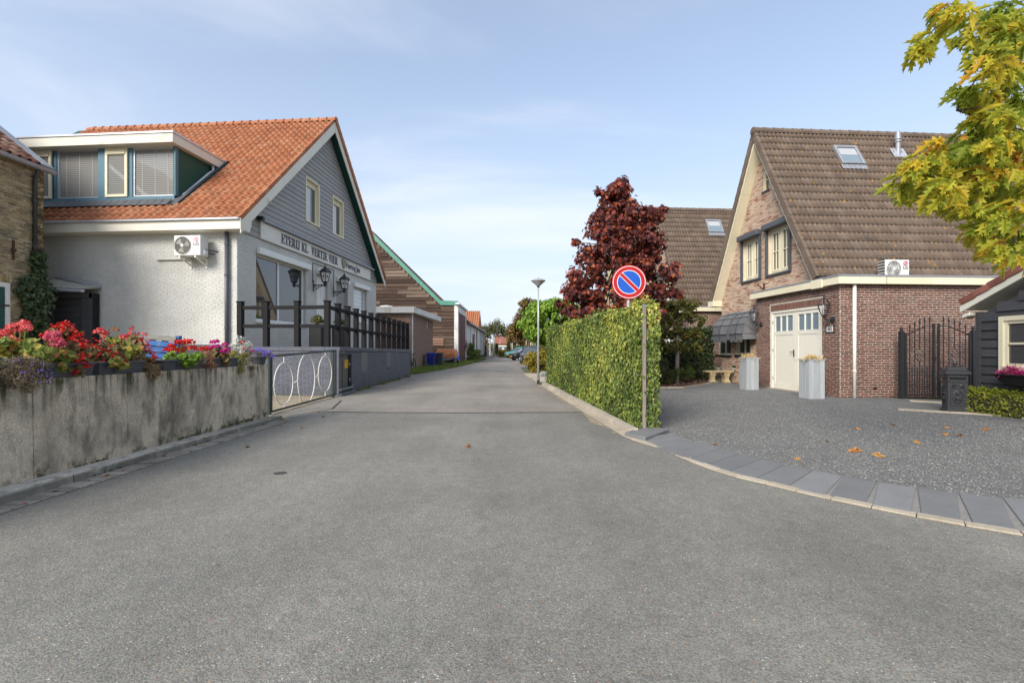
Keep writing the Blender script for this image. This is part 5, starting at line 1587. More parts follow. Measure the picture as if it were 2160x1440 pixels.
# lean-to shed between the old house and the restaurant
SX0, SX1, SY = at(92, 650, 13.02).x, at(187, 650, 13.02).x, 13.02
ls = thing('lean_to_shed', 'small black boarded lean-to with corrugated roof beside the pale side wall', 'shed', (SX0, SY, 0))
zl, zr = 2.98, 2.92
mb = MB(); mb.box(SX0 - .1, SX0 + .24, SY, SY + .12, 0, zl - .02); mb.build('post', MT['wood_black'], ls)
mb = MB(); mb.box(SX1 - .2, SX1, SY, SY + .12, 0, zr - .02); mb.build('post', MT['wood_black'], ls)
mb = MB(); mb.box(SX0 - .1, SX1, SY - .02, SY + .1, 2.76, 2.92); mb.build('beam', MT['wood_black'], ls)
z = .2
while z < 2.7:
    mb = MB(); mb.hexa((SX0 + .245, SY + .07, z), (SX1 - SX0 - .45, 0, 0), (0, .025, 0), (0, -.02, .172)); mb.build('plank', MT['wood_black'], ls, bevel=.004); z += .178
mb = MB(); mb.box(SX0 - .1, SX1 - .02, SY + .13, SY + .36, 0, 2.9); mb.build('body', MT['black'], ls)
mb = MB(); nx = 22; vs = []; fs = []
for i in range(nx * 4 + 1):
    t = i / (nx * 4); x = SX0 - .05 + (SX1 - SX0 + .08) * t; zz = .02 * math.sin(2 * math.pi * i / 4)
    vs += [(x, SY - .16, 3.03 - .02 * t + zz), (x, SY + .42, 3.40 - .30 * t + zz), (x, SY - .16, 3.01 - .02 * t + zz), (x, SY + .42, 3.38 - .30 * t + zz)]
for i in range(nx * 4):
    a = i * 4; b = a + 4
    fs += [(a, b, b + 1, a + 1), (a + 2, a + 3, b + 3, b + 2), (a, a + 2, b + 2, b)]
mb.add(vs, fs, .5); mb.build('roof', MT['corrugated'], ls)
mb = MB(); mb.beam((SX0 - .12, SY - .2, 2.97), (SX1 + .04, SY - .2, 2.92), .10, .07); mb.build('gutter', MT['zinc_pale'], ls, bevel=.015)
mb = MB(); mb.beam((SX0 - .02, SY + .34, 3.44), (SX1 + .03, SY + .34, 3.13), .06, .09); mb.build('capping', MT['wood_grey'], ls)

# blue pallet leaning in the yard
PX0, PX1, PY = at(292, 700, 9.6).x, at(352, 700, 9.6).x, 9.6
pal = thing('pallet', 'blue wooden pallet with a bare grey top board leaning behind the flower wall', 'pallet', (PX0, PY, 0))
lean = Vector((0, .18, 1)).normalized(); tilt = Vector((1, 0, -.10)).normalized()
for k in range(12):
    mb = MB(); o = Vector((PX0, PY, .12)) + lean * (k * .128)
    mb.hexa(o, tilt * (PX1 - PX0), lean * .105, lean.cross(tilt) * .022); mb.build('slat', MT['pallet_grey'] if k == 11 else MT['pallet'], pal, bevel=.003)
for x in (PX0 + .02, (PX0 + PX1) / 2, PX1 - .02):
    mb = MB(); o = Vector((x - .04, PY + .03, .02)); mb.hexa(o, V(.09, 0, 0), lean * 1.58, V(0, .10, 0)); mb.build('runner', MT['pallet'], pal, bevel=.004)

# ring gate
GG = Plane((-4.77, 8.95, 0), (0, 1, 0), n=(1, 0, 0))
ga = thing('ring_gate', 'low green metal gate with three white hoops between the concrete wall and terrace', 'gate', GG.O)
mb = MB(); mb.tube([GG.P(0, 0, 0), GG.P(0, 1.20, 0)], .035, 8); mb.lathe(GG.P(0, 1.20, 0), [(.04, 0), (.04, .02)], 8); mb.build('post', MT['gate_green'], ga)
mb = MB(); mb.box(-4.83, -4.75, 12.1, 12.18, 0, 1.22); mb.build('post', MT['gate_green'], ga)
mb = MB()
mb.tube([GG.P(.08, 1.15, 0), GG.P(3.36, 1.25, 0)], .024, 8); mb.tube([GG.P(.08, .05, 0), GG.P(3.36, .07, 0)], .024, 8)
mb.tube([GG.P(.08, .05, 0), GG.P(.08, 1.15, 0)], .018, 8); mb.tube([GG.P(3.36, .07, 0), GG.P(3.36, 1.25, 0)], .022, 8)
mb.build('frame', MT['gate_green'], ga)
for (cx_, cy_, hw_, hh_) in ((598, 809, 20, 44), (646, 799, 18, 52), (685.5, 788, 14, 37.5)):
    a0, _ = GG.pix(cx_ - hw_, cy_); a1, _ = GG.pix(cx_ + hw_, cy_); ac, zc_ = GG.pix(cx_, cy_); _, zt = GG.pix(cx_, cy_ - hh_); _, zb = GG.pix(cx_, cy_ + hh_)
    ac = (a0 + a1) / 2; zc_ = (zt + zb) / 2
    mb = MB(); mb.tube([GG.P(ac + (a1 - a0) / 2 * math.cos(t), zc_ + (zt - zb) / 2 * math.sin(t), .0) for t in np.linspace(0, 2 * math.pi, 33)[:-1]], .011, 6, closed=True); mb.build('hoop', MT['ring_white'], ga, smooth=True)
    mb = MB(); mb.tube([GG.P(ac, zt, 0), GG.P(ac, 1.15 + .03 * ac, 0)], .011, 5); mb.build('tie_rod', MT['ring_white'], ga)
    mb = MB(); mb.tube([GG.P(ac, zb, 0), GG.P(ac, .06, 0)], .011, 5); mb.build('tie_rod', MT['ring_white'], ga)
    mb = MB(); mb.tube([GG.P(a0, zc_, 0), GG.P(a0 - .14, zc_ - .04, 0)], .011, 5); mb.build('tie_rod', MT['ring_white'], ga)
mb = MB()
for i in range(16): mb.tube([GG.P(.1 + i * .2, .07, -.02), GG.P(.1 + i * .2 + random.uniform(-.02, .02), 1.0 + random.uniform(-.1, .1), -.02 - random.uniform(0, .03))], 0.0012, 3, cap=False)
for i in range(9): mb.tube([GG.P(.1, .12 + i * .11, -.02), GG.P(1.7, .12 + i * .11 + random.uniform(-.02, .02), -.03), GG.P(3.3, .12 + i * .11 + random.uniform(-.05, .03), -.02)], 0.0012, 3, cap=False)
mb.build('wire_netting', MT['zinc'], ga, kind='stuff')

# ------------------------------------------------------------------ flower boxes and plants on the wall
WXC = -4.515


def flower_box(y0, y1, label, rnd=False):
    t = thing('flower_box', label, 'flower box', (WXC, (y0 + y1) / 2, 1.015), 'grey flower boxes on the concrete wall')
    mb = MB(); h = .135; tw, bw = .085, .065
    if rnd: mb.lathe((WXC, (y0 + y1) / 2, 1.016), [(.10, 0), (.13, .12), (.14, .12), (.14, .14), (.12, .14)], 20)
    else:
        vs = []
        for zz, w, e in ((1.016, bw, .02), (1.016 + h, tw, 0)):
            vs += [(WXC - w, y0 + e, zz), (WXC + w, y0 + e, zz), (WXC + w, y1 - e, zz), (WXC - w, y1 - e, zz)]
        mb.add(vs, [(3, 2, 1, 0), (0, 1, 5, 4), (1, 2, 6, 5), (2, 3, 7, 6), (3, 0, 4, 7), (4, 5, 6, 7)])
    mb.build('trough', MT['plastic_box'], t, bevel=.004)
    if not rnd:
        mb = MB(); mb.box(WXC - tw - .008, WXC + tw + .008, y0 - .008, y1 + .008, 1.016 + h - .02, 1.016 + h + .004); mb.build('rim', MT['plastic_box'], t, bevel=.005)
        mb = MB(); mb.box(WXC + bw + .006, WXC + tw + .003, y0 + (y1 - y0) * .3, y0 + (y1 - y0) * .3 + .006, 1.03, 1.016 + h - .02); mb.build('rib', MT['plastic_box'], t)
    return t


flower_box(3.45, 4.06, 'grey flower box at the left edge under the trailing blue lobelia')
flower_box(4.16, 4.84, 'grey flower box holding the tall red begonia on the wall')
flower_box(4.89, 5.50, 'grey flower box with low red and white begonias in the middle of the wall')
flower_box(5.80, 6.54, 'grey flower box holding the bright red geranium with fresh green leaves')
flower_box(6.62, 7.36, 'grey flower box holding the magenta geranium')
flower_box(7.98, 8.22, 'round grey pot at the far end of the concrete wall under violet flowers', True)


def fp(px, py, Y): return np.array(at(px, py, Y))


def heads(parent, lst, Y, mat, r=.05, petal=.026, base=None, stemmat='flower_leaf', n=55):
    for i, (px, py) in enumerate(lst):
        c = fp(px, py, Y + random.uniform(-.07, .05)); rr = r * random.uniform(.8, 1.2)
        d = unit(rng.normal(0, 1, (n, 3))); d[:, 2] = np.abs(d[:, 2]) * .8 - .15
        leaf_cloud('flower_head', c + d * rr, d, unit(rng.normal(0, 1, (n, 3))), petal, PETAL, MT[mat], parent, spread=.3, kind=None)
        if base is not None:
            b = np.array(base) + np.array([random.uniform(-.04, .04), random.uniform(-.12, .12), 0])
            mb = MB(); mb.tube([b, (b * .35 + c * .65) + np.array([0, 0, .03]), c], .004, 4); mb.build('stem', MT[stemmat], parent)


def bunch(parent, lst, Y, mat, size, tpl, per=60, r=.08, spread=.6, name='foliage', axis=(0, 0, .3), yj=.10, squash=.8):
    cs = [fp(px, py, Y + random.uniform(-yj, yj * .5)) for px, py in lst]
    P_, N_ = clump_points(cs, [r * random.uniform(.8, 1.2) for _ in cs], per, rng, squash=squash, shell=.3)
    return leaf_cloud(name, P_, N_ + np.array([.4, -.4, .5]), np.array(axis) + N_ * .6, size, tpl, MT[mat], parent, spread=spread)


def plant(name, label, Y, cat='plant', group=None):
    return thing(name, label, cat, (WXC, Y, 1.13), group)


Y = 4.0
t = plant('lobelia', 'large half dried lobelia with blue specks hanging over the wall at the left edge', 4.0)
bunch(t, [(10, 770), (30, 775), (52, 772), (75, 785), (88, 800), (60, 800), (40, 795), (20, 790), (70, 770), (45, 762), (30, 805), (55, 815), (82, 775)], 3.98, 'lobelia_leaf', .035, NEEDLE, per=330, r=.085, spread=1.0)
bunch(t, [(60, 760), (85, 775), (97, 795), (40, 765), (95, 785), (60, 790)], 3.9, 'petal_violet', .009, PETAL, per=26, r=.085, spread=1.0, name='blossom')
t = plant('geranium', 'coral pink geranium with yellowing leaves at the left end of the wall', 4.3, group='geraniums on the wall')
heads(t, [(9, 702), (3, 706), (18, 704), (35, 688), (43, 696), (28, 692), (56, 692), (50, 686), (24, 719)], 4.25, 'petal_coral', .042, .026, base=(WXC, 4.25, 1.13))
bunch(t, [(8, 735), (25, 735), (45, 735), (60, 742), (75, 738), (90, 745), (30, 745), (55, 728), (15, 725), (70, 750), (100, 745)], 4.25, 'flower_leaf', .046, ROUND, per=48, r=.07)
t = plant('begonia', 'tall scarlet begonia with dark leaves in front of the black lean-to', 4.7, group='begonias on the wall')
bunch(t, [(125, 700), (140, 715), (150, 700), (155, 730), (165, 745), (150, 755), (170, 765), (140, 735), (160, 780), (110, 715), (145, 775), (175, 735)], 4.72, 'begonia_leaf', .036, ROUND, per=56, r=.07)
bunch(t, [(100, 702), (112, 690), (120, 696), (140, 683), (148, 690), (132, 698), (158, 698), (165, 708), (150, 712), (172, 722), (180, 728), (92, 705), (128, 686), (160, 735), (172, 750), (165, 765), (185, 770), (155, 785)], 4.66, 'petal_red', .030, PETAL, per=15, r=.038, name='blossom', spread=.9)
t = plant('geranium', 'salmon pink geranium in front of the tall scarlet begonia', 4.55, group='geraniums on the wall')
heads(t, [(105, 706), (118, 704), (112, 716), (125, 718), (131, 726), (117, 728), (103, 713)], 4.48, 'petal_pink', .034, .025, base=(WXC, 4.5, 1.13))
bunch(t, [(90, 745), (105, 755), (118, 750), (130, 760), (110, 768), (100, 775), (125, 772), (138, 750)], 4.5, 'flower_leaf', .050, ROUND, per=42, r=.06)
t = plant('begonia', 'low red begonia with pale green leaves filling the middle flower box', 5.15, group='begonias on the wall')
bunch(t, [(180, 735), (195, 745), (210, 735), (225, 750), (240, 755), (200, 765), (220, 770), (185, 765), (245, 740), (215, 755), (255, 765)], 5.15, 'begonia_leaf', .040, ROUND, per=50, r=.07)
bunch(t, [(200, 775), (215, 778), (235, 775), (185, 775), (260, 770), (245, 765)], 5.08, 'flower_leaf', .055, ROUND, per=14, r=.05)
bunch(t, [(178, 725), (190, 720), (205, 730), (215, 742), (230, 735), (200, 748), (225, 762), (245, 755), (178, 755), (172, 765), (240, 745), (255, 758), (190, 742), (210, 715)], 5.1, 'petal_red', .030, PETAL, per=7, r=.045, name='blossom', spread=.9)
t = plant('geranium', 'coral geranium with a browned dry flower head above the middle flower box', 5.35, group='geraniums on the wall')
heads(t, [(205, 700), (222, 704), (212, 697), (262, 711)], 5.3, 'petal_coral', .034, .025, base=(WXC, 5.3, 1.13))
heads(t, [(246, 696), (238, 694)], 5.35, 'dry_rust', .028, .018, base=(WXC, 5.35, 1.13), n=40)
bunch(t, [(235, 725), (250, 730), (265, 725), (275, 740), (255, 745), (285, 735), (270, 755), (240, 718)], 5.42, 'flower_leaf', .048, ROUND, per=36, r=.065)
t = plant('begonia', 'dark red begonia in front of the blue pallet', 5.75, group='begonias on the wall')
bunch(t, [(285, 715), (295, 730), (305, 745), (290, 750), (315, 760), (300, 770), (320, 780)], 5.75, 'begonia_leaf', .042, ROUND, per=32, r=.07)
bunch(t, [(279, 692), (281, 702), (275, 705), (290, 708), (305, 706), (312, 718), (285, 718), (315, 735), (322, 745), (298, 715), (325, 755), (320, 770), (300, 738), (310, 728)], 5.7, 'petal_red', .026, PETAL, per=12, r=.032, name='blossom', spread=.9)
t = plant('dried_plant', 'straw coloured withered plant drooping over the wall before the blue pallet', 5.65)
bunch(t, [(280, 755), (292, 765), (300, 775), (310, 780), (288, 785), (296, 795), (318, 772), (322, 785), (285, 770)], 5.62, 'dry_stem', .085, NEEDLE, per=130, r=.06, axis=(.3, 0, -.9), spread=.6)
t = plant('geranium', 'bright red geranium with fresh green leaves beside the blue pallet', 6.2, group='geraniums on the wall')
heads(t, [(352, 738), (362, 730), (370, 738), (382, 742), (388, 736), (392, 719), (402, 722), (384, 724), (376, 722), (405, 734)], 6.2, 'petal_red', .044, .026, base=(WXC, 6.2, 1.13), stemmat='leaf_green', n=60)
bunch(t, [(360, 752), (372, 756), (385, 752), (398, 760), (410, 756), (400, 768), (418, 752), (380, 762), (356, 760)], 6.2, 'leaf_green', .056, ROUND, per=30, r=.06)
t = plant('dried_plant', 'rusty brown dried ball of stems between red and magenta geraniums', 6.75)
bunch(t, [(425, 755), (435, 765), (428, 775), (440, 755), (445, 770), (418, 768), (432, 748)], 6.72, 'dry_rust', .05, NEEDLE, per=200, r=.085, spread=1.0)
t = plant('geranium', 'single red geranium head above the rusty dried ball', 6.8, group='geraniums on the wall')
heads(t, [(424, 737), (432, 735), (438, 738)], 6.75, 'petal_red', .042, .026, base=(WXC, 6.75, 1.13), n=60)
t = plant('geranium', 'magenta geranium near the drain pipe of the eatery', 7.05, group='geraniums on the wall')
heads(t, [(448, 722), (456, 720), (446, 733), (458, 731), (475, 727), (480, 735), (470, 741), (478, 742)], 7.0, 'petal_magenta', .042, .026, base=(WXC, 7.0, 1.13))
bunch(t, [(455, 742), (465, 750), (450, 752), (475, 755), (460, 760), (470, 765)], 7.05, 'begonia_leaf', .06, ROUND, per=26, r=.07)
t = plant('alyssum', 'pale yellow green alyssum with white blooms spilling over a wall joint', 7.5)
bunch(t, [(490, 745), (500, 755), (510, 765), (495, 770), (485, 760), (505, 778), (498, 785), (515, 750)], 7.45, 'flower_leaf', .035, OVAL, per=110, r=.085, spread=.9)
bunch(t, [(488, 728), (495, 732), (510, 742), (482, 748), (500, 755)], 7.4, 'petal_white', .018, PETAL, per=26, r=.035, name='blossom')
t = plant('silver_ragwort', 'silvery white foliage plant with a few red blooms near the far end of the wall', 7.7)
bunch(t, [(505, 722), (512, 728), (520, 732), (500, 735), (515, 738), (508, 715), (525, 728)], 7.7, 'silver_leaf', .055, OAK, per=36, r=.07)
bunch(t, [(511, 722), (528, 732), (516, 735), (531, 740)], 7.6, 'petal_red', .024, PETAL, per=12, r=.03, name='blossom')
t = plant('dried_plant', 'grey brown dried lobelia hanging at the far end of the wall', 7.85)
bunch(t, [(522, 745), (528, 758), (520, 770), (530, 775), (518, 785), (525, 790), (512, 790)], 7.75, 'lobelia_leaf', .04, NEEDLE, per=190, r=.085, spread=1.0)
t = plant('lobelia', 'violet flowering lobelia in the round pot at the end of the wall', 8.1)
bunch(t, [(540, 745), (552, 746), (565, 748), (572, 752), (548, 752)], 8.1, 'lobelia_leaf', .04, NEEDLE, per=130, r=.07, spread=1.0)
bunch(t, [(533, 738), (540, 742), (545, 736), (553, 738), (560, 741), (567, 745), (575, 750), (556, 748)], 8.05, 'petal_violet', .022, PETAL, per=24, r=.055, name='blossom', spread=.9)
# ------------------------------------------------------------------ houses on the right
A0 = Vector((8.65, 12.0, 0))
ug = Vector((-.065, 1, 0)).normalized(); ur = Vector((1, .065, 0)).normalized()
dblroll = lambda t: .046 * (1 if (t * 2) % 1 < .55 else 0) * math.sin(math.pi * min(1, ((t * 2) % 1) / .55)) + .004


def villa(sh, label, first):
    """Steep-roofed brick house with a flat-roofed garage in front of its near eave; sh = shift along the street."""
    S = ug * sh
    o = Vector((9.63 - .065 * 12.78, 12.78, 0)) + S
    t = thing('brick_house', label, 'house', o)
    G = Plane(o, ug, n=(-ug.y, ug.x, 0))
    if G.n.x > 0: G.n = -G.n
    G0 = Plane(o - S, ug, n=G.n)            # the first house's plane, on which everything was measured
    W_ = 5.55; ZE = 3.50; ZA = 8.42
    out = [(0, 0), (W_, 0), (W_, ZE), (W_ / 2, ZA), (0, ZE)]
    def hole(l, t_, r, b):
        a1, zt = G0.pix(l, t_); a0, _ = G0.pix(r, (t_ + b) / 2); _, zb = G0.pix(l, b); return (min(a0, a1), max(a0, a1), zb, zt)
    w1, w2, w3 = hole(1568, 512, 1604, 594), hole(1621, 489, 1667, 580), hole(1610, 358, 1622, 405)
    w4 = hole(1553, 690, 1582, 748); w5 = hole(1512, 690, 1542, 748)
    hs = [w1, w2, w3, w4, w5]
    wall_body(G, out, hs, .3, MT['mortar_old'], 'gable_wall', t)
    bricks(G, brick_rects(out, hs, .205, .052, .011), MT['brick_old'], t, indiv=110 if first else 0, full=.204, vary=.0015)
    # side and back shells
    mb = MB(); mb.hexa(G.P(0, 0, -.31), ur * 10, ug * .25, V(0, 0, ZE)); mb.build('side_wall', MT['mortar_red'], t)
    for h in (w1, w2):
        w = window_in(G, h, t, MT['cream_clean'], MT['pane'], .075, .07, mull=(.5,))
        a0, a1, b0, b1 = h; m_ = (a0 + a1) / 2
        mb = MB()
        for q0, q1 in ((a0 + .10, m_ - .06), (m_ + .06, a1 - .10)):
            G.box(mb, q0, q1, b0 + .08, b0 + .14, -.10, -.055); G.box(mb, q0, q1, b1 - .13, b1 - .08, -.10, -.055)
            G.box(mb, q0, q0 + .05, b0 + .14, b1 - .13, -.10, -.055); G.box(mb, q1 - .05, q1, b0 + .14, b1 - .13, -.10, -.055)
            G.box(mb, q0 + .05, q1 - .05, (b0 + b1) / 2 - .014, (b0 + b1) / 2 + .014, -.098, -.06); G.box(mb, (q0 + q1) / 2 - .012, (q0 + q1) / 2 + .012, b0 + .14, b1 - .13, -.097, -.064)
        mb.build('casement', MT['cream_clean'], w)
        for q0, q1 in ((a0 - .07, a0 - .005), (a1 + .005, a1 + .07)):
            mb = MB(); G.box(mb, q0, q1, b0 - .05, b1 + .02, 0.004, .08); mb.build('shutter_rail', MT['shutter'], t)
        mb = MB(); G.box(mb, a0 - .10, a1 + .10, b1 + .02, b1 + .22, .004, .22); mb.build('shutter_box', MT['shutter'], t, bevel=.03, seg=2)
        mb = MB(); G.box(mb, a0 - .08, a1 + .08, b0 - .07, b0 - .005, 0.0, .07); mb.build('sill', MT['shutter'], w)
    w = window_in(G, w3, t, MT['cream_clean'], MT['pane'], .05, .05, trans=(.5,))
    mb = MB(); G.box(mb, w3[0] - .04, w3[1] + .04, w3[2] - .06, w3[2] - .003, 0, .05); mb.build('sill', MT['shutter'], w)
    for k in range(7):
        a_ = math.pi * (.15 + .7 * k / 6); mb = MB(); c_ = G.P((w3[0] + w3[1]) / 2 + .24 * math.cos(a_), w3[3] - .06 + .16 * math.sin(a_), 0)
        mb.hexa(c_ - ug * .022 - V(0, 0, .03), ug * .045, V(0, 0, .15), G.n * .012); mb.build('arch_brick', MT['brick_old'], t)
    for h in (w4, w5):
        w = window_in(G, h, t, MT['cream_clean'], MT['pane_dark_blind'], .07, .08, mull=(.5,))
        mb = MB(); G.box(mb, h[0] - .06, h[1] + .06, h[2] - .08, h[2] - .004, -.02, .05); mb.build('sill', MT['iron'], w)
    # roof
    ov = .36
    eN = G.P(-.16, ZE - .22, ov); rg_ = G.P(W_ / 2, ZA + .30, ov); eF = G.P(W_ + .16, ZE - .22, ov)
    L = 10.4
    mb = MB(); mb.prism([eN + ur * .06, rg_ + ur * .06 + V(0, 0, -.06), eF + ur * .06, eF + ur * .06 + V(0, -.02, -.12), rg_ + ur * .06 + V(0, 0, -.42), eN + ur * .06 + V(0, .02, -.12)], ur * L); mb.build('roof', MT['tile_brown'], t)
    for e_, sgn in ((eN, 1), (eF, -1)):
        v_ = rg_ - e_
        Pl = Plane(e_, ur, v=v_)
        if Pl.n.z < 0: Pl.n = -Pl.n
        SL = v_.length
        if sgn == 1:
            nb = 19
            tiles(Pl, L, SL, .292, SL / nb, MT['tile_brown'], t, dblroll, indiv=300 if first else 0, lift=.032, thick=.03)
            RP1 = Pl
        else:
            mb = MB(); mb.hexa(Pl.P(0, 0, -.0), Pl.u * L, Pl.v * SL, Pl.n * .05); mb.build('back_slope', MT['tile_brown'], t)
        for k in range(19):
            mb = MB(); q = Pl.P(-.05, k * SL / 19, -.14)
            mb.hexa(q, Pl.u * .09, Pl.v * (SL / 19 + .02) - Pl.n * .02, Pl.n * .20); mb.build('verge_tile', MT['tile_brown'], t, bevel=.008)
        # cream edge board and soffit
        for k in range(3):
            v0, v1 = SL * k / 3, SL * (k + 1) / 3 - .006
            e0, e1 = (v1 - .03, v1 - .37) if k == 2 else (v1, v1)
            mb = MB(); mb.prism([Pl.P(0, v0, -.02), Pl.P(0, e0, -.02), Pl.P(0, e1, -.22), Pl.P(0, v0, -.22)], Pl.u * .035); mb.build('bargeboard', MT['cream_clean'], t)
            mb = MB(); mb.hexa(Pl.P(.036, v0, -.215), Pl.u * (ov - .04), Pl.v * (e1 - v0), Pl.n * .02); mb.build('soffit_panel', MT['cream_clean'], t)
        # boxed eave end
        zb = ZE - .52
        mb = MB(); c_ = e_ + V(0, 0, -.14) - ug * (.16 * sgn)
        q = Vector((e_.x, e_.y, ZE - .30)) - ug * .20 * sgn - G.n * -.03
        mb.hexa(q, ug * .42 * sgn, -G.n * (ov + .02) if sgn == -1 else ur * L, V(0, 0, -.22) if sgn == -1 else V(0, 0, -.24)); mb.build('eave_box', MT['cream_clean'], t, bevel=.006)
        mb = MB(); mb.hexa(q + V(0, 0, .003) - ug * .02 * sgn, ug * .12 * sgn, -G.n * (ov + .02) if sgn == -1 else ur * L, V(0, 0, .025)); mb.build('gutter', MT['zinc'], t)
    for k in range(30):
        mb = MB(); c0 = rg_ + ur * (-.06 + k * .34)
        prof = []
        for e2, rr in ((0, .14), (.30, .125), (.35, .12)):
            prof.append([c0 + ur * e2 + ug * (rr * math.cos(t_)) + Vector((0, 0, rr * 1.0 * math.sin(t_) - .02)) for t_ in np.linspace(-.45, math.pi + .45, 9)])
        vs = [p for row in prof for p in row]
        mb.add(vs, [(i * 9 + j, (i + 1) * 9 + j, (i + 1) * 9 + j + 1, i * 9 + j + 1) for i in range(2) for j in range(8)] + [tuple(range(9))]); mb.build('ridge_tile', MT['tile_brown'], t)
    # roof window
    P0 = Plane(RP1.O - S, RP1.u, v=RP1.v, n=RP1.n)
    a0, b1 = P0.pix(1753, 312); a1, _ = P0.pix(1796, 312); _, b0 = P0.pix(1775, 350)
    x0, x1 = a0, a0 + .80
    mb = MB()
    for q0, q1, r0, r1 in ((x0, x0 + .08, b0, b1), (x1 - .08, x1, b0, b1), (x0 + .08, x1 - .08, b0, b0 + .07), (x0 + .08, x1 - .08, b1 - .11, b1)): RP1.box(mb, q0, q1, r0, r1, .02, .13)
    rw = mb.build('roof_window', MT['zinc'], t, bevel=.012)
    mb = MB(); RP1.box(mb, x0 + .06, x1 - .06, b0 + .05, b1 - .09, .05, .085); mb.build('pane', MT['pane_blue'], rw)
    mb = MB(); RP1.box(mb, x0 + .09, x1 - .09, (b0 + b1) / 2, b1 - .12, .086, .092); mb.build('blind', MT['pane_curtain'], rw)
    for k in range(5):
        mb = MB(); RP1.box(mb, x0 - .03 + k * .172, x0 + .137 + k * .172, b0 - .20, b0 + .0, .055, .075); mb.build('lead_apron', MT['zinc'], t, bevel=.015)
    # garage wing
    A_ = A0 + S
    GD = Plane(A_, ug, n=G.n); GD0 = Plane(A0, ug, n=G.n)
    GW = Plane(A_, ur, n=(ur.y, -ur.x, 0))
    LD, LG_, HG = 3.66, 9.0, 3.02
    x1_, zt = GD0.pix(1625, 658); x0_, _ = GD0.pix(1734, 700); zt = (zt + GD0.pix(1734, 643)[1]) / 2
    DH = (x0_, x1_, .03, zt)
    wall_body(GD, [(0, 0), (LD, 0), (LD, HG), (0, HG)], [DH], .25, MT['mortar_red'], 'garage_front', t)
    SO = (x0_ - .02, x1_ + .02, zt, zt + .20)
    bricks(GD, brick_rects([(0, .0), (LD, .0), (LD, HG), (0, HG)], [DH, SO], .212, .047, .0155, bond=.5), MT['brick_red'], t, indiv=60 if first else 0, full=.21, vary=.0015)
    k = 0; a = x0_
    while a + .05 < x1_ + .02:
        mb = MB(); GD.box(mb, a, a + .046, zt + .012, zt + .19, -.004, .010); mb.build('soldier_brick', MT['brick_red'], t, bevel=.003); a += .0625
    wall_body(GW, [(.25, 0), (LG_, 0), (LG_, HG), (.25, HG)], [], .25, MT['mortar_red'], 'garage_side', t)
    rects = brick_rects([(0, 0), (LG_ if first else 4, 0), (LG_ if first else 4, HG), (0, HG)], [], .212, .047, .0155, bond=.5)
    bricks(GW, rects, MT['brick_red'], t, indiv=130 if first else 0, full=.21, vary=.0015)
    mb = MB(); mb.hexa(GD.P(LD, 0, 0), G.n * -.5, ug * .01, V(0, 0, HG)); mb.build('garage_end', MT['brick_red'], t)
    # flat roof
    q = GD.P(-.17, HG - .03, .17)
    mb = MB(); mb.hexa(q + V(0, 0, .08) - G.n * .04 + ug * .04, ug * (LD + .2), -G.n * LG_, V(0, 0, .10)); mb.build('flat_roof', MT['lead'], t)
    for k in range(3):
        mb = MB(); mb.hexa(q + ug * (k * (LD + .3) / 3 + .003), ug * ((LD + .3) / 3 - .006), -G.n * .03, V(0, 0, .19)); mb.build('fascia_board', MT['cream_clean'], t, bevel=.003)
    for k in range(7):
        mb = MB(); mb.hexa(q - G.n * (k * 1.3 + .003 + (.03 if k == 0 else 0)), -G.n * 1.294, ug * .03, V(0, 0, .19)); mb.build('fascia_board', MT['cream_clean'], t, bevel=.003)
    mb = MB(); mb.hexa(q + V(0, 0, .19) + G.n * .012 - ug * .012, ug * (LD + .32), -G.n * .12, V(0, 0, .05)); mb.hexa(q + V(0, 0, .19) - G.n * .11 - ug * .012, ug * .12, -G.n * LG_, V(0, 0, .05)); mb.build('roof_edge', MT['zinc'], t, bevel=.004)
    mb = MB(); mb.hexa(q + ug * .03 - G.n * .03, ug * (LD + .2), -G.n * .14, V(0, 0, .02)); mb.hexa(q + ug * .03 - G.n * .17, ug * .14, -G.n * LG_, V(0, 0, .02)); mb.build('fascia_soffit', MT['cream_clean'], t)
    if first:
        dm = MB(); d0, d1 = -.10, -.04
        a0, a1, b0, b1 = DH; f = .07
        GD.box(dm, a0, a0 + f, b0, b1, -.11, -.01); GD.box(dm, a1 - f, a1, b0, b1, -.11, -.01); GD.box(dm, a0 + f, a1 - f, b1 - f, b1, -.11, -.01)
        fr = dm.build('door_frame', MT['cream_door'], t)
        mid = (a0 + a1) / 2
        for l_, r_ in ((a0 + f, mid - .004), (mid + .004, a1 - f)):
            zg0, zg1 = b0 + (b1 - b0) * .735, b1 - f - .11
            m = MB(); s_ = .115; w_ = r_ - l_
            GD.box(m, l_, l_ + s_, b0, b1 - f, d0, d1); GD.box(m, r_ - s_, r_, b0, b1 - f, d0, d1)
            GD.box(m, l_ + s_, r_ - s_, b0, b0 + .16, d0, d1); GD.box(m, l_ + s_, r_ - s_, zg1, b1 - f, d0, d1); GD.box(m, l_ + s_, r_ - s_, zg0 - .12, zg0, d0, d1)
            GD.box(m, l_ + s_, r_ - s_, b0 + .16, zg0 - .12, d0, d1 - .018)
            dd = m.build('garage_door', MT['cream_door'], t)
            for k in range(5):
                m = MB(); pw_ = (w_ - 2 * s_) / 5; GD.box(m, l_ + s_ + k * pw_ + .002, l_ + s_ + (k + 1) * pw_ - .002, b0 + .162, zg0 - .122, d1 - .018, d1 - .012); m.build('door_board', MT['cream_door'], dd)
            m = MB()
            for k in (1, 2): x = l_ + s_ + (w_ - 2 * s_) * k / 3; GD.box(m, x - .02, x + .02, zg0, zg1, d0, d1)
            m.build('glazing_bar', MT['cream_door'], dd)
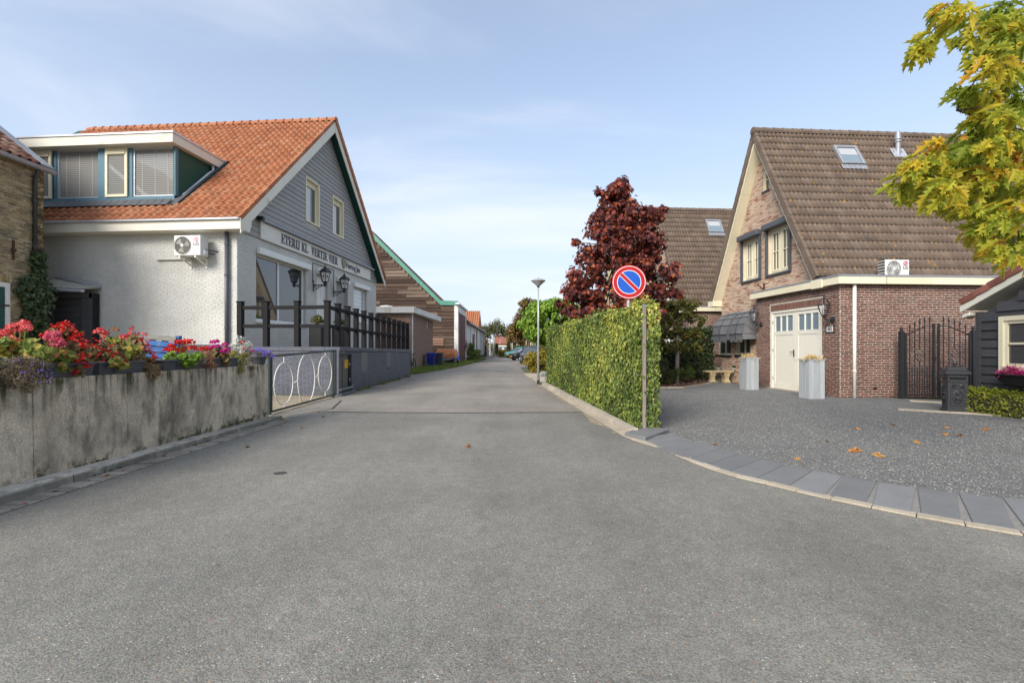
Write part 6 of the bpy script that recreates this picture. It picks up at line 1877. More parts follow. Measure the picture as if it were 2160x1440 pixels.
            for k in range(3):
                x = l_ + s_ + (w_ - 2 * s_) * k / 3; m = MB(); GD.box(m, x + .021, x + (w_ - 2 * s_) / 3 - .021, zg0, zg1, d0 + .01, d1 - .025); m.build('pane', MT['pane_blue'], dd)
            m = MB()
            for zz in (.3, 1.2, 2.1): x = (l_ - .02 if l_ < mid - .1 else r_ - .02); GD.box(m, x, x + .04, zz, zz + .1, d1, d1 + .02)
            m.build('hinge', MT['zinc'], dd)
        m = MB(); GD.box(m, mid + .04, mid + .08, 1.05, 1.27, d1, d1 + .012); m.tube([GD.P(mid + .06, 1.2, d1 + .01), GD.P(mid + .06, 1.2, d1 + .06), GD.P(mid + .17, 1.2, d1 + .06)], .011, 6); m.build('handle', MT['iron'], fr)
        m = MB(); GD.box(m, a0 - .05, a1 + .1, -.02, .03, -.12, .05); m.build('threshold', MT['kerb'], t)
        ax, _ = GW.pix(1802.5, 700, .06)
        m = MB(); m.tube([GW.P(ax, HG - .02, .06), GW.P(ax, -.0, .06)], .042, 14); dp_ = m.build('drain_pipe', MT['pvc_cream'], t, smooth=True)
        m = MB()
        for zz in (.72, 2.2): m.lathe(GW.P(ax, zz, .06), [(.048, -.015), (.048, .015)], 14)
        m.build('clamp', MT['pvc_cream'], dp_)
        vx, vz = GW.pix(1845.5, 819.5, .01); m = MB(); GW.box(m, vx - .05, vx + .05, vz - .022, vz + .022, .0, .016); m.build('vent_slot', MT['black'], t)
        hk, hz_ = G.pix(1613, 605, .0)
        m = MB(); G.box(m, hk - .03, hk + .03, hz_ - .15, hz_ + .12, .006, .04); m.tube([G.P(hk, hz_ - .12, .03), G.P(hk + .02, hz_ + .02, .16), G.P(hk + .03, hz_ + .08, .24)], .02, 6); m.build('flag_holder', MT['rust'], t)
        # flue
        fa, fb = RP1.pix(1893, 325); c = RP1.P(fa, fb, .02)
        m = MB(); m.lathe(c, [(.09, -.1), (.08, .10), (.07, .14), (.07, .36), (.095, .38), (.095, .42), (.08, .45), (.10, .47), (.065, .72), (.055, .74)], 16); m.build('flue', MT['zinc'], t, smooth=False)
        m = MB(); RP1.box(m, fa - .24, fa + .24, fb - .22, fb + .2, .05, .065); m.build('flue_flashing', MT['zinc_pale'], t)
    return t, G, GD, GW, RP1


h1, G1, GD1, GW1_, RP1 = villa(0, 'red brick house with steep brown tiled roof and cream double garage doors', True)
h2, G2, GD2, GW2_, RP2 = villa(8.75, 'brown roofed brick house partly hidden behind the dark red maple', False)
# second house: white front door behind the planting
mb = MB(); a_, z_ = GD2.pix(1414, 740); GD2.box(mb, a_ - .45, a_ + .45, .1, 2.2, .02, .05); mb.build('front_door', MT['white'], h2)
gl = thing('wall_lantern', 'tiny black lantern on the wall of the house behind the ivy', 'wall lamp', GD2.P(.7, 1.75, 0))
mf, mg = MB(), MB(); la, lz = GW2_.pix(1494, 697); c = GW2_.P(la, lz - .15, .16)
lantern(mf, mg, c, .7); mf.beam(c - V(0, 0, .02), c + GW2_.n * -.16 - V(0, 0, .02), .03, .03); mf.build('lantern_frame', MT['iron'], gl); mg.build('lantern_glass', MT['lamp_clear'], gl)

# wall lanterns of the garage
for px, py, lb in ((1757, 674, 'open black lantern above the house number beside the garage doors'), (1606, 685, 'open black lantern between the grey canopies and the garage doors')):
    a_, z_ = GD1.pix(px, py)
    base = GD1.P(min(a_, 3.55), z_, 0)
    t = thing('wall_lantern', lb, 'wall lamp', base, 'lanterns beside the garage doors')
    n_ = GD1.n; up = V(0, 0, 1)
    mb = MB(); mb.lathe(base, [(.09, 0), (.08, .03), (.03, .04)], 12, (ug, up, n_)); mb.build('mount', MT['iron'], t)
    mb = MB(); mb.tube([base + n_ * .03, base + n_ * .14 + up * .0, base + n_ * .24 + up * .03, base + n_ * .26 + up * .09], .014, 6)
    mb.tube(scroll(base + n_ * .15 - up * .06, .05, 1.4, n_, up), .009, 5); mb.build('arm', MT['iron'], t)
    c = base + n_ * .26 + up * .08
    mf = MB()
    for k in range(6):
        a = 2 * math.pi * k / 6; dv = V(math.cos(a), math.sin(a), 0)
        mf.tube([c + dv * .05 + up * .03, c + dv * .10 + up * .14, c + dv * .15 + up * .30, c + dv * .145 + up * .36, c + dv * .09 + up * .44, c + dv * .03 + up * .48], .009, 5)
    for r_, z_ in ((.052, .03), (.152, .31)): mf.tube([c + V(r_ * math.cos(a), r_ * math.sin(a), z_) for a in np.linspace(0, 2 * math.pi, 19)[:-1]], .009, 5, closed=True)
    mf.lathe(c, [(.03, 0), (.055, .03), (.03, .04)], 8); mf.lathe(c + up * .46, [(.045, 0), (.05, .02), (.02, .04), (.015, .07), (.03, .09), (.02, .11), (.006, .16)], 8)
    mf.build('lantern_frame', MT['iron'], t)
    mb = MB(); mb.lathe(c + up * .06, [(.02, 0), (.02, .12), (.035, .14), (.035, .22), (.01, .26)], 10); mb.build('bulb', MT['lamp_milk'], t)

# number plate
a1, z1 = GD1.pix(1745.5, 687, .01); a0, z0 = GD1.pix(1758.5, 701, .01)
t = thing('number_plate', 'white enamel house number plate reading 80 in a dark frame beside the garage doors', 'number plate', GD1.P((a0 + a1) / 2, (z0 + z1) / 2, .01))
ca_, cz_ = (a0 + a1) / 2, (z0 + z1) / 2; hw_, hh_ = .135, .095
mb = MB(); GD1.box(mb, ca_ - hw_, ca_ + hw_, cz_ - hh_, cz_ + hh_, .012, .03)
for sx in (-1, 1):
    for sz_ in (-1, 1): mb.lathe(GD1.P(ca_ + sx * hw_, cz_ + sz_ * hh_, .013), [(.022, 0), (.022, .015)], 8, (ug, V(0, 0, 1), GD1.n))
mb.build('frame', MT['iron'], t)
mb = MB(); GD1.box(mb, ca_ - hw_ + .022, ca_ + hw_ - .022, cz_ - hh_ + .022, cz_ + hh_ - .022, .029, .034); mb.build('plate', MT['number_plate'], t)
Mn = GD1.M(ca_, cz_, .035); Mn = Mn @ Matrix.Rotation(math.pi, 4, 'Y') if False else Mn
X_ = -ug; Mt = Matrix(((X_.x, 0, GD1.n.x, Mn[0][3]), (X_.y, 0, GD1.n.y, Mn[1][3]), (0, 1, 0, Mn[2][3]), (0, 0, 0, 1)))
text_mesh('80', .155, .002, MT['letter'], 'lettering', Mt, t, bold=.004)

# AC on the garage roof
_p = at(1868, 577, 12.22)
ACP = Plane(Vector((_p.x, _p.y, 0)), ur, n=(ur.y, -ur.x, 0))
ac_unit('air_conditioner', 'white outdoor unit with red round emblem standing on the flat garage roof', ACP, 0, 3.20, -.24, w=.675, h=.49, dp=.24, brackets=False)

# canopies over the windows
def canopy(l, r, label):
    a1, z1 = G1.pix(l, 664); a0, _ = G1.pix(r, 662)
    z1 = 2.62
    t = thing('window_canopy', label, 'awning', G1.P((a0 + a1) / 2, 2.1, 0), 'grey basket canopies beside the garage')
    prof = [(0, z1), (.22, z1 - .05), (.42, z1 - .22), (.56, z1 - .46), (.62, z1 - .80), (.60, z1 - 1.0)]
    a0 += .03; a1 -= .03
    for i in range(len(prof) - 1):
        for j in range(2):
            q0 = a0 + (a1 - a0) * j / 2; q1 = a0 + (a1 - a0) * (j + 1) / 2
            (d0, y0), (d1, y1) = prof[i], prof[i + 1]
            sag = -.012
            mb = MB()
            n_ = Vector((0, 0, 0))
            dv = (G1.n * (d1 - d0) + V(0, 0, y1 - y0)); nv = ug.cross(dv).normalized()
            if nv.dot(G1.n + V(0, 0, .5)) < 0: nv = -nv
            P00, P10, P11, P01 = G1.P(q0, y0, d0), G1.P(q1, y0, d0), G1.P(q1, y1, d1), G1.P(q0, y1, d1)
            C_ = (P00 + P10 + P11 + P01) / 4 + nv * sag
            th = nv * -.012
            vs = [P00, P10, P11, P01, C_, P00 + th, P10 + th, P11 + th, P01 + th]
            mb.add(vs, [(0, 1, 4), (1, 2, 4), (2, 3, 4), (3, 0, 4), (8, 7, 6, 5), (0, 5, 6, 1), (1, 6, 7, 2), (2, 7, 8, 3), (3, 8, 5, 0)]); mb.build('canvas_panel', MT['canvas'], t)
    for a_ in (a0, a1):
        mb = MB(); mb.prism([G1.P(a_, y, d) for d, y in prof] + [G1.P(a_, prof[-1][1] + .02, 0)], ug * (.012 if a_ == a0 else -.012)); mb.build('canvas_side', MT['canvas'], t)
        mb = MB()
        for d_, y_ in prof[1:5]: mb.tube([G1.P(a_, y_, d_), G1.P(a_, prof[4][1], .02)], .008, 5)
        mb.build('rib', MT['iron'], t)
    for d_, y_ in prof[1:5]:
        mb = MB(); mb.tube([G1.P(a0, y_, d_ + .006), G1.P(a1, y_, d_ + .006)], .010, 5); mb.build('seam', MT['iron'], t)
    mb = MB(); mb.tube([G1.P((a0 + a1) / 2, y_, d_ + .006) for d_, y_ in prof], .008, 5); mb.build('seam', MT['iron'], t)
    mb = MB(); G1.box(mb, a0 - .04, a1 + .04, z1 - .01, z1 + .05, .004, .07); mb.build('top_rail', MT['zinc'], t)
    # scalloped valance
    for j in range(3):
        q0 = a0 + (a1 - a0) * j / 3; q1 = a0 + (a1 - a0) * (j + 1) / 3
        mb = MB(); z_ = prof[-1][1]
        mb.prism([G1.P(q0 + .01, z_, .60), G1.P(q1 - .01, z_, .60), G1.P(q1 - .05, z_ - .09, .585), G1.P(q0 + .05, z_ - .09, .585)], G1.n * .01); mb.build('valance', MT['canvas'], t)


canopy(1534, 1568, 'left of two dark grey basket canopies, above the stone bench')
canopy(1571, 1603, 'right of two dark grey basket canopies, next to the garage')

# timber planters
def timber_planter(X, Y, w, h, label, ang=.065):
    t = thing('timber_planter', label, 'planter', (X, Y, 0), 'tall grey timber planters beside the garage doors')
    a, b = Vector((1, ang, 0)).normalized() * w, Vector((-ang, 1, 0)).normalized() * w
    o = Vector((X, Y, 0))
    for (p, d, q) in ((o, a, b), (o + b, a, -b), (o, b, a), (o + a, b, -a)):
        n_ = q.normalized() * .028
        e = .0 if d == a else .028
        for k in range(3):
            u_ = d.normalized(); lw = (w - 2 * e) / 3
            mb = MB(); mb.hexa(p + u_ * (e + k * lw + .003) + V(0, 0, .01), u_ * (lw - .006), n_, V(0, 0, h - .01)); mb.build('plank', MT['wood_grey'], t, bevel=.003)
    mb = MB(); mb.hexa(o + a * .08 + b * .08 + V(0, 0, h - .12), a * .84, b * .84, V(0, 0, .06)); mb.build('soil', MT['mulch'], t)
    for (p, d, q) in ((o, a, b), (o + b, a, -b), (o, b, a), (o + a, b, -a)):
        mb = MB(); e = .0 if d == a else .05
        u_ = d.normalized(); mb.hexa(p - u_ * (.012 if d == a else -.04) + V(0, 0, h) - q.normalized() * .012, u_ * (w + (.024 if d == a else -.08)), q.normalized() * .05, V(0, 0, .028)); mb.build('rim', MT['wood_grey'], t)
    c = o + a / 2 + b / 2
    g = thing('dry_grass', 'withered straw grass growing in the ' + ('planter in front of the garage doors' if X > 7.4 else 'planter next to the stone bench'), 'grass plant', c + V(0, 0, h - .06))
    n = 240
    p = np.array(c) + np.c_[rng.normal(0, w * .22, n), rng.normal(0, w * .22, n), np.full(n, h - .06)]
    leaf_cloud('blade', p, rng.normal(0, 1, (n, 3)), (0, 0, 1), .20, NEEDLE, MT['straw'], g, spread=.35)
    return t


timber_planter(7.60, 11.62, .41, 1.0, 'tall grey timber planter in front of the right garage door')
timber_planter(7.32, 14.2, .40, 1.0, 'tall grey timber planter between the stone bench and the garage doors')

# stone bench with two pots
bb = gp(1505, 806); bc = Vector((7.86, 17.3, 0))
t = thing('stone_bench', 'low carved stone bench on two baluster legs under the grey canopies', 'bench', bc)
du = Vector((1, .02, 0)).normalized(); dvv = Vector((-.02, 1, 0))
mb = MB(); pts_ = []
for s_ in np.linspace(-1, 1, 9): pts_.append(bc + du * (s_ * .54) + dvv * (-.16 + .06 * s_ * s_) + V(0, 0, .40))
for s_ in np.linspace(1, -1, 9): pts_.append(bc + du * (s_ * .54) + dvv * (.18 + .06 * s_ * s_) + V(0, 0, .40))
mb.prism(pts_, (0, 0, .065)); mb.build('seat', MT['stone_bench'], t, bevel=.015, seg=2)
for s_ in (-.26, .28):
    mb = MB(); c = bc + du * s_
    prof = [(.15, 0), (.16, .05), (.115, .10), (.10, .17), (.12, .26), (.145, .32), (.13, .345), (.155, .36), (.155, .40)]
    mb.lathe(c, [(r_ * 1.12, z_) for r_, z_ in prof], 4, a0=math.pi / 4); mb.build('leg', MT['stone_bench'], t, bevel=.012, seg=2)
for px, lb, bowl in ((1516, 'small pale stone bowl on the left end of the stone bench', True), (1549, 'small weathered pot with a plant on the right end of the stone bench', False)):
    c = at(px, 780, 17.3); c = Vector((c.x, 17.32, .466))
    g = thing('stone_pot', lb, 'pot', c, 'pots on the stone bench')
    mb = MB()
    if bowl: mb.lathe(c, [(.06, 0), (.07, .03), (.12, .10), (.14, .13), (.12, .13)], 14)
    else: mb.lathe(c, [(.07, 0), (.09, .06), (.08, .10), (.07, .10)], 12)
    mb.build('bowl', MT['stone_grey'], g, smooth=False)
    P_, N_ = clump_points([np.array(c) + np.array([0, 0, .13])], [.07], 60, rng)
    leaf_cloud('moss', P_, N_, (0, 0, 1), .05, OVAL, MT['yew'], g)

# ------------------------------------------------------------------ wrought iron gate
IG = Plane((9.9, 11.72, 0), (1, .02, 0), n=(0, -1, 0))
def igx(px): return IG.pix(px, 760)[0]
ig = thing('iron_gate', 'black wrought iron double gate with arched top beside the brick garage', 'gate', IG.O)
xl, xm1, xm2, xr = igx(1901.5), igx(1973), igx(1980), igx(2056)
for x, zt in ((xl, 1.74), (xr, 1.76)):
    mb = MB(); IG.box(mb, x - .045, x + .045, 0, zt, -.045, .045); p_ = mb.build('post', MT['iron'], ig)
    mb = MB(); mb.lathe(IG.P(x, zt, 0), [(.05, 0), (.05, .02), (.02, .03), (.045, .07), (.02, .11), (.005, .13)], 10); mb.build('finial', MT['iron'], p_)
for (x0, x1, fl) in ((xl + .085, xm1, 1), (xm2, xr - .06, -1)):
    mb = MB(); IG.box(mb, x0, x0 + .045, .06, 1.70 if fl == 1 else 1.95, -.022, .022); IG.box(mb, x1 - .045, x1, .06, 1.95 if fl == 1 else 1.72, -.022, .022)
    lf = mb.build('gate_leaf', MT['iron'], ig)
    zt = lambda s: 1.62 + .28 * math.sin(s * math.pi / 2)
    w_ = x1 - x0
    mb = MB()
    mb.tube([IG.P(x0 + w_ * s, zt(s if fl == 1 else 1 - s), 0) for s in np.linspace(.02, .98, 12)], .014, 5)
    for z_ in (.10, .62, .69): mb.tube([IG.P(x0, z_, 0), IG.P(x1, z_, 0)], .013, 5)
    mb.build('cross_rail', MT['iron'], lf)
    nb = 5
    for k in range(1, nb + 1):
        s = k / (nb + 1); h_ = zt(s if fl == 1 else 1 - s) + .16
        mb = MB(); x = x0 + w_ * s
        if k == 3: mb.tube([IG.P(x, .1, 0), IG.P(x, .98, 0)], .012, 5); mb.tube([IG.P(x, 1.27, 0), IG.P(x, h_, 0)], .012, 5)
        else: mb.tube([IG.P(x, .1, 0), IG.P(x, h_, 0)], .012, 5)
        mb.lathe(IG.P(x, h_ - .03, 0), [(.01, 0), (.026, .03), (.008, .06), (.02, .075), (.003, .13)], 6)
        mb.build('bar', MT['iron'], lf)
    for k in range(nb + 1):
        mb = MB(); x = x0 + w_ * (k + .5) / (nb + 1); mb.tube([IG.P(x, .1, 0), IG.P(x, .78, 0)], .011, 5); mb.lathe(IG.P(x, .76, 0), [(.008, 0), (.022, .03), (.006, .06), (.002, .1)], 6); mb.build('short_bar', MT['iron'], lf)
    mb = MB(); c = IG.P(x0 + w_ * .5, 1.125, 0)
    for a in range(4):
        ux_ = IG.u * math.cos(a * math.pi / 2 + .78) + V(0, 0, 1) * math.sin(a * math.pi / 2 + .78); uz_ = IG.u * -math.sin(a * math.pi / 2 + .78) + V(0, 0, 1) * math.cos(a * math.pi / 2 + .78)
        mb.tube(scroll(c + ux_ * .085, .062, 1.3, -ux_, uz_), .007, 4)
    mb.tube([c + (IG.u * math.cos(a) * .11 + V(0, 0, 1) * math.sin(a) * .15) for a in np.linspace(0, 2 * math.pi, 20)[:-1]], .007, 4, closed=True)
    mb.build('rosette', MT['iron'], lf)
mb = MB(); mb.tube([IG.P(xm2 + .03, .5, .04), IG.P(xm2 + .03, -.0, .04)], .012, 6); mb.lathe(IG.P(xm1 - .02, 1.05, .03), [(.03, -.06), (.03, .06)], 8); mb.build('drop_bolt', MT['iron'], ig)

# ------------------------------------------------------------------ cast iron letter box
lc = Vector((8.97, 9.22, 0)); ang = R(27)
lx, ly = Vector((math.cos(-ang), math.sin(-ang), 0)), Vector((math.sin(ang), math.cos(ang), 0))
LB = thing('letter_box', 'black cast iron pillar letter box standing before the iron gate', 'letter box', lc)
def lb_box(w, d, z0, z1, name, parent=LB, bev=.006, mat='iron_cast', off=(0, 0)):
    mb = MB(); w, d = w * .92, d * .92; mb.hexa(lc + lx * (off[0] - w / 2) + ly * (off[1] - d / 2) + V(0, 0, z0), lx * w, ly * d, V(0, 0, z1 - z0)); return mb.build(name, MT[mat], parent, bevel=bev, seg=2)
lb_box(.40, .40, .0, .05, 'base'); lb_box(.37, .37, .05, .10, 'base_step')
bdy = lb_box(.335, .335, .10, .78, 'body')
lb_box(.42, .42, .78, .835, 'cornice', bev=.012)
mb = MB()
for (z0, w0), (z1, w1) in (((.835, .36), (.865, .36)), ((.865, .36), (.93, .25)), ((.93, .25), (.945, .16))):
    vs = []
    for z_, w_ in ((z0, w0), (z1, w1)):
        for sx, sy in ((-1, -1), (1, -1), (1, 1), (-1, 1)): vs.append(lc + lx * sx * w_ * .46 + ly * sy * w_ * .46 + V(0, 0, z_))
    mb.add(vs, [(0, 1, 5, 4), (1, 2, 6, 5), (2, 3, 7, 6), (3, 0, 4, 7), (4, 5, 6, 7), (3, 2, 1, 0)])
mb.build('lid', MT['iron_cast'], LB, bevel=.008)
mb = MB(); mb.lathe(lc + V(0, 0, .945), [(.04, 0), (.022, .02), (.05, .05), (.055, .065), (.03, .08), (.035, .10), (.02, .115), (.004, .12)], 14); mb.build('finial', MT['iron_cast'], LB, smooth=True)
FLb = [Plane(lc - ly * .1545, lx, n=-ly), Plane(lc + lx * .1545, ly, n=lx), Plane(lc - lx * .1545, ly, n=-lx)]
for q_, pl_ in enumerate(FLb):
    mb = MB()
    for (a0, a1, b0, b1) in ((-.115, .115, .16, .175), (-.115, .115, .50, .515), (-.115, -.10, .175, .50), (.10, .115, .175, .50), (-.15, .15, .625, .64)): pl_.box(mb, a0, a1, b0, b1, 0, .012)
    mb.build('moulding', MT['iron_cast'], LB, bevel=.003)
f = FLb[0] if False else FLb[2]
for f in (FLb[0], FLb[2]):
    mb = MB(); f.box(mb, -.12, .12, .675, .72, -.001, .002); mb.build('slot', MT['black'], LB)
    mb = MB(); f.box(mb, -.13, .13, .72, .745, 0, .03); mb.build('flap', MT['iron_cast'], LB, bevel=.006)
    mb = MB()
    mb.tube([f.P(.075 * math.cos(a), .335 + .125 * math.sin(a), .005) for a in np.linspace(0, 2 * math.pi, 25)[:-1]], .010, 5, closed=True)
    mb.lathe(f.P(0, .40, .0), [(.03, 0), (.026, .02), (.01, .03)], 10, (f.u, f.v, f.n)); mb.lathe(f.P(.0, .31, .0), [(.045, 0), (.03, .022), (.01, .026)], 7, (f.u, f.v, f.n))
    mb.tube(scroll(f.P(-.03, .27, .012), .03, 1.2, f.u, f.v), .006, 4); mb.tube(scroll(f.P(.03, .27, .012), .03, 1.2, -f.u, f.v), .006, 4)
    mb.tube(scroll(f.P(-.06, .55, .01), .035, 1.3, f.u, f.v), .009, 4); mb.tube(scroll(f.P(.06, .55, .01), .035, 1.3, -f.u, f.v), .009, 4)
    f.box(mb, -.05, .05, .565, .61, 0, .014)
    mb.build('relief', MT['iron_cast'], LB)

# ------------------------------------------------------------------ black boarded shed at the right edge
SO_ = Vector((9.62, 9.4, 0)); sd_ = Vector((-.05, -1, 0)).normalized()     # runs towards the camera
SW = Plane(SO_, sd_, n=(-1, .05, 0))
sh = thing('garden_shed', 'black boarded garden shed with cream window and red tiled roof at the right edge', 'shed', SO_)
def swx(px): return SW.pix(px, 740)[0]
wa0, wzt = SW.pix(2121, 677); _, wzb = SW.pix(2115, 772)
SWIN = (wa0, wa0 + .95, wzb, wzt)
mb = MB(); SW.box(mb, 0, 3.2, .0, 2.0, -3.0, -.06); mb.build('body', MT['wood_black'], sh)
slope_s = math.tan(R(24))
mb = MB(); mb.prism([SW.P(0, 2.0, -.06), SW.P(3.2, 2.0, -.06), SW.P(3.2, 2.6, -.06), SW.P(1.6, 2.0 + 1.6 * slope_s, -.06)], SW.n * -2.9); mb.build('gable', MT['wood_black'], sh)
z = .25; k = 0
while z < 2.6:
    a_end = 3.2; a_st = max(.06, (z + .16 - 2.02) / slope_s)
    seg = [(a_st, a_end)]
    if z + .17 > SWIN[2] and z < SWIN[3]: seg = [(a_st, SWIN[0] - .10), (SWIN[1] + .1, a_end)]
    for p_, q_ in seg:
        if q_ - p_ < .05: continue
        A_ = SW.P(p_, z, 0); o_ = SW.n
        mb = MB(); u_ = SW.u * (q_ - p_); mb.add([A_ - o_ * .06, A_ + u_ - o_ * .06, A_ + u_ - o_ * .06 + V(0, 0, .19), A_ - o_ * .06 + V(0, 0, .19), A_ + o_ * .012, A_ + u_ + o_ * .012, A_ + u_ - o_ * .02 + V(0, 0, .19), A_ - o_ * .02 + V(0, 0, .19)],
               [(4, 5, 6, 7), (0, 1, 5, 4), (1, 2, 6, 5), (2, 3, 7, 6), (3, 0, 4, 7), (3, 2, 1, 0)]); mb.build('plank', MT['wood_black'], sh)
    z += .178; k += 1
mb = MB(); SW.box(mb, -.02, .075, .1, 2.05, -.09, .03); mb.build('corner_board', MT['wood_black'], sh)
w = window_in(SW, SWIN, sh, MT['cream_clean'], MT['pane_dark_blind'], .055, -.02, mull=(.5,), trans=(.5,))
mb = MB(); a0, a1, b0, b1 = SWIN
SW.box(mb, a0 - .09, a0, b0 - .09, b1 + .09, -.06, .05); SW.box(mb, a1, a1 + .09, b0 - .09, b1 + .09, -.06, .05); SW.box(mb, a0, a1, b1, b1 + .09, -.06, .05); SW.box(mb, a0, a1, b0 - .09, b0, -.06, .07); mb.build('casing', MT['cream_clean'], w, bevel=.004)
# roof edge
e0 = at(2024, 650, 9.75); rd = Vector((0, -1, slope_s)).normalized(); rd = Vector((-.05, -1, slope_s)).normalized()
mb = MB(); mb.hexa(e0 + V(0, 0, -.10), rd * 2.4, V(.03, 0, 0), V(0, 0, .15)); mb.build('bargeboard', MT['cream'], sh, bevel=.006)
mb = MB(); mb.hexa(e0 + V(.03, 0, -.05), rd * 2.4, V(3.3, .1, 0), V(0, 0, .09)); mb.build('roof', MT['cream'], sh)
for k in range(7):
    q = e0 + rd * (.05 + k * .33) + V(-.03, 0, .03 + .018)
    mb = MB(); nn_ = Vector((0, slope_s, 1)).normalized(); mb.hexa(q, rd * .345 - nn_ * .02, V(.26, 0, 0), nn_ * .13); mb.build('verge_tile', MT['tile_red'], sh, bevel=.012, seg=2)
for r_ in range(7):
    for c_ in range(8):
        q = e0 + rd * (.05 + r_ * .33) + V(.23 + c_ * .30, 0, .05 + .018)
        mb = MB(); nn_ = Vector((0, slope_s, 1)).normalized(); mb.hexa(q, rd * .345 - nn_ * .02, V(.295, 0, 0), nn_ * .04); mb.build('roof_tile', MT['tile_red'], sh)
mb = MB(); mb.hexa(e0 + V(.05, -.0, -.22), V(0, -.16, .05), V(.25, 0, 0), V(0, 0, .08)); mb.build('rafter_end', MT['cream'], sh, bevel=.01)
# trough under the window
tx0 = SW.pix(2094, 793, .28)[0]
tr = thing('window_trough', 'black hanging trough of magenta heather under the shed window', 'trough', SW.P(tx0 + .5, .62, .16))
mb = MB(); ht = .20
mb.prism([SW.P(tx0, .80, .28), SW.P(tx0 + 1.15, .80, .28), SW.P(tx0 + 1.0, .80 - ht, .22), SW.P(tx0 + .14, .80 - ht, .22)], SW.n * -.26); mb.build('trough', MT['black'], tr, bevel=.012)
mb = MB(); SW.box(mb, tx0 - .01, tx0 + 1.16, .79, .815, .02, .30); mb.build('rim', MT['black'], tr, bevel=.006)
he = thing('heather', 'magenta heather growing in the trough on the black shed', 'plant', SW.P(tx0 + .5, .82, .16))
n = 1500
a_ = tx0 + .04 + rng.random(n) * 1.1; P_ = np.array([SW.P(q, .80, .16) for q in a_]) + rng.normal(0, 1, (n, 3)) * np.array([.055, .03, 0])
P_[:, 2] += rng.random(n) * .17 * (.6 + .4 * np.sin(a_ * 17))
leaf_cloud('foliage', P_, rng.normal(0, 1, (n, 3)), (-.25, 0, 1), .075, NEEDLE, MT['heather'], he, spread=.45)
n = 250; a_ = tx0 + .04 + rng.random(n) * 1.1; P_ = np.array([SW.P(q, .81, .18) for q in a_]) + rng.normal(0, .03, (n, 3))
leaf_cloud('leaf_base', P_, rng.normal(0, 1, (n, 3)), (-.3, 0, .6), .06, NEEDLE, MT['low_hedge'], he, spread=.5)

# ------------------------------------------------------------------ no-parking sign
sx_, sy_ = at(1327, 595, 7.9).x, 7.9
t = thing('no_parking_sign', 'round blue and red no parking sign on a grey pole behind the ivy screen', 'road sign', (sx_, sy_, 0))
mb = MB(); mb.tube([(sx_, sy_ + .05, 0), (sx_, sy_ + .05, 2.62)], .03, 12); mb.build('pole', MT['galv'], t, smooth=False)
cz = EYE + (HZ - 595) / F * sy_
SP = Plane((sx_, sy_, cz), Vector((1, -.06, 0)), n=(-.06, -1, 0))
ax_ = (SP.u, SP.v, SP.n); Rr = .29
mb = MB(); mb.lathe(SP.P(0, 0, -.012), [(Rr, 0), (Rr + .006, .012), (Rr, .016)], 64, ax_); disc = mb.build('disc', MT['sign_red'], t)
def ann(r0, r1, d, mat, name):
    mb = MB(); n = 64
    vs = [SP.P(r * math.cos(a), r * math.sin(a), d) for r in (r0, r1) for a in np.linspace(0, 2 * math.pi, n + 1)[:-1]]
    mb.add(vs, [(k, n + k, n + (k + 1) % n, (k + 1) % n)[::-1] for k in range(n)], .5); return mb.build(name, mat, disc)
ann(Rr * .93, Rr * .965, .006, MT['sign_white'], 'white_ring')
ann(Rr * .675, Rr * .715, .006, MT['sign_white'], 'inner_ring')
mb = MB(); r_ = Rr * .685
mb.poly([SP.P(r_ * math.cos(a), r_ * math.sin(a), .0055) for a in np.linspace(0, 2 * math.pi, 49)[:-1]]); mb.build('blue_field', MT['sign_blue'], disc)
bu = Vector((math.cos(R(-45)), math.sin(R(-45)))); bv = Vector((math.sin(R(45)), math.cos(R(45))))
for wd_, d_, m_, nm_ in ((.13, .0075, 'sign_white', 'bar_edge'), (.098, .009, 'sign_red', 'bar')):
    hl = Rr * .70
    mb = MB(); q = [bu * -hl - bv * wd_ * Rr, bu * hl - bv * wd_ * Rr, bu * hl + bv * wd_ * Rr, bu * -hl + bv * wd_ * Rr]
    mb.poly([SP.P(p.x, p.y, d_) for p in q]); mb.build(nm_, MT[m_], disc)
mb = MB(); SP.box(mb, -.06, .06, -.14, -.10, -.05, -.012); SP.box(mb, -.06, .06, .10, .14, -.05, -.012); mb.build('clamp', MT['galv'], t)

# ------------------------------------------------------------------ lamp post
def lamp_post(x, y, h, label, name='street_lamp'):
    t = thing(name, label, 'street lamp', (x, y, 0), 'street lamps along the lane')
    s = h / 3.85
    mb = MB(); mb.tube([(x, y, .0), (x, y, h * .55), (x, y, h - .34 * s)], [.047 * s, .036 * s, .026 * s], 14); mb.build('pole', MT['galv'], t, smooth=True)
    mb = MB(); mb.tube([(x, y, 0), (x, y, .14 * s)], .052 * s, 14); mb.build('sleeve', MT['iron'], t)
    z = h - .36 * s
    mb = MB(); mb.lathe((x, y, z), [(.035 * s, 0), (.06 * s, .02 * s), (.25 * s, .19 * s)], 24); mb.build('bowl', MT['lamp_clear'], t, smooth=False)
    mb = MB(); mb.lathe((x, y, z), [(.255 * s, .185 * s), (.265 * s, .20 * s), (.255 * s, .215 * s), (.13 * s, .275 * s), (.03 * s, .30 * s), (.03 * s, .32 * s), (.005 * s, .325 * s)], 24); mb.build('hood', MT['lamp_hat'], t)
    mb = MB(); mb.lathe((x, y, z), [(.04 * s, -.03 * s), (.055 * s, .01 * s)], 16); mb.build('collar', MT['iron'], t)


lp = gp(1135.5, 810)
lamp_post(lp.x, lp.y, EYE + (HZ - 583) / F * lp.y, 'tall silver street lamp with cone shaped head beside the clipped yellow bush')
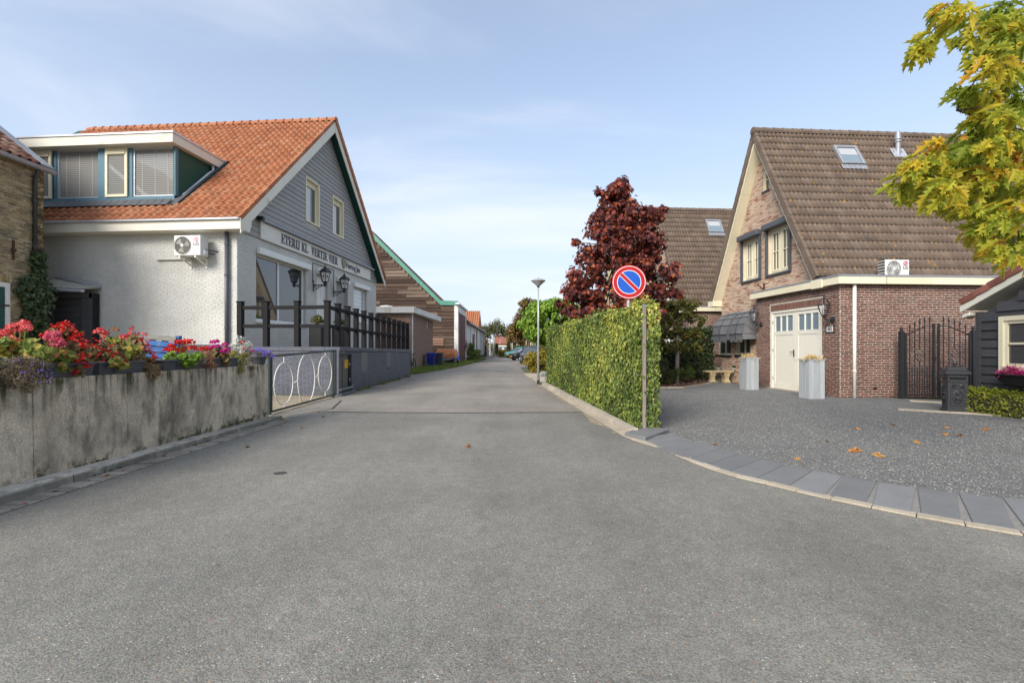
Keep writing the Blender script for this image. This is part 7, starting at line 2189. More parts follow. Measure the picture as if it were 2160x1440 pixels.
# third house further along: shows behind the maple and mirrored in the eatery's big window
h3 = copy_tree(h2, Matrix.Translation(h2.location + ug * 8.75))
h3['label'] = 'third brown roofed brick house, farthest along the row behind the maple'
for o in (h1, h2, h3): o['group'] = 'steep-roofed brick houses in a row'

# ------------------------------------------------------------------ flat-roofed outbuilding behind the terrace
oc_ = Vector((-5.99, 27.0, 0))
ob = thing('brick_outbuilding', 'low flat-roofed pale brick outbuilding with broad white fascia beyond the terrace', 'outbuilding', oc_)
OF = Plane(oc_, (-1, .02, 0), n=(-.02, -1, 0)); OS = Plane(oc_, (-.02, 1, 0), n=(1, .02, 0))
wx0, wz1 = OS.pix(900, 677); wx1, wz0 = OS.pix(904.3, 694)
OWN = (wx0, wx1, wz0, wz1)
wall_body(OF, [(.25, 0), (5, 0), (5, 3.4), (.25, 3.4)], [], .25, MT['mortar_pale'], 'front_wall', ob)
wall_body(OS, [(0, 0), (8.4, 0), (8.4, 3.4), (0, 3.4)], [OWN], .25, MT['mortar_pale'], 'side_wall', ob)
bricks(OF, brick_rects([(0, 0), (4.5, 0), (4.5, 3.38), (0, 3.38)], [], .21, .052, .012), MT['brick_pale'], ob, indiv=0)
bricks(OS, brick_rects([(0, 0), (8.4, 0), (8.4, 3.38), (0, 3.38)], [OWN], .21, .052, .012), MT['brick_pale'], ob, indiv=0)
window_in(OS, OWN, ob, MT['cream_clean'], MT['pane_curtain'], .05, .06)
mb = MB(); mb.hexa(OF.P(-.25, 3.42, .25), OF.u * 5.5, OF.n * -9.0, V(0, 0, .34)); mb.build('roof', MT['white_old'], ob)
for k in range(4):
    for pl_, L_ in ((OF, 5.4), (OS, 8.9)):
        mb = MB(); pl_.box(mb, -.25, L_, 3.40 + k * .09, 3.485 + k * .09, .25, .275); mb.build('fascia_board', MT['white_old'], ob, bevel=.008)
mb = MB(); mb.lathe((-8.0, 29, 3.76), [(.6, 0), (.55, .12), (.35, .25), (.05, .3)], 16); mb.build('roof_dome', MT['white_old'], ob, smooth=True)
mb = MB(); mb.lathe((-6.4, 30.5, 3.76), [(.12, 0), (.12, .2), (.2, .22), (.15, .3)], 10); mb.build('vent_cap', MT['rail'], ob)
mb = MB(); mb.tube([OS.P(.12, 0, .05), OS.P(.12, 3.4, .05)], .05, 8); mb.build('drain_pipe', MT['white_old'], ob)

# ------------------------------------------------------------------ timber barn
BY = 39.0
bo = Vector((-4.62, BY, 0))
bn = thing('timber_barn', 'old weathered dark timber barn with turquoise gable edge and red doors', 'barn', bo)
BW = Plane((-4.95, BY, 0), (-1, 0, 0), n=(0, -1, 0))
gz = lambda a: 5.1 if a < 1.15 else 5.1 + (a - 1.15) * .974
AP = 8.7
mb = MB(); mb.prism([BW.P(0, 0, -.05), BW.P(0, 5.05, -.05), BW.P(1.15, 5.05, -.05), BW.P(AP, gz(AP), -.05), BW.P(2 * AP - 1, 5.05, -.05), BW.P(2 * AP - 1, 0, -.05)], (0, .2, 0)); mb.build('frame_wall', MT['wood_old'], bn)
z = 0.05; k = 0
while z < gz(AP) - .3:
    hgt = random.uniform(.27, .33)
    a0 = 0.0 if z + hgt < 5.0 else 1.15 + (z + hgt - 5.1) / .974 + .08
    lim = 12.0
    cuts = [a0] + sorted(a0 + random.uniform(.8, 6.5) for _ in range(2)) + [lim]
    for c0, c1 in zip(cuts, cuts[1:]):
        if c1 - c0 < .3: continue
        mb = MB(); dz = random.uniform(-.012, .012); d_ = random.uniform(.03, .055)
        A_ = BW.P(c0 + .004, z + dz, 0); B_ = BW.P(c1 - .004, z + dz + random.uniform(-.015, .015), 0); up = V(0, 0, hgt + .03)
        mb.add([A_, B_, B_ + up, A_ + up, A_ + BW.n * (d_ + .03), B_ + BW.n * (d_ + .03), B_ + up + BW.n * .008, A_ + up + BW.n * .008], [(5, 4, 7, 6), (1, 0, 4, 5), (2, 1, 5, 6), (3, 2, 6, 7), (0, 3, 7, 4)])
        mb.build('plank', MT['wood_old'], bn)
    z += hgt; k += 1
mb = MB()
for i in range(3): BW.box(mb, .9, 1.9, 1.55 + i * .22, 1.73 + i * .22, .09, .12)
mb.build('patch_board', MT['barn_bare'], bn, kind='stuff')
mb = MB()
e1, e2, e3 = BW.P(-.35, 5.0, .12), BW.P(1.15, 5.02, .12), BW.P(AP + .2, gz(AP + .2), .12)
mb.prism([e1, e2, e2 + V(0, 0, .40), e1 + V(0, 0, .36)], (0, .08, 0)); mb.prism([e2, e3, e3 + V(0, 0, .45), e2 + V(0, 0, .40)], (0, .08, 0)); mb.build('bargeboard', MT['barn_green'], bn)
mb = MB()
mb.prism([BW.P(-.3, 5.28, .05), BW.P(1.15, 5.32, .05), BW.P(AP, gz(AP) + .32, .05), BW.P(2 * AP - 1, 5.3, .05), BW.P(2 * AP - 1, 5.1, .05), BW.P(AP, gz(AP) + .05, .05), BW.P(1.15, 5.1, .05), BW.P(-.3, 5.08, .05)], (0, 7.0, 0)); mb.build('roof', MT['tile_old'], bn)
BR = Plane(BW.P(1.15, 5.33, .05), (0, 1, 0), v=(-1, 0, .974))
if BR.n.z < 0: BR.n = -BR.n
tiles(BR, 7.0, 10.0, .26, .34, MT['tile_old'], bn, pan, indiv=0)
# lane side: white pillar, red doors
BS = Plane((-4.62, BY, 0), (0, 1, 0), n=(1, 0, 0))
mb = MB(); mb.box(-4.95, -4.62, BY - .06, BY + .55, 0, 5.05); mb.build('pillar', MT['white_old'], bn)
mb = MB(); BS.box(mb, .55, 7.0, 4.45, 5.0, -.3, 0); BS.box(mb, 6.4, 7.0, 0, 4.45, -.3, 0); mb.build('lane_wall', MT['white_old'], bn)
for k in range(2):
    mb = MB(); BS.box(mb, .58 + k * 2.92, 3.46 + k * 2.92, .05, 4.43, -.14, -.08); d_ = mb.build('barn_door', MT['barn_red'], bn)
    for i in range(8):
        mb = MB(); BS.box(mb, .6 + k * 2.92 + i * .357, .6 + k * 2.92 + (i + 1) * .357 - .015, .07, 4.41, -.08, -.055); mb.build('board', MT['barn_red'], d_)
mb = MB(); mb.hexa(BS.P(-.3, 5.06, -.2), V(0, 7.4, 0), V(.34, 0, 0), V(0, 0, .14)); mb.build('eave', MT['white_old'], bn)

# ------------------------------------------------------------------ long white building
wb = thing('white_building', 'long low white painted building with brown tiled roof and dark red shutters', 'building', (-4.6, 46.1, 0))
WS = Plane((-4.6, 46.1, 0), (.0, 1, 0), n=(1, 0, 0))
mb = MB(); WS.box(mb, 0, 30, .35, 3.9, -5, 0); mb.build('wall', MT['white_old'], wb)
mb = MB(); WS.box(mb, -.01, 30.01, -.02, .35, -5, .02); mb.build('base', MT['tar'], wb)
mb = MB(); mb.prism([WS.P(0, 3.9, .3), WS.P(0, 4.02, .3), WS.P(0, 6.3, -3.0), WS.P(0, 3.9, -6)], (0, 30.2, 0)); mb.build('roof', MT['tile_old'], wb)
mb = MB(); mb.hexa(WS.P(-.1, 3.84, .28), V(0, 30.3, 0), V(.14, 0, 0), V(0, 0, .13)); mb.build('gutter', MT['zinc'], wb)
for (l, r, t_, b_, m_, nm) in ((982.2, 984.8, 717, 734, 'barn_red', 'window'), (990, 992.4, 719, 734, 'barn_red', 'window'), (996.6, 1000.2, 704.5, 731, 'barn_red', 'shutter'), (1004.6, 1006.8, 697, 744, 'barn_red', 'door')):
    a0, zt = WS.pix(l, t_); a1, _ = WS.pix(r, t_); _, zb = WS.pix((l + r) / 2, b_)
    mb = MB(); mid = (a0 + a1) / 2
    if nm == 'window': mb.prism([WS.P(a0, zb, 0), WS.P(a1, zb, 0), WS.P(a1, zt - .5, 0), WS.P(mid, zt, 0), WS.P(a0, zt - .5, 0)], WS.n * .04)
    else: WS.box(mb, a0, a1, max(zb, .1), zt, 0.003, .05)
    w = mb.build(nm, MT[m_], wb)
    if nm != 'door':
        mb = MB(); WS.box(mb, a0 - .15, a1 + .15, zb - .12, zb, .003, .12); mb.build('sill', MT['kerb_old'], w)
for a in (4.0, 9.5, 13.5, 19.0, 22, 25, 27.5):
    mb = MB(); mb.tube([WS.P(a, .2, .06), WS.P(a, 3.85, .06)], .05, 6); mb.build('drain_pipe', MT['white_old'] if a < 18 else MT['zinc'], wb)
orh = thing('orange_roof_house', 'house with bright orange tiled roof rising behind the long white building', 'house', (-10, 62, 0))
mb = MB(); mb.box(-17, -4.66, 61.6, 69, 0, 3.95); mb.build('wall', MT['far_brick'], orh)
mb = MB(); mb.prism([(-4.55, 61.3, 3.95), (-4.55, 64.8, 6.6), (-4.55, 69.3, 3.95)], (-12.6, 0, 0)); mb.build('roof', MT['tile_orange'], orh)
for k in range(20):
    mb = MB(); x = -4.6 - k * .3; mb.beam((x, 61.25, 4.0), (x, 64.8, 6.69), .16, .10); mb.build('tile_row', MT['tile_orange'], orh, bevel=.04)
mb = MB(); mb.box(-8.3, -7.8, 64.5, 65.1, 6.2, 7.0); mb.build('chimney', MT['far_brick'], orh)


def far_house(x0, x1, y0, y1, ze, zr, label, roofmat='far_roof', wallmat='far_brick', ridge='x', wins=()):
    t = thing('far_house', label, 'house', ((x0 + x1) / 2, y0, 0), 'houses at the far end of the lane')
    mb = MB(); mb.box(x0, x1, y0, y1, 0, ze)
    if ridge == 'y': mb.prism([(x0, y0, ze), (x1, y0, ze), ((x0 + x1) / 2, y0, zr - .15)], (0, y1 - y0, 0))
    mb.build('wall', MT[wallmat], t)
    mb = MB(); o = .3
    if ridge == 'x':
        mb.prism([(x0 - o, y0 - o, ze - .1), (x0 - o, y0 - o, ze + .05), (x0 - o, (y0 + y1) / 2, zr), (x0 - o, y1 + o, ze + .05), (x0 - o, y1 + o, ze - .1), (x0 - o, (y0 + y1) / 2, zr - .2)], (x1 - x0 + 2 * o, 0, 0))
    else:
        mb.prism([(x0 - o, y0 - o, ze - .1), (x0 - o, y0 - o, ze + .08), ((x0 + x1) / 2, y0 - o, zr + .1), (x1 + o, y0 - o, ze + .08), (x1 + o, y0 - o, ze - .1), ((x0 + x1) / 2, y0 - o, zr - .12)], (0, y1 - y0 + 2 * o, 0))
    mb.build('roof', MT[roofmat], t)
    mb = MB(); cx = (x0 + x1) / 2; mb.box(cx - .4, cx + .4, (y0 + y1) / 2 - .3, (y0 + y1) / 2 + .3, zr - .3, zr + .7); mb.build('chimney', MT[wallmat], t)
    for (wx, wz, ww, wh) in wins:
        mb = MB(); mb.box(wx - ww / 2, wx + ww / 2, y0 - .05, y0 + .02, wz, wz + wh); w = mb.build('window', MT['cream_clean'], t)
        mb = MB(); mb.box(wx - ww / 2 + .1, wx + ww / 2 - .1, y0 - .07, y0 - .04, wz + .1, wz + wh - .1); mb.build('pane', MT['pane'], w)
    return t


far_house(-9.5, -5.0, 84, 94, 2.8, 5.2, 'red brown brick house just past the long white building', ridge='y', wallmat='far_brick', wins=((-6.5, 1, 1, 1.2),))
far_house(-4.2, .2, 118, 126, 2.6, 5.0, 'distant low house with red roof at the end of the lane', ridge='x', wins=((-2.8, .9, 1.2, 1.2), (-.9, .9, 1.2, 1.2)))
far_house(-.3, 3.4, 72, 82, 3.0, 4.6, 'pale fronted brick house behind the parked teal car', roofmat='far_roof', ridge='x', wallmat='mortar_pale', wins=((.4, 1.2, .8, 1.5), (1.5, 1.2, .8, 1.5), (2.6, 1.2, .8, 1.5)))
far_house(5.2, 9.5, 60, 70, 3.0, 5.6, 'gable fronted house whose roof tip shows over the ivy screen', roofmat='far_roof_dark', ridge='y', wallmat='mortar_pale', wins=((7.3, 3.3, 1, 1.1),))
t = thing('blue_shed', 'low dark blue hut with flat white roof at the end of the lane', 'hut', (-2.2, 104, 0))
mb = MB(); mb.box(-3.4, -1.0, 104, 107, 0, 1.7); mb.build('wall', MT['sign_blue'] if False else MT['plinth_brick'], t)
mb = MB(); mb.box(-3.6, -.8, 103.8, 107.2, 1.7, 2.0); mb.build('roof', MT['white_old'], t)
mb = MB(); mb.box(-2.3, -1.8, 103.96, 104.01, .1, 1.5); mb.build('door', MT['white_old'], t)

lamp_post(-2.55, 96, 3.95, 'small far street lamp at the end of the lane')
t = thing('white_post', 'slim white pole with a small lamp at the far end of the lane', 'lamp post', (-4.0, 83, 0))
mb = MB(); mb.tube([(-4.0, 83, 0), (-4.0, 83, 3.8)], .13, 8); mb.build('pole', MT['white_old'], t)
mb = MB(); mb.lathe((-4.15, 83, 3.7), [(.1, 0), (.22, .15), (.2, .3), (.02, .38)], 8); mb.build('lamp', MT['yellow'], t)
for i, x in enumerate((-4.5, -3.1)):
    t = thing('bollard', ('left' if i == 0 else 'right') + ' of two short white bollards closing the far end of the lane', 'bollard', (x, 88, 0), 'bollards at the far end')
    mb = MB(); mb.lathe((x, 88, 0), [(.14, 0), (.14, .95), (.1, 1.02), (.02, 1.04)], 10); mb.build('post', MT['white_old'], t)
    mb = MB(); mb.lathe((x, 88, .7), [(.145, 0), (.145, .14)], 10); mb.build('band', MT['tile_red'], t)
t = thing('barrier', 'low grey railing crossing the far end of the lane', 'fence', (-3.6, 90, 0))
for x in (-5.0, -4.1, -3.4, -2.6):
    mb = MB(); mb.box(x, x + .08, 90, 90.08, 0, .95); mb.build('post', MT['wood_grey'], t)
for z_ in (.45, .85):
    mb = MB(); mb.box(-5.0, -2.5, 90.02, 90.06, z_, z_ + .1); mb.build('rail', MT['wood_grey'], t)

# ------------------------------------------------------------------ cars
def car(label, x, y, rot, paint, hatch=True):
    t = thing('parked_car', label, 'car', (x, y, 0), 'cars parked along the lane', rot)
    L, Wd = 4.2, 1.74                                       # built lengthwise along local y, nose at -y
    def loft(sections, mat, name, parent=t, bev=0):
        mb = MB(); n = len(sections[0]); vs = [p for s in sections for p in s]; fs = []
        for i in range(len(sections) - 1):
            for j in range(n):
                j2 = (j + 1) % n; fs.append((i * n + j, (i + 1) * n + j, (i + 1) * n + j2, i * n + j2))
        fs.append(tuple(range(n))); fs.append(tuple(range((len(sections) - 1) * n + n - 1, (len(sections) - 1) * n - 1, -1)))
        mb.add(vs, fs, .5); return mb.build(name, MT[mat], parent, local=True, bevel=bev, seg=2, smooth=True)
    def sec(yy, w0, w1, z0, zm, z1): return [(-w0, yy, z0), (w0, yy, z0), (w1, yy, zm), (w1 * .94, yy, z1), (-w1 * .94, yy, z1), (-w1, yy, zm)]
    h = Wd / 2
    loft([sec(-2.1, .62, .66, .30, .50, .62), sec(-2.0, .76, .80, .22, .52, .74), sec(-1.5, .82, h, .20, .60, .86), sec(-.8, .84, h, .19, .62, .96), sec(.6, .84, h, .19, .64, .99), sec(1.6, .82, h, .20, .64, 1.0), sec(2.0, .78, .82, .24, .60, .96), sec(2.1, .70, .74, .32, .56, .80)], paint, 'body')
    def cs(yy, w0, w1, z0, z1): return [(-w0, yy, z0), (w0, yy, z0), (w1, yy, z1), (-w1, yy, z1)]
    loft([cs(-.95, .76, .74, .93, .96), cs(-.25, .79, .60, .95, 1.40), cs(.3, .80, .60, .96, 1.47), cs(1.3, .79, .58, .97, 1.43), cs(1.85, .76, .66, .95, 1.08)], 'car_glass', 'glasshouse')
    loft([cs(-.22, .605, .60, 1.395, 1.43), cs(.3, .61, .60, 1.455, 1.50), cs(1.3, .59, .57, 1.43, 1.46)], paint, 'roof')
    for yy, w_ in ((.35, .07), (-.55, .05)):
        mb = MB()
        for sx in (-1, 1): mb.beam((sx * .80, yy - .02, .95), (sx * .61, yy + .04 + (.25 if yy < 0 else 0), 1.42), w_, w_)
        mb.build('pillar', MT[paint], t, local=True)
    for sx in (-1, 1):
        for yy in (-1.32, 1.25):
            ax_ = ((0, 1, 0), (0, 0, 1), (sx, 0, 0))
            mb = MB(); mb.lathe((sx * .70, yy, .31), [(.29, 0), (.31, .03), (.31, .15), (.27, .19), (.21, .192)], 22, ax_); wh = mb.build('wheel', MT['tyre'], t, local=True)
            mb = MB(); mb.lathe((sx * .70, yy, .31), [(.205, .18), (.20, .197)], 20, ax_)
            for s_ in range(5):
                a = s_ * 1.2566; mb.beam((sx * .90, yy, .31), (sx * .90, yy + .19 * math.cos(a), .31 + .19 * math.sin(a)), .05, .02)
            mb.build('rim', MT['alloy'], wh, local=True)
        mb = MB(); mb.hexa((sx * .48 - .14, -2.06, .60), (.28, 0, 0), (0, .28, .05), (0, .05, .13)); mb.build('headlight', MT['head_lamp'], t, local=True, bevel=.03, seg=2)
        mb = MB(); mb.hexa((sx * .66 - .10, 1.98, .72), (.20, 0, 0), (0, .12, 0), (0, -.02, .20)); mb.build('tail_light', MT['sign_red'], t, local=True, bevel=.02)
        mb = MB(); mb.hexa((sx * .93 - .08, -.62, .95), (.16, 0, 0), (0, .10, 0), (0, 0, .11)); mb.build('mirror', MT[paint], t, local=True, bevel=.03, seg=2)
    mb = MB(); mb.hexa((-.5, -2.12, .32), (1.0, 0, 0), (0, .06, 0), (0, .02, .16)); mb.build('grille', MT['black'], t, local=True, bevel=.02)
    mb = MB(); mb.hexa((-.26, -2.135, .40), (.52, 0, 0), (0, .02, 0), (0, 0, .11)); mb.build('number_plate', MT['yellow'], t, local=True)
    return t


car('dark grey car facing the camera, half hidden by the clipped yellow bush', 1.62, 39.4, R(2), 'car_grey')
car('black car parked nose to the lane behind the dark grey car', 1.75, 51.0, R(-62), 'car_black')
car('teal car parked farthest along the lane', 1.0, 65.0, R(-50), 'car_teal')

# ------------------------------------------------------------------ trailer, bins, rack, bicycle
tx = -5.33
tr = thing('trailer', 'small blue trailer covered with an orange tarpaulin in front of the barn', 'trailer', (tx, 37.2, 0))
mb = MB(); mb.box(tx - .74, tx + .74, 36.5, 38.6, .42, .56); mb.build('frame', MT['trailer_blue'], tr, bevel=.01)
def ts(y, z0, w0, zm, wm, z1, w1, j=0): return [(tx - w0, y, z0), (tx + w0, y, z0), (tx + wm + j, y, zm), (tx + w1, y, z1), (tx - w1, y, z1), (tx - wm, y, zm)]
mb = MB(); secs = [ts(36.42, .52, .80, .86, .78, .90, .70), ts(36.55, .50, .82, .84, .80, 1.20, .72), ts(37.1, .50, .83, .82, .82, 1.27, .72, .02), ts(38.0, .50, .83, .84, .81, 1.24, .73), ts(38.6, .52, .81, .86, .79, 1.1, .70)]
n = 6; vs = [p for s in secs for p in s]; fs = [tuple(range(n - 1, -1, -1)), tuple(range(24, 30))]
for i in range(4):
    for j in range(n): fs.append((i * n + j, (i + 1) * n + j, (i + 1) * n + (j + 1) % n, i * n + (j + 1) % n)[::-1])
mb.add(vs, fs, .5); mb.build('tarpaulin', MT['tarp'], tr, bevel=.04, seg=2)
mb = MB()
for k in range(7):
    a = -.6 + k * .2; mb.beam((tx + a * .35 - .1, 36.40, .56), (tx + a * 1.1, 36.41, .86), .03, .02)
mb.build('tarp_fold', MT['tarp'], tr, kind='stuff')
for sx in (-1, 1):
    ax_ = ((0, 1, 0), (0, 0, 1), (sx, 0, 0))
    mb = MB(); mb.lathe((tx + sx * .78, 37.6, .31), [(.26, 0), (.31, .03), (.31, .15), (.26, .18), (.16, .182)], 20, ax_); wh = mb.build('wheel', MT['tyre'], tr)
    mb = MB(); mb.lathe((tx + sx * .78, 37.6, .31), [(.16, .17), (.15, .19), (.05, .2)], 16, ax_); mb.build('hub', MT['hub_yellow'], wh)
    mb = MB()
    for k in range(8):
        a0, a1 = math.pi * k / 8, math.pi * (k + 1) / 8
        mb.prism([(tx + sx * .76, 37.6 + .36 * math.cos(a), .36 + .36 * math.sin(a)) for a in (a0, a1)] + [(tx + sx * .76, 37.6 + .40 * math.cos(a), .36 + .42 * math.sin(a)) for a in (a1, a0)], (sx * .24, 0, 0))
    mb.build('fender', MT['trailer_blue'], tr)
mb = MB(); mb.beam((tx - .5, 36.5, .46), (tx - .05, 35.5, .42), .07, .07); mb.beam((tx + .5, 36.5, .46), (tx + .05, 35.5, .42), .07, .07); mb.tube([(tx, 35.6, .0), (tx, 35.6, .78)], .035, 8); mb.build('drawbar', MT['zinc'], tr)
mb = MB(); mb.lathe((tx, 35.55, 0), [(.02, 0), (.09, .02), (.09, .06), (.02, .08)], 10); mb.build('jockey_wheel', MT['tyre'], tr)


def wheelie_bin(x, y, w, h, body, label):
    t = thing('wheelie_bin', label, 'rubbish bin', (x, y, 0), 'wheeled bins beside the outbuilding')
    mb = MB(); vs = []
    for z_, a in ((.08, .80), (h - .1, 1.0)):
        vs += [(x - w * a / 2, y - w * a / 2, z_), (x + w * a / 2, y - w * a / 2, z_), (x + w * a / 2, y + w * .55, z_), (x - w * a / 2, y + w * .55, z_)]
    mb.add(vs, [(3, 2, 1, 0), (0, 1, 5, 4), (1, 2, 6, 5), (2, 3, 7, 6), (3, 0, 4, 7), (4, 5, 6, 7)]); mb.build('body', MT[body], t, bevel=.02, seg=2)
    mb = MB(); mb.prism([(x - w * .54, y - w * .58, h - .10), (x - w * .54, y - w * .55, h - .03), (x - w * .54, y, h), (x - w * .54, y + w * .62, h - .02), (x - w * .54, y + w * .62, h - .10)], (w * 1.08, 0, 0)); mb.build('lid', MT[body], t, bevel=.015)
    mb = MB()
    for k in range(5): mb.beam((x - w * .3 + k * w * .15, y - w * .42, .15), (x - w * .36 + k * w * .18, y - w * .515, h - .14), .02, .015)
    mb.build('rib', MT[body], t, kind='stuff')
    mb = MB(); mb.tube([(x - w * .45, y + w * .68, h - .12), (x + w * .45, y + w * .68, h - .12)], .018, 6); mb.build('handle', MT[body], t)
    for sx in (-1, 1):
        mb = MB(); mb.lathe((x + sx * w * .40, y + w * .5, .10), [(.10, 0), (.10, .05)], 12, ((0, 1, 0), (0, 0, 1), (sx, 0, 0))); mb.build('wheel', MT['tyre'], t)


wheelie_bin(-5.60, 31.6, .58, 1.02, 'bin_blue', 'bright blue wheeled bin behind the green rack')
wheelie_bin(-5.05 - .12, 32.4, .52, 1.02, 'bin_grey', 'dark grey wheeled bin between the blue bin and the trailer')
rk = thing('bike_rack', 'dark green tubular railing in the grass in front of the blue bin', 'rack', (-5.8, 30.6, 0))
mb = MB(); mb.tube([(-6.9, 30.7, .82), (-5.95, 30.7, .82)], .022, 6); mb.tube([(-6.9, 30.7, .45), (-5.95, 30.7, .45)], .02, 6); mb.tube([(-6.9, 30.7, .12), (-5.95, 30.7, .12)], .02, 6); mb.build('rail', MT['gate_green'], rk)
for x0, x1 in ((-5.92, -5.30),):
    mb = MB(); mb.tube([(x0, 30.4, 0), (x0, 30.4, .72), (x0 + .06, 30.4, .82), (x1 - .06, 30.4, .82), (x1, 30.4, .72), (x1, 30.4, 0)], .026, 8); mb.tube([(x0, 30.4, .42), (x1, 30.4, .42)], .02, 6); mb.tube([(x0, 30.4, .10), (x1, 30.4, .10)], .02, 6); mb.build('hoop', MT['gate_green'], rk)
mb = MB(); mb.tube([(-5.95, 30.7, 0), (-5.95, 30.7, .84)], .03, 6); mb.build('post', MT['gate_green'], rk)
bk = thing('bicycle', 'dark bicycle parked just past the end of the terrace wall', 'bicycle', (-5.9, 26.2, 0))
for yy in (25.75, 26.8):
    mb = MB(); mb.tube([(-5.75, yy + .33 * math.cos(a), .35 + .33 * math.sin(a)) for a in np.linspace(0, 2 * math.pi, 25)[:-1]], .02, 6, closed=True); wh = mb.build('wheel', MT['tyre'], bk)
    mb = MB()
    for k in range(10): a = k * math.pi / 5; mb.tube([(-5.75, yy, .35), (-5.75, yy + .32 * math.cos(a), .35 + .32 * math.sin(a))], .003, 3, cap=False)
    mb.build('spoke', MT['zinc'], wh, kind='stuff')
mb = MB(); P_ = lambda y, z: (-5.75, y, z)
for a, b in (((25.75, .35), (25.9, .92)), ((25.88, .85), (26.3, .30)), ((25.88, .8), (26.45, .72)), ((26.3, .3), (26.47, .9)), ((26.3, .3), (26.8, .35)), ((26.8, .35), (26.46, .78))): mb.tube([P_(*a), P_(*b)], .016, 6)
mb.build('frame', MT['iron'], bk)
mb = MB(); mb.tube([(-6.02, 25.98, 1.02), (-5.75, 25.9, 1.0), (-5.48, 25.98, 1.02)], .014, 6); mb.build('handlebar', MT['iron'], bk)
mb = MB(); mb.hexa((-5.81, 26.36, .92), (.12, 0, 0), (0, .26, 0), (0, 0, .05)); mb.build('saddle', MT['black'], bk, bevel=.02)

# ------------------------------------------------------------------ plants: screen, trees, bushes
def tree(name, label, x, y, base, trunk_top, r0, centers, radii, per, size, tpl, leafmat, barkmat, cat='tree', group=None, limbs=8, indiv=0, axis=(0, 0, -.6), spread=.5, shell=.35, squash=.75, crown='crown'):
    t = thing(name, label, cat, (x, y, 0), group)
    mb = MB(); mb.tube([(x, y, base), (x + .02, y, (base + trunk_top) / 2), (x + .03, y, trunk_top)], [r0, r0 * .85, r0 * .6], 9)
    tk = mb.build('trunk', MT[barkmat], t, smooth=True)
    cs = np.array(centers)
    idx = rng.choice(len(cs), min(limbs, len(cs)), replace=False)
    mb = MB()
    for i in idx:
        c = cs[i]; s = np.array([x + .02, y, base + (trunk_top - base) * random.uniform(.55, 1.0)]); m = s * .45 + c * .55 + np.array([0, 0, -.12])
        mb.tube([s, m, c], [r0 * .45, r0 * .25, r0 * .08], 5)
    mb.build('limb', MT[barkmat], t)
    P_, N_ = clump_points(cs, radii, per, rng, squash=squash, shell=shell)
    up = N_ + np.array([0, -.25, .55])
    leaf_cloud(crown, P_, up, np.asarray(axis) + N_ * .7, size, tpl, MT[leafmat], t, spread=spread, indiv=indiv)
    return t


def scatter(n, fn, rg=rng): return np.array([fn(rg) for _ in range(n)])


# ivy screen
ivs = thing('ivy_screen', 'tall flat screen covered in yellow green ivy along the kerb', 'hedge', (1.9, 9, 0))
fx = lambda y: kx(y) + .20
mb = MB()
yy = np.linspace(7.25, 16.7, 11)
for y0, y1 in zip(yy, yy[1:]):
    mb.prism([(fx(y0) + .05, y0, .04), (fx(y0) + .17, y0, .04), (fx(y1) + .17, y1, .04), (fx(y1) + .05, y1, .04)], (0, 0, 1.86))
mb.build('mesh_panel', MT['hedge_core'], ivs)
n = 25000
yv = 7.12 + 9.75 * rng.random(n) ** 1.25
top = 1.99 + .05 * np.sin(yv * 2.1) + .04 * np.sin(yv * 5.3 + 1)
zv = .06 + rng.random(n) * (top - .06)
dep = np.abs(rng.normal(0, .03, n)) + .02 * np.sin(yv * 3 + zv * 4) * np.sin(zv * 5 - yv)
x_ = 1.80 - .0724 * (yv - 6.75) + .20
Pl = np.stack([x_ + .02 - dep + .02, yv, zv], 1)
Nl = np.tile(np.array([-1, -.25, .35]), (n, 1))
n2 = 2600                                               # top
y2 = 7.12 + 9.75 * rng.random(n2) ** 1.2
P2 = np.stack([1.80 - .0724 * (y2 - 6.75) + .20 + rng.uniform(-.06, .27, n2), y2, 1.97 + .05 * np.sin(y2 * 2.1) + .04 * np.sin(y2 * 5.3 + 1) + rng.normal(0, .045, n2)], 1)
N2 = np.tile(np.array([-.3, -.2, 1]), (n2, 1))
n3 = 1500                                               # end and back
P3 = np.stack([2.0 + rng.uniform(-.05, .32, n3), 7.2 - np.abs(rng.normal(0, .05, n3)), .06 + rng.random(n3) * 1.96], 1); N3 = np.tile(np.array([.1, -1, .3]), (n3, 1))
n4 = 2600
y4 = 7.15 + 6 * rng.random(n4); P4 = np.stack([1.80 - .0724 * (y4 - 6.75) + .40 + np.abs(rng.normal(0, .05, n4)), y4, .06 + rng.random(n4) * 1.95], 1); N4 = np.tile(np.array([1, -.3, .3]), (n4, 1))
PA, NA = np.concatenate([Pl, P2, P3, P4]), np.concatenate([Nl, N2, N3, N4])
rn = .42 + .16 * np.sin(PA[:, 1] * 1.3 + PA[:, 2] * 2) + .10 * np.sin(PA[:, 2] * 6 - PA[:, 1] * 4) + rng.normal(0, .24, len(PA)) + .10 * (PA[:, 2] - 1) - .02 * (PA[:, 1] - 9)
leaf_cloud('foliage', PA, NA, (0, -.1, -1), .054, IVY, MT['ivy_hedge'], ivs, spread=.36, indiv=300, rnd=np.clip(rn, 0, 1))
mb = MB(); mb.hexa((2.035, 7.08, 0), (.056, 0, 0), (0, .07, 0), (0.0, 0, 1.96)); po = mb.build('post', MT['wood_post'], ivs, bevel=.006)
mb = MB(); mb.hexa((2.03, 7.075, 1.96), (.072, 0, 0), (0, .08, 0), (0, 0, .02)); mb.build('cap', MT['zinc'], po)
mb = MB()
for k in range(26):
    y = 7.2 + k * .36; x = fx(y) + .02; mb.tube([(x, y, .05), (x - .02, y + random.uniform(-.1, .1), .5), (x, y + random.uniform(-.2, .2), 1.2)], .008, 4)
mb.build('stem', MT['twig'], ivs)

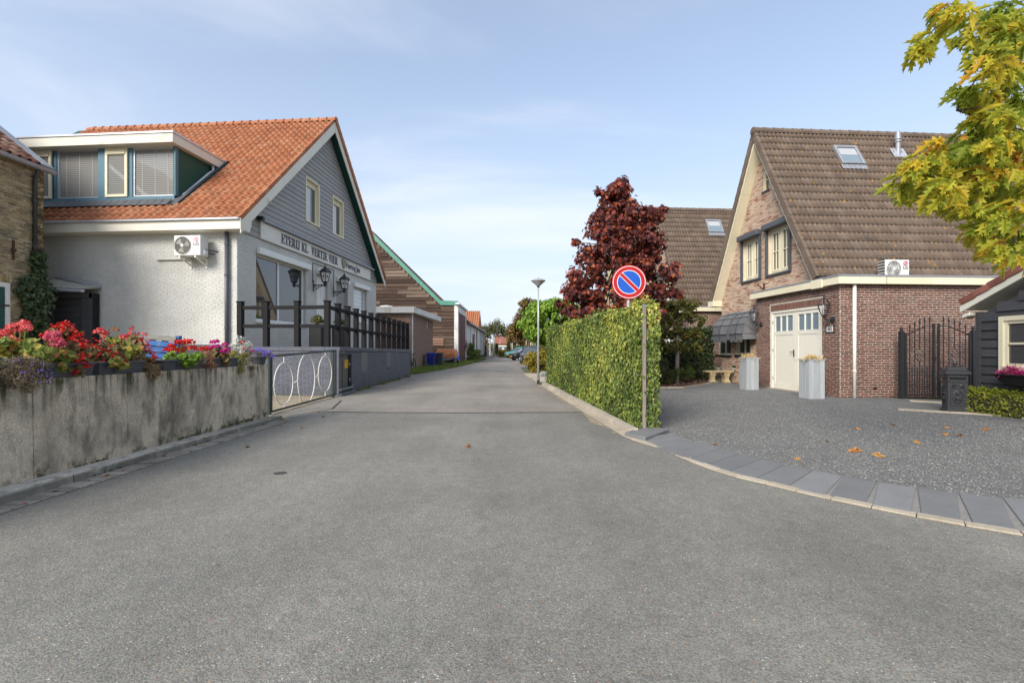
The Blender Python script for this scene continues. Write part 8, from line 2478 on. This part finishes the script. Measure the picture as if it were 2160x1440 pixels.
# red maple
def maple_pts():
    out, rad = [], []
    prof = [(690, 1250, 1350), (660, 1180, 1425), (620, 1178, 1432), (580, 1190, 1432), (545, 1210, 1412), (515, 1212, 1412), (485, 1225, 1405), (455, 1235, 1402), (430, 1252, 1345), (408, 1268, 1338), (395, 1290, 1330)]
    for i, (py, l, r) in enumerate(prof):
        w = (r - l) / 960 * 13; cx = ((l + r) / 2 - 1080) / 960 * 13; z = EYE + (HZ - py) / 960 * 13
        for k in range(max(6, int(w * 10.5))):
            a = random.uniform(0, 2 * math.pi); rr = math.sqrt(random.uniform(.12, 1)) * (w / 2 - .18)
            out.append((cx + rr * math.cos(a), 13 + rr * math.sin(a) * .9, z + random.uniform(-.22, .22))); rad.append(random.uniform(.16, .32))
    return out, rad


cs, rd_ = maple_pts()
for px, py in ((1180, 640), (1195, 655), (1215, 510), (1262, 405), (1425, 560), (1430, 620), (1300, 392), (1400, 440), (1390, 460)): cs.append(tuple(at(px, py, 13))); rd_.append(.13)
mp_ = tree('maple_tree', 'dark red leaved maple rising behind the ivy screen', 2.95, 13.0, 0, 4.6, .07, cs, rd_, 64, .115, MAPLE, 'maple_red', 'bark', limbs=30, indiv=300)

# ball-headed catalpa, chestnut, birches and others
def ball(x, y, z, rx, rz, n, rr, shell=.75):
    c, r = [], []
    for _ in range(n):
        d = rng.normal(0, 1, 3); d /= np.linalg.norm(d); s = shell + (1 - shell) * random.random()
        c.append((x + d[0] * rx * s, y + d[1] * rx * s, z + d[2] * rz * s)); r.append(rr * random.uniform(.7, 1.3))
    return c, r


c, r = ball(2.2, 24.6, 2.75, 1.75, 1.15, 130, .30)
tree('catalpa_tree', 'bright green ball-headed tree beyond the ivy screen', 2.2, 24.6, 0, 2.6, .10, c, r, 60, .17, HEART, 'catalpa', 'bark_grey', spread=.35, indiv=300)
c, r = ball(1.75, 46, 4.35, 1.75, 2.1, 110, .42, .5)
c2, r2 = ball(.7, 47, 3.0, 1.0, 1.2, 45, .4, .5)
tree('chestnut_tree', 'browning autumn tree standing behind the bright green ball tree', 1.7, 46, 0, 4.2, .16, c + c2, r + r2, 62, .22, OVAL, 'chestnut', 'bark')
c, r = ball(-2.6, 80, 5.0, 1.6, 1.4, 60, .5, .35); c2, r2 = ball(-4.6, 80, 4.4, 1.3, 1.3, 45, .45, .35); c3, r3 = ball(-1.0, 80.5, 4.0, .8, .8, 16, .4, .3)
bt = tree('birch_tree', 'slender birch with white trunk at the far end of the lane', -3.2, 80, 0, 5.0, .17, c + c2 + c3, r + r2 + r3, 30, .24, OVAL, 'birch', 'bark_birch', limbs=12, squash=1.1)
c, r = ball(-.3, 78, 3.7, .9, 1.9, 60, .45, .4)
tree('birch_tree', 'olive green tree leaning against the browning tree far down the lane', -.2, 78, 0, 3.4, .13, c, r, 34, .24, OVAL, 'birch', 'bark', squash=1.0)
for x, y, h, w, lb, m in ((-4.75, 78.5, 2.3, .45, 'bright yellow green conifer beside the long white building', 'conifer'), (-2.75, 82, 2.2, .38, 'dark narrow conifer in front of the birch', 'yew'), (-.55, 70, 2.7, .40, 'tall dark columnar shrub by the low clipped hedge', 'yew')):
    c, r = [], []
    for k in range(24):
        s = k / 23; c.append((x + random.uniform(-.1, .1), y + random.uniform(-.2, .2), .2 + s * (h - .3))); r.append(w * (1.05 - .75 * s * s))
    t = thing('conifer', lb, 'shrub', (x, y, 0), 'far shrubs')
    mb = MB(); mb.tube([(x, y, 0), (x, y, h * .8)], .05, 5); mb.build('trunk', MT['bark'], t)
    P_, N_ = clump_points(c, r, 45, rng, shell=.6); leaf_cloud('crown', P_, N_, (0, 0, 1), .16, OVAL, MT[m], t)


def clipped(name, label, poly, z0, h, n, size, tpl, leafmat, cat='hedge', bulge=.06, rndw=.0, group=None, round_=.18, indiv=0):
    """Clipped hedge over a ground polygon: leaves on its faces and top, a dark twiggy core."""
    P0 = np.array(poly, float); t = thing(name, label, cat, (P0[:, 0].mean(), P0[:, 1].mean(), z0), group)
    cen = P0.mean(0)
    mb = MB(); mb.prism([(cen[0] + (x - cen[0]) * .86, cen[1] + (y - cen[1]) * .86, z0) for x, y in poly], (0, 0, h * .86)); mb.build('core', MT['hedge_core'], t)
    k = len(P0); seg = np.linalg.norm(np.roll(P0, -1, 0) - P0, axis=1); per = seg.sum()
    ls, tops = [], []
    area_top = per * .5
    x0, y0 = P0.min(0); x1, y1 = P0.max(0)
    ns = int(n * .6); i = rng.choice(k, ns, p=seg / per); s = rng.random(ns)[:, None]
    q = P0[i] * (1 - s) + P0[(i + 1) % k] * s
    d = (np.roll(P0, -1, 0) - P0)[i]; nn = np.stack([d[:, 1], -d[:, 0]], 1); nn = unit(nn)
    sgn = np.sign((nn * (q - cen)).sum(1, keepdims=True)); nn = nn * np.where(sgn == 0, 1, sgn)
    zz = z0 + rng.random(ns) * h
    inn = np.clip((zz - (z0 + h - round_)) / round_, 0, 1) ** 2 * round_
    q = q + nn * (rng.normal(0, bulge * .6, ns)[:, None] - inn[:, None])
    PS = np.c_[q, zz]; NS = np.c_[nn, np.full(ns, .4)]
    nt_ = n - ns; T_ = []
    while len(T_) < nt_:
        c = rng.random((nt_ * 2, 2)) * (P0.max(0) - P0.min(0)) + P0.min(0)
        ins = np.zeros(len(c), bool)
        for a in range(k):
            (xa, ya), (xb, yb) = P0[a], P0[(a + 1) % k]
            hit = ((ya > c[:, 1]) != (yb > c[:, 1])) & (c[:, 0] < (xb - xa) * (c[:, 1] - ya) / (yb - ya + 1e-12) + xa); ins ^= hit
        T_ += list(c[ins])
        if not ins.any(): break
    T_ = np.array(T_[:nt_]); PT = np.c_[T_, z0 + h - .02 + rng.normal(0, bulge, len(T_))]; NT = np.tile([0, -.2, 1.], (len(T_), 1))
    leaf_cloud('foliage', np.concatenate([PS, PT]), np.concatenate([NS, NT]), (0, 0, .5), size, tpl, MT[leafmat], t, spread=.7, indiv=indiv)
    return t


c, r = ball(1.32, 23.6, .66, .62, .56, 46, .20, .6); c2, r2 = ball(1.75, 24.0, .6, .5, .5, 20, .2, .6); c3, r3 = ball(1.05, 23.3, .55, .42, .45, 20, .18, .6)
t = thing('yellow_bush', 'rounded clipped bush with yellow leaves behind the street lamp', 'bush', (1.3, 23.6, 0))
P_, N_ = clump_points(c + c2 + c3, r + r2 + r3, 70, rng, shell=.5); leaf_cloud('foliage', P_, N_ + np.array([0, -.3, .4]), (0, 0, .5), .09, OVAL, MT['bush_yellow'], t, spread=.6)
mb = MB()
for k in range(7): mb.tube([(1.3 + random.uniform(-.2, .2), 23.6, 0), (1.3 + random.uniform(-.6, .6), 23.6 + random.uniform(-.4, .4), .9)], .02, 5)
mb.lathe((1.3, 23.7, .05), [(.25, 0), (.42, .3), (.35, .8), (.05, 1.0)], 10); mb.build('core', MT['hedge_core'], t)
t = thing('silver_plant', 'small silver grey plant at the foot of the ivy screen end', 'plant', (1.45, 20.6, .06))
P_, N_ = clump_points([(1.45, 20.6, .16), (1.6, 20.7, .14), (1.32, 20.65, .12)], [.14, .12, .1], 70, rng); leaf_cloud('foliage', P_, N_, (0, 0, .6), .09, OVAL, MT['silver_leaf'], t)
mb = MB(); mb.tube([(1.45, 20.6, .05), (1.45, 20.6, .2)], .012, 5); mb.build('stem', MT['twig'], t)
clipped('clipped_hedge', 'low clipped yellow green hedge at the lane bend', [(-2.2, 72), (-1.0, 72), (-.9, 76), (-2.2, 76)], 0, 1.0, 2600, .12, OVAL, 'bush_yellow', 'hedge')
clipped('clipped_hedge', 'green hedge in front of the pale brick house far down the lane', [(.2, 69.5), (3.4, 66), (3.6, 67), (.4, 70.6)], 0, 1.6, 2600, .14, OVAL, 'conifer', 'hedge')
clipped('clipped_hedge', 'dark green hedge behind the parked black car', [(2.6, 53), (4.6, 50), (4.9, 51), (3.0, 54.4)], 0, 1.55, 2400, .13, OVAL, 'yew', 'hedge')
clipped('clipped_hedge', 'yellowish hedge between the dark grey car and the clipped yellow bush', [(2.4, 41), (2.4, 30), (3.4, 30), (3.6, 41)], 0, 1.5, 4200, .11, OVAL, 'hornbeam', 'hedge')
clipped('clipped_hedge', 'narrow green hedge at the corner of the long white building', [(-5.0, 76.6), (-4.6, 76.6), (-4.6, 79.5), (-5.0, 79.5)], 0, 1.7, 1500, .12, OVAL, 'yew', 'hedge')

# garden bed planting
ih = [(5.95, 18.5), (8.3, 18.8), (8.32, 19.15), (5.95, 18.85)]
clipped('ivy_hedge', 'glossy dark green ivy hedge beside the stone bench', [(7.05, 18.6), (8.3, 18.8), (8.32, 19.2), (7.05, 19.0)], 0, 2.0, 4200, .10, IVY, 'ivy_dark', 'hedge', .07)
clipped('ivy_hedge', 'lower dark ivy hedge behind the slim hornbeam trunks', [(5.2, 18.4), (7.1, 18.6), (7.1, 19.0), (5.2, 18.8)], 0, 1.25, 3800, .10, IVY, 'ivy_dark', 'hedge', .07)
def espalier(px, Y, l, r, t_, b_, label, n, r0):
    x = (px - CX) / F * Y; cs = []; rr = []
    x0, x1 = (l - CX) / F * Y, (r - CX) / F * Y; zt, zb = EYE + (HZ - t_) / F * Y, EYE + (HZ - b_) / F * Y
    rows = 4
    for k in range(n):
        row = random.randrange(rows); z = zb + (zt - zb) * (row + .5 + random.gauss(0, .18)) / rows
        cs.append((random.uniform(x0, x1), Y + random.gauss(0, .16), z)); rr.append(random.uniform(.10, .20))
    return tree('hornbeam_tree', label, x, Y, 0, zt - .3, r0, cs, rr, 58, .10, OVAL, 'hornbeam', 'bark_grey', limbs=14, group='trained hornbeams in the garden bed', axis=(0, 0, -.3))


espalier(1428, 16.2, 1392, 1476, 628, 745, 'slim trained hornbeam with bare pale trunk at the edge of the bark bed', 104, .075)
espalier(1393, 17.6, 1376, 1420, 640, 745, 'second trained hornbeam partly hidden behind the end of the ivy screen', 46, .07)
c, r = ball(5.35, 16.3, .52, .62, .5, 46, .17, .6); c2, r2 = ball(5.0, 16.9, .8, .5, .5, 30, .18, .6)
t = thing('yew_bush', 'spreading dark green yew bush at the ivy screen end of the bed', 'bush', (5.2, 16.4, 0))
P_, N_ = clump_points(c + c2, r + r2, 75, rng, shell=.5); leaf_cloud('foliage', P_, N_ + np.array([0, -.2, .5]), (0, 0, .3), .085, NEEDLE, MT['yew'], t, spread=.7)
P_, N_ = clump_points(c + c2, r + r2, 40, rng, shell=.6); leaf_cloud('foliage', P_, N_ + np.array([0, -.2, .5]), (0, 0, .3), .07, OVAL, MT['yew'], t, spread=.7)
mb = MB(); mb.lathe((5.25, 16.5, .0), [(.2, 0), (.5, .3), (.42, .8), (.05, 1.05)], 10); mb.build('core', MT['hedge_core'], t)
t = thing('dwarf_conifer', 'small rounded bright green conifer in the bark bed', 'bush', (6.62, 17.2, 0))
c, r = [], []
for k in range(40):
    s = random.random() ** .8; a = random.uniform(0, 6.28); w = .27 * math.sin(math.pi * min(1, (1 - s) * .85 + .05)) ** .8
    c.append((6.62 + w * math.cos(a), 17.2 + w * math.sin(a), .08 + s * .55)); r.append(.09)
P_, N_ = clump_points(c, r, 60, rng, shell=.5); leaf_cloud('foliage', P_, N_, (0, 0, .8), .055, NEEDLE, MT['conifer'], t, spread=.6)
mb = MB(); mb.lathe((6.62, 17.2, 0), [(.05, 0), (.2, .1), (.16, .4), (.02, .6)], 8); mb.build('core', MT['hedge_core'], t)

# low hedge by the letter box
clipped('low_hedge', 'low spreading yellow green hedge along the foot of the black shed', [(8.99, 9.12), (9.22, 8.62), (9.40, 8.2), (9.52, 7.3), (9.64, 6.4), (10.1, 6.4), (9.60, 9.3), (9.3, 9.45)], 0, .47, 9000, .052, OVAL, 'low_hedge', 'hedge', .035, round_=.10, indiv=120)

# oak at the right
OAKC = [(1945, 92), (1972, 72), (2000, 40), (2030, 15), (2060, 50), (2090, 30), (2120, 10), (2150, 40), (1990, 12), (2040, 82), (2080, 85), (2110, 60), (2140, 90), (2068, 112), (2098, 122), (2120, 108), (2150, 130), (2112, 152), (2140, 172), (2155, 200),
        (2042, 192), (2055, 206), (2080, 200), (2104, 190), (2122, 215), (2092, 236), (2072, 252), (2112, 262), (2142, 245), (2130, 290), (2064, 280), (2034, 292), (2092, 300), (2155, 320),
        (1992, 302), (1915, 375), (1926, 345), (1950, 340), (1980, 345), (2010, 330), (2040, 330), (2070, 340), (2100, 345), (2130, 350), (1918, 405), (1945, 400), (1968, 412), (1990, 392), (2015, 375), (2040, 400), (2070, 390), (2100, 395), (2130, 400), (2020, 432), (2045, 436), (2065, 440), (2092, 436), (2122, 450), (2150, 440),
        (2062, 484), (2084, 476), (2104, 490), (2132, 490), (2155, 480), (2100, 514), (2124, 518), (2150, 525), (2144, 541), (2158, 380), (2158, 280), (2085, 270), (2105, 310), (2125, 325), (2060, 310), (2145, 365), (2110, 420), (2080, 365), (2050, 360), (2130, 70), (2105, 85), (2150, 80), (2140, 150), (2150, 230), (2120, 240), (2148, 300), (2148, 410), (2010, 360), (1985, 372)]
ot = thing('oak_tree', 'red oak in yellowing autumn leaf reaching in at the upper right', 'tree', (8.4, 5.4, 0))
mb = MB(); mb.tube([(8.4, 5.4, 0), (8.38, 5.4, 1.2), (8.3, 5.35, 2.4), (8.2, 5.3, 4.0), (8.15, 5.25, 5.6)], [.20, .16, .14, .11, .05], 10); mb.build('trunk', MT['bark'], ot, smooth=True)
mains = [((8.3, 5.35, 2.3), (5.2, 4.6, 2.9), (4.05, 4.4, 2.95)), ((8.25, 5.3, 3.2), (5.4, 4.7, 3.5), (4.3, 4.4, 3.6)), ((8.2, 5.3, 4.2), (5.3, 4.6, 4.5), (4.2, 4.4, 4.45)), ((8.3, 5.35, 2.2), (5.6, 4.7, 2.5), (4.6, 4.5, 2.45))]
limbpts = []
mb = MB()
for m in mains:
    a, b, c = (np.array(q) for q in m); pts_ = [a, a * .4 + b * .6 + np.array([0, 0, .15]), b, c]; mb.tube(pts_, [.06, .035, .02, .006], 6)
    for s in np.linspace(.3, 1, 12): limbpts.append(a * (1 - s) + b * s if s < .6 else b * (1 - (s - .6) / .4) + c * ((s - .6) / .4))
mb.build('limb', MT['twig'], ot)
limbpts = np.array(limbpts)
P_, N_, RV = [], [], []
mb = MB()
for px, py in OAKC:
    Y = random.uniform(3.9, 5.0); c = np.array(at(px, py, Y))
    j = np.argmin(((limbpts - c) ** 2).sum(1) + .3 * np.abs(limbpts[:, 0] - c[0] - .4)); b = limbpts[j]
    mb.tube([b, b * .5 + c * .5 + np.array([0, 0, .04]), c], [.010, .006, .003], 4)
    tone = random.choice((.05, .15, .22, .3, .38, .46, .55, .68)); k = 20
    d = unit(rng.normal(0, 1, (k, 3))); P_.append(c + d * .105 * rng.random((k, 1))); N_.append(d); RV.append(np.clip(tone + rng.normal(0, .13, k) + (.25 if random.random() < .08 else 0), 0, 1))
for k in range(70):                                    # the rest of the crown, out of the picture
    c = np.array([random.uniform(6.9, 9.8), random.uniform(4.0, 5.2), random.uniform(2.6, 6.0)]); q = 22
    d = unit(rng.normal(0, 1, (q, 3))); P_.append(c + d * .35 * rng.random((q, 1))); N_.append(d); RV.append(rng.random(q) * .7)
    b = limbpts[np.argmin(((limbpts - c) ** 2).sum(1))]; mb.tube([b, c], [.012, .004], 4)
mb.build('twig', MT['twig'], ot, kind='stuff')
P_, N_, RV = np.concatenate(P_), np.concatenate(N_), np.concatenate(RV)
leaf_cloud('foliage', P_, N_ * .6 + np.array([-.2, -.5, .7]), N_ + np.array([-.7, -.1, -.7]), .15, OAK, MT['oak'], ot, spread=.45, indiv=300, rnd=RV)

# grass bank and weeds on the left
n = 15000
yv = 21.5 + (rng.random(n) ** 1.6) * 34
edge = np.interp(yv, [21.3, 22.3, 25.5, 32.8, 50, 60], [-4.85, -5.0, -4.42, -3.75, -3.05, -3.4])
wall = np.interp(yv, [21, 27, 35.4, 39, 60], [-7.0, -6.0, -6.1, -4.65, -4.62])
xv = edge - .02 - (edge - wall) * rng.random(n) ** .8
leaf_cloud('grass', np.c_[xv, yv, np.full(n, -.005)], rng.normal(0, 1, (n, 3)), (0, 0, 1), .20, NEEDLE, MT['grass'], None, spread=.4, var=.6)
tag(bpy.data.objects['grass'], 'rough green grass verge along the barn and outbuilding', 'grass', kind='stuff')
t = thing('weeds', 'tall pale weeds growing against the long white building', 'weeds', (-4.2, 47, 0))
cs = [(-4.25 + random.uniform(-.25, .5), 46 + random.random() * 9, .35 + random.random() * .7) for _ in range(80)] + [(-4.3 + random.uniform(-.2, .3), 46.4 + random.random() * 2.2, .8 + random.random() * .9) for _ in range(34)]
P_, N_ = clump_points(cs, [.28] * len(cs), 46, rng, shell=.2); leaf_cloud('foliage', P_, N_, (0, 0, 1), .19, NEEDLE, MT['grass'], t, spread=.6)
P_, N_ = clump_points(cs[::2], [.28] * len(cs[::2]), 26, rng, shell=.2); leaf_cloud('leaf_mass', P_, N_, (0, 0, .5), .14, OVAL, MT['grass'], t, spread=.6)
# small weeds at the wall feet
n = 700
yw = 12.6 + rng.random(n) * 8.6; P_ = np.c_[-4.72 + np.abs(rng.normal(0, .035, n)), yw, np.zeros(n)][(np.sin(yw * 3.1) + np.sin(yw * 7.7) > .5)]
leaf_cloud('wall_weeds', P_, rng.normal(0, 1, (len(P_), 3)), (0, 0, 1), .09, OVAL, MT['grass'], None, spread=.6); tag(bpy.data.objects['wall_weeds'], 'sparse small weeds along the foot of the terrace wall', 'weeds', kind='stuff')
n = 1300; yw = 2.6 + rng.random(n) * 5.6; P_ = np.c_[np.where(rng.random(n) < .5, -4.225, -4.415) + rng.normal(0, .006, n), yw, np.where(rng.random(n) < .5, .012, .09)][(np.sin(yw * 4.3) + np.sin(yw * 9.1 + 2) > .6)]
P_[:, 2] = np.where(P_[:, 0] < -4.32, .10, .01)
leaf_cloud('kerb_moss', P_, rng.normal(0, 1, (len(P_), 3)), (0, 0, 1), .022, OVAL, MT['yew'], None, spread=.7); tag(bpy.data.objects['kerb_moss'], 'thin line of moss and dirt along the old kerb', 'moss', kind='stuff')

# far tree line behind everything
cs = [(random.uniform(-70, 90), random.uniform(170, 230), random.uniform(.5, 2.6)) for _ in range(150)]
P_, N_ = clump_points(cs, [random.uniform(2.0, 3.6) for _ in cs], 70, rng, shell=.5)
leaf_cloud('tree_line', P_, N_, (0, 0, 1), 1.1, OVAL, MT['birch'], None, spread=.6)
tag(bpy.data.objects['tree_line'], 'far hazy belt of trees along the horizon', 'trees', kind='stuff')

# fallen leaves
def dead(px, py, size, label, group, mat='dead_leaf', tone=None, z=.02):
    g = gp(px, py, z)
    T, PF = OAK if size > .09 else OVAL
    T = T.copy(); T[:, 2] += .10 * np.abs(T[:, 0]) + .05 * np.sin(T[:, 1] * 5)
    me = np_mesh('fallen_leaf', T, PF, [random.random() if tone is None else tone] * 2, MT[mat])
    a = random.uniform(0, 6.28)
    o = link('fallen_leaf', me, None, Matrix.Translation(g) @ Matrix.Rotation(a, 4, 'Z') @ Matrix.Rotation(random.uniform(-.25, .25), 4, 'X') @ Matrix.Scale(size, 4))
    tag(o, label, 'leaf', group)


for px, py, s, w in ((1801, 902, .16, 'behind the big orange pair'), (1883, 896, .17, 'dark and starlike between planter and letter box'), (1991, 899, .17, 'just before the letter box'), (2004, 915, .18, 'before the letter box, left of two close together'), (2027, 916, .14, 'before the letter box, right of two close together'), (1924, 931, .12, 'alone right of the big orange pair'),
                     (1821, 951, .19, 'left and larger of the big orange pair'), (1837, 957, .17, 'right and smaller of the big orange pair'), (1674, 965, .13, 'close to the dark paving slabs'), (1503, 935, .08, 'beside the slabs near the ivy screen'), (2090, 905, .13, 'near the pale edging below the low hedge'), (1750, 930, .08, 'small, before the right timber planter')):
    dead(px, py, s, 'dry orange leaf on the gravel drive, ' + w, 'fallen leaves on the gravel drive', z=.035)
for px, py, s in ((668, 868, .10), (677, 878, .09), (708, 871, .09), (762, 871, .07), (603, 889, .10), (518, 942, .10), (640, 900, .06), (585, 897, .08)):
    dead(px, py, s, 'small dry tan leaf lying on the asphalt near the ring gate', 'fallen leaves near the ring gate')
dead(993, 938, .13, 'single curled brown leaf lying in the middle of the road', None, tone=.2)
dead(450, 1190, .028, 'tiny yellow leaf alone on the near asphalt', None, tone=.9)
for px, py, s in ((233, 1000, .08), (120, 1035, .06), (340, 962, .06), (420, 935, .06), (470, 915, .07)):
    dead(px, py, s, 'small dry leaf lying on the pavers along the old kerb', 'fallen leaves along the old kerb')
for px, py in ((48, 1062), (262, 990), (190, 1012), (345, 960), (300, 965)):
    dead(px, py, .035, 'fallen red petal lying on the pavers below the flower wall', 'fallen petals below the flower wall', mat='petal_red')
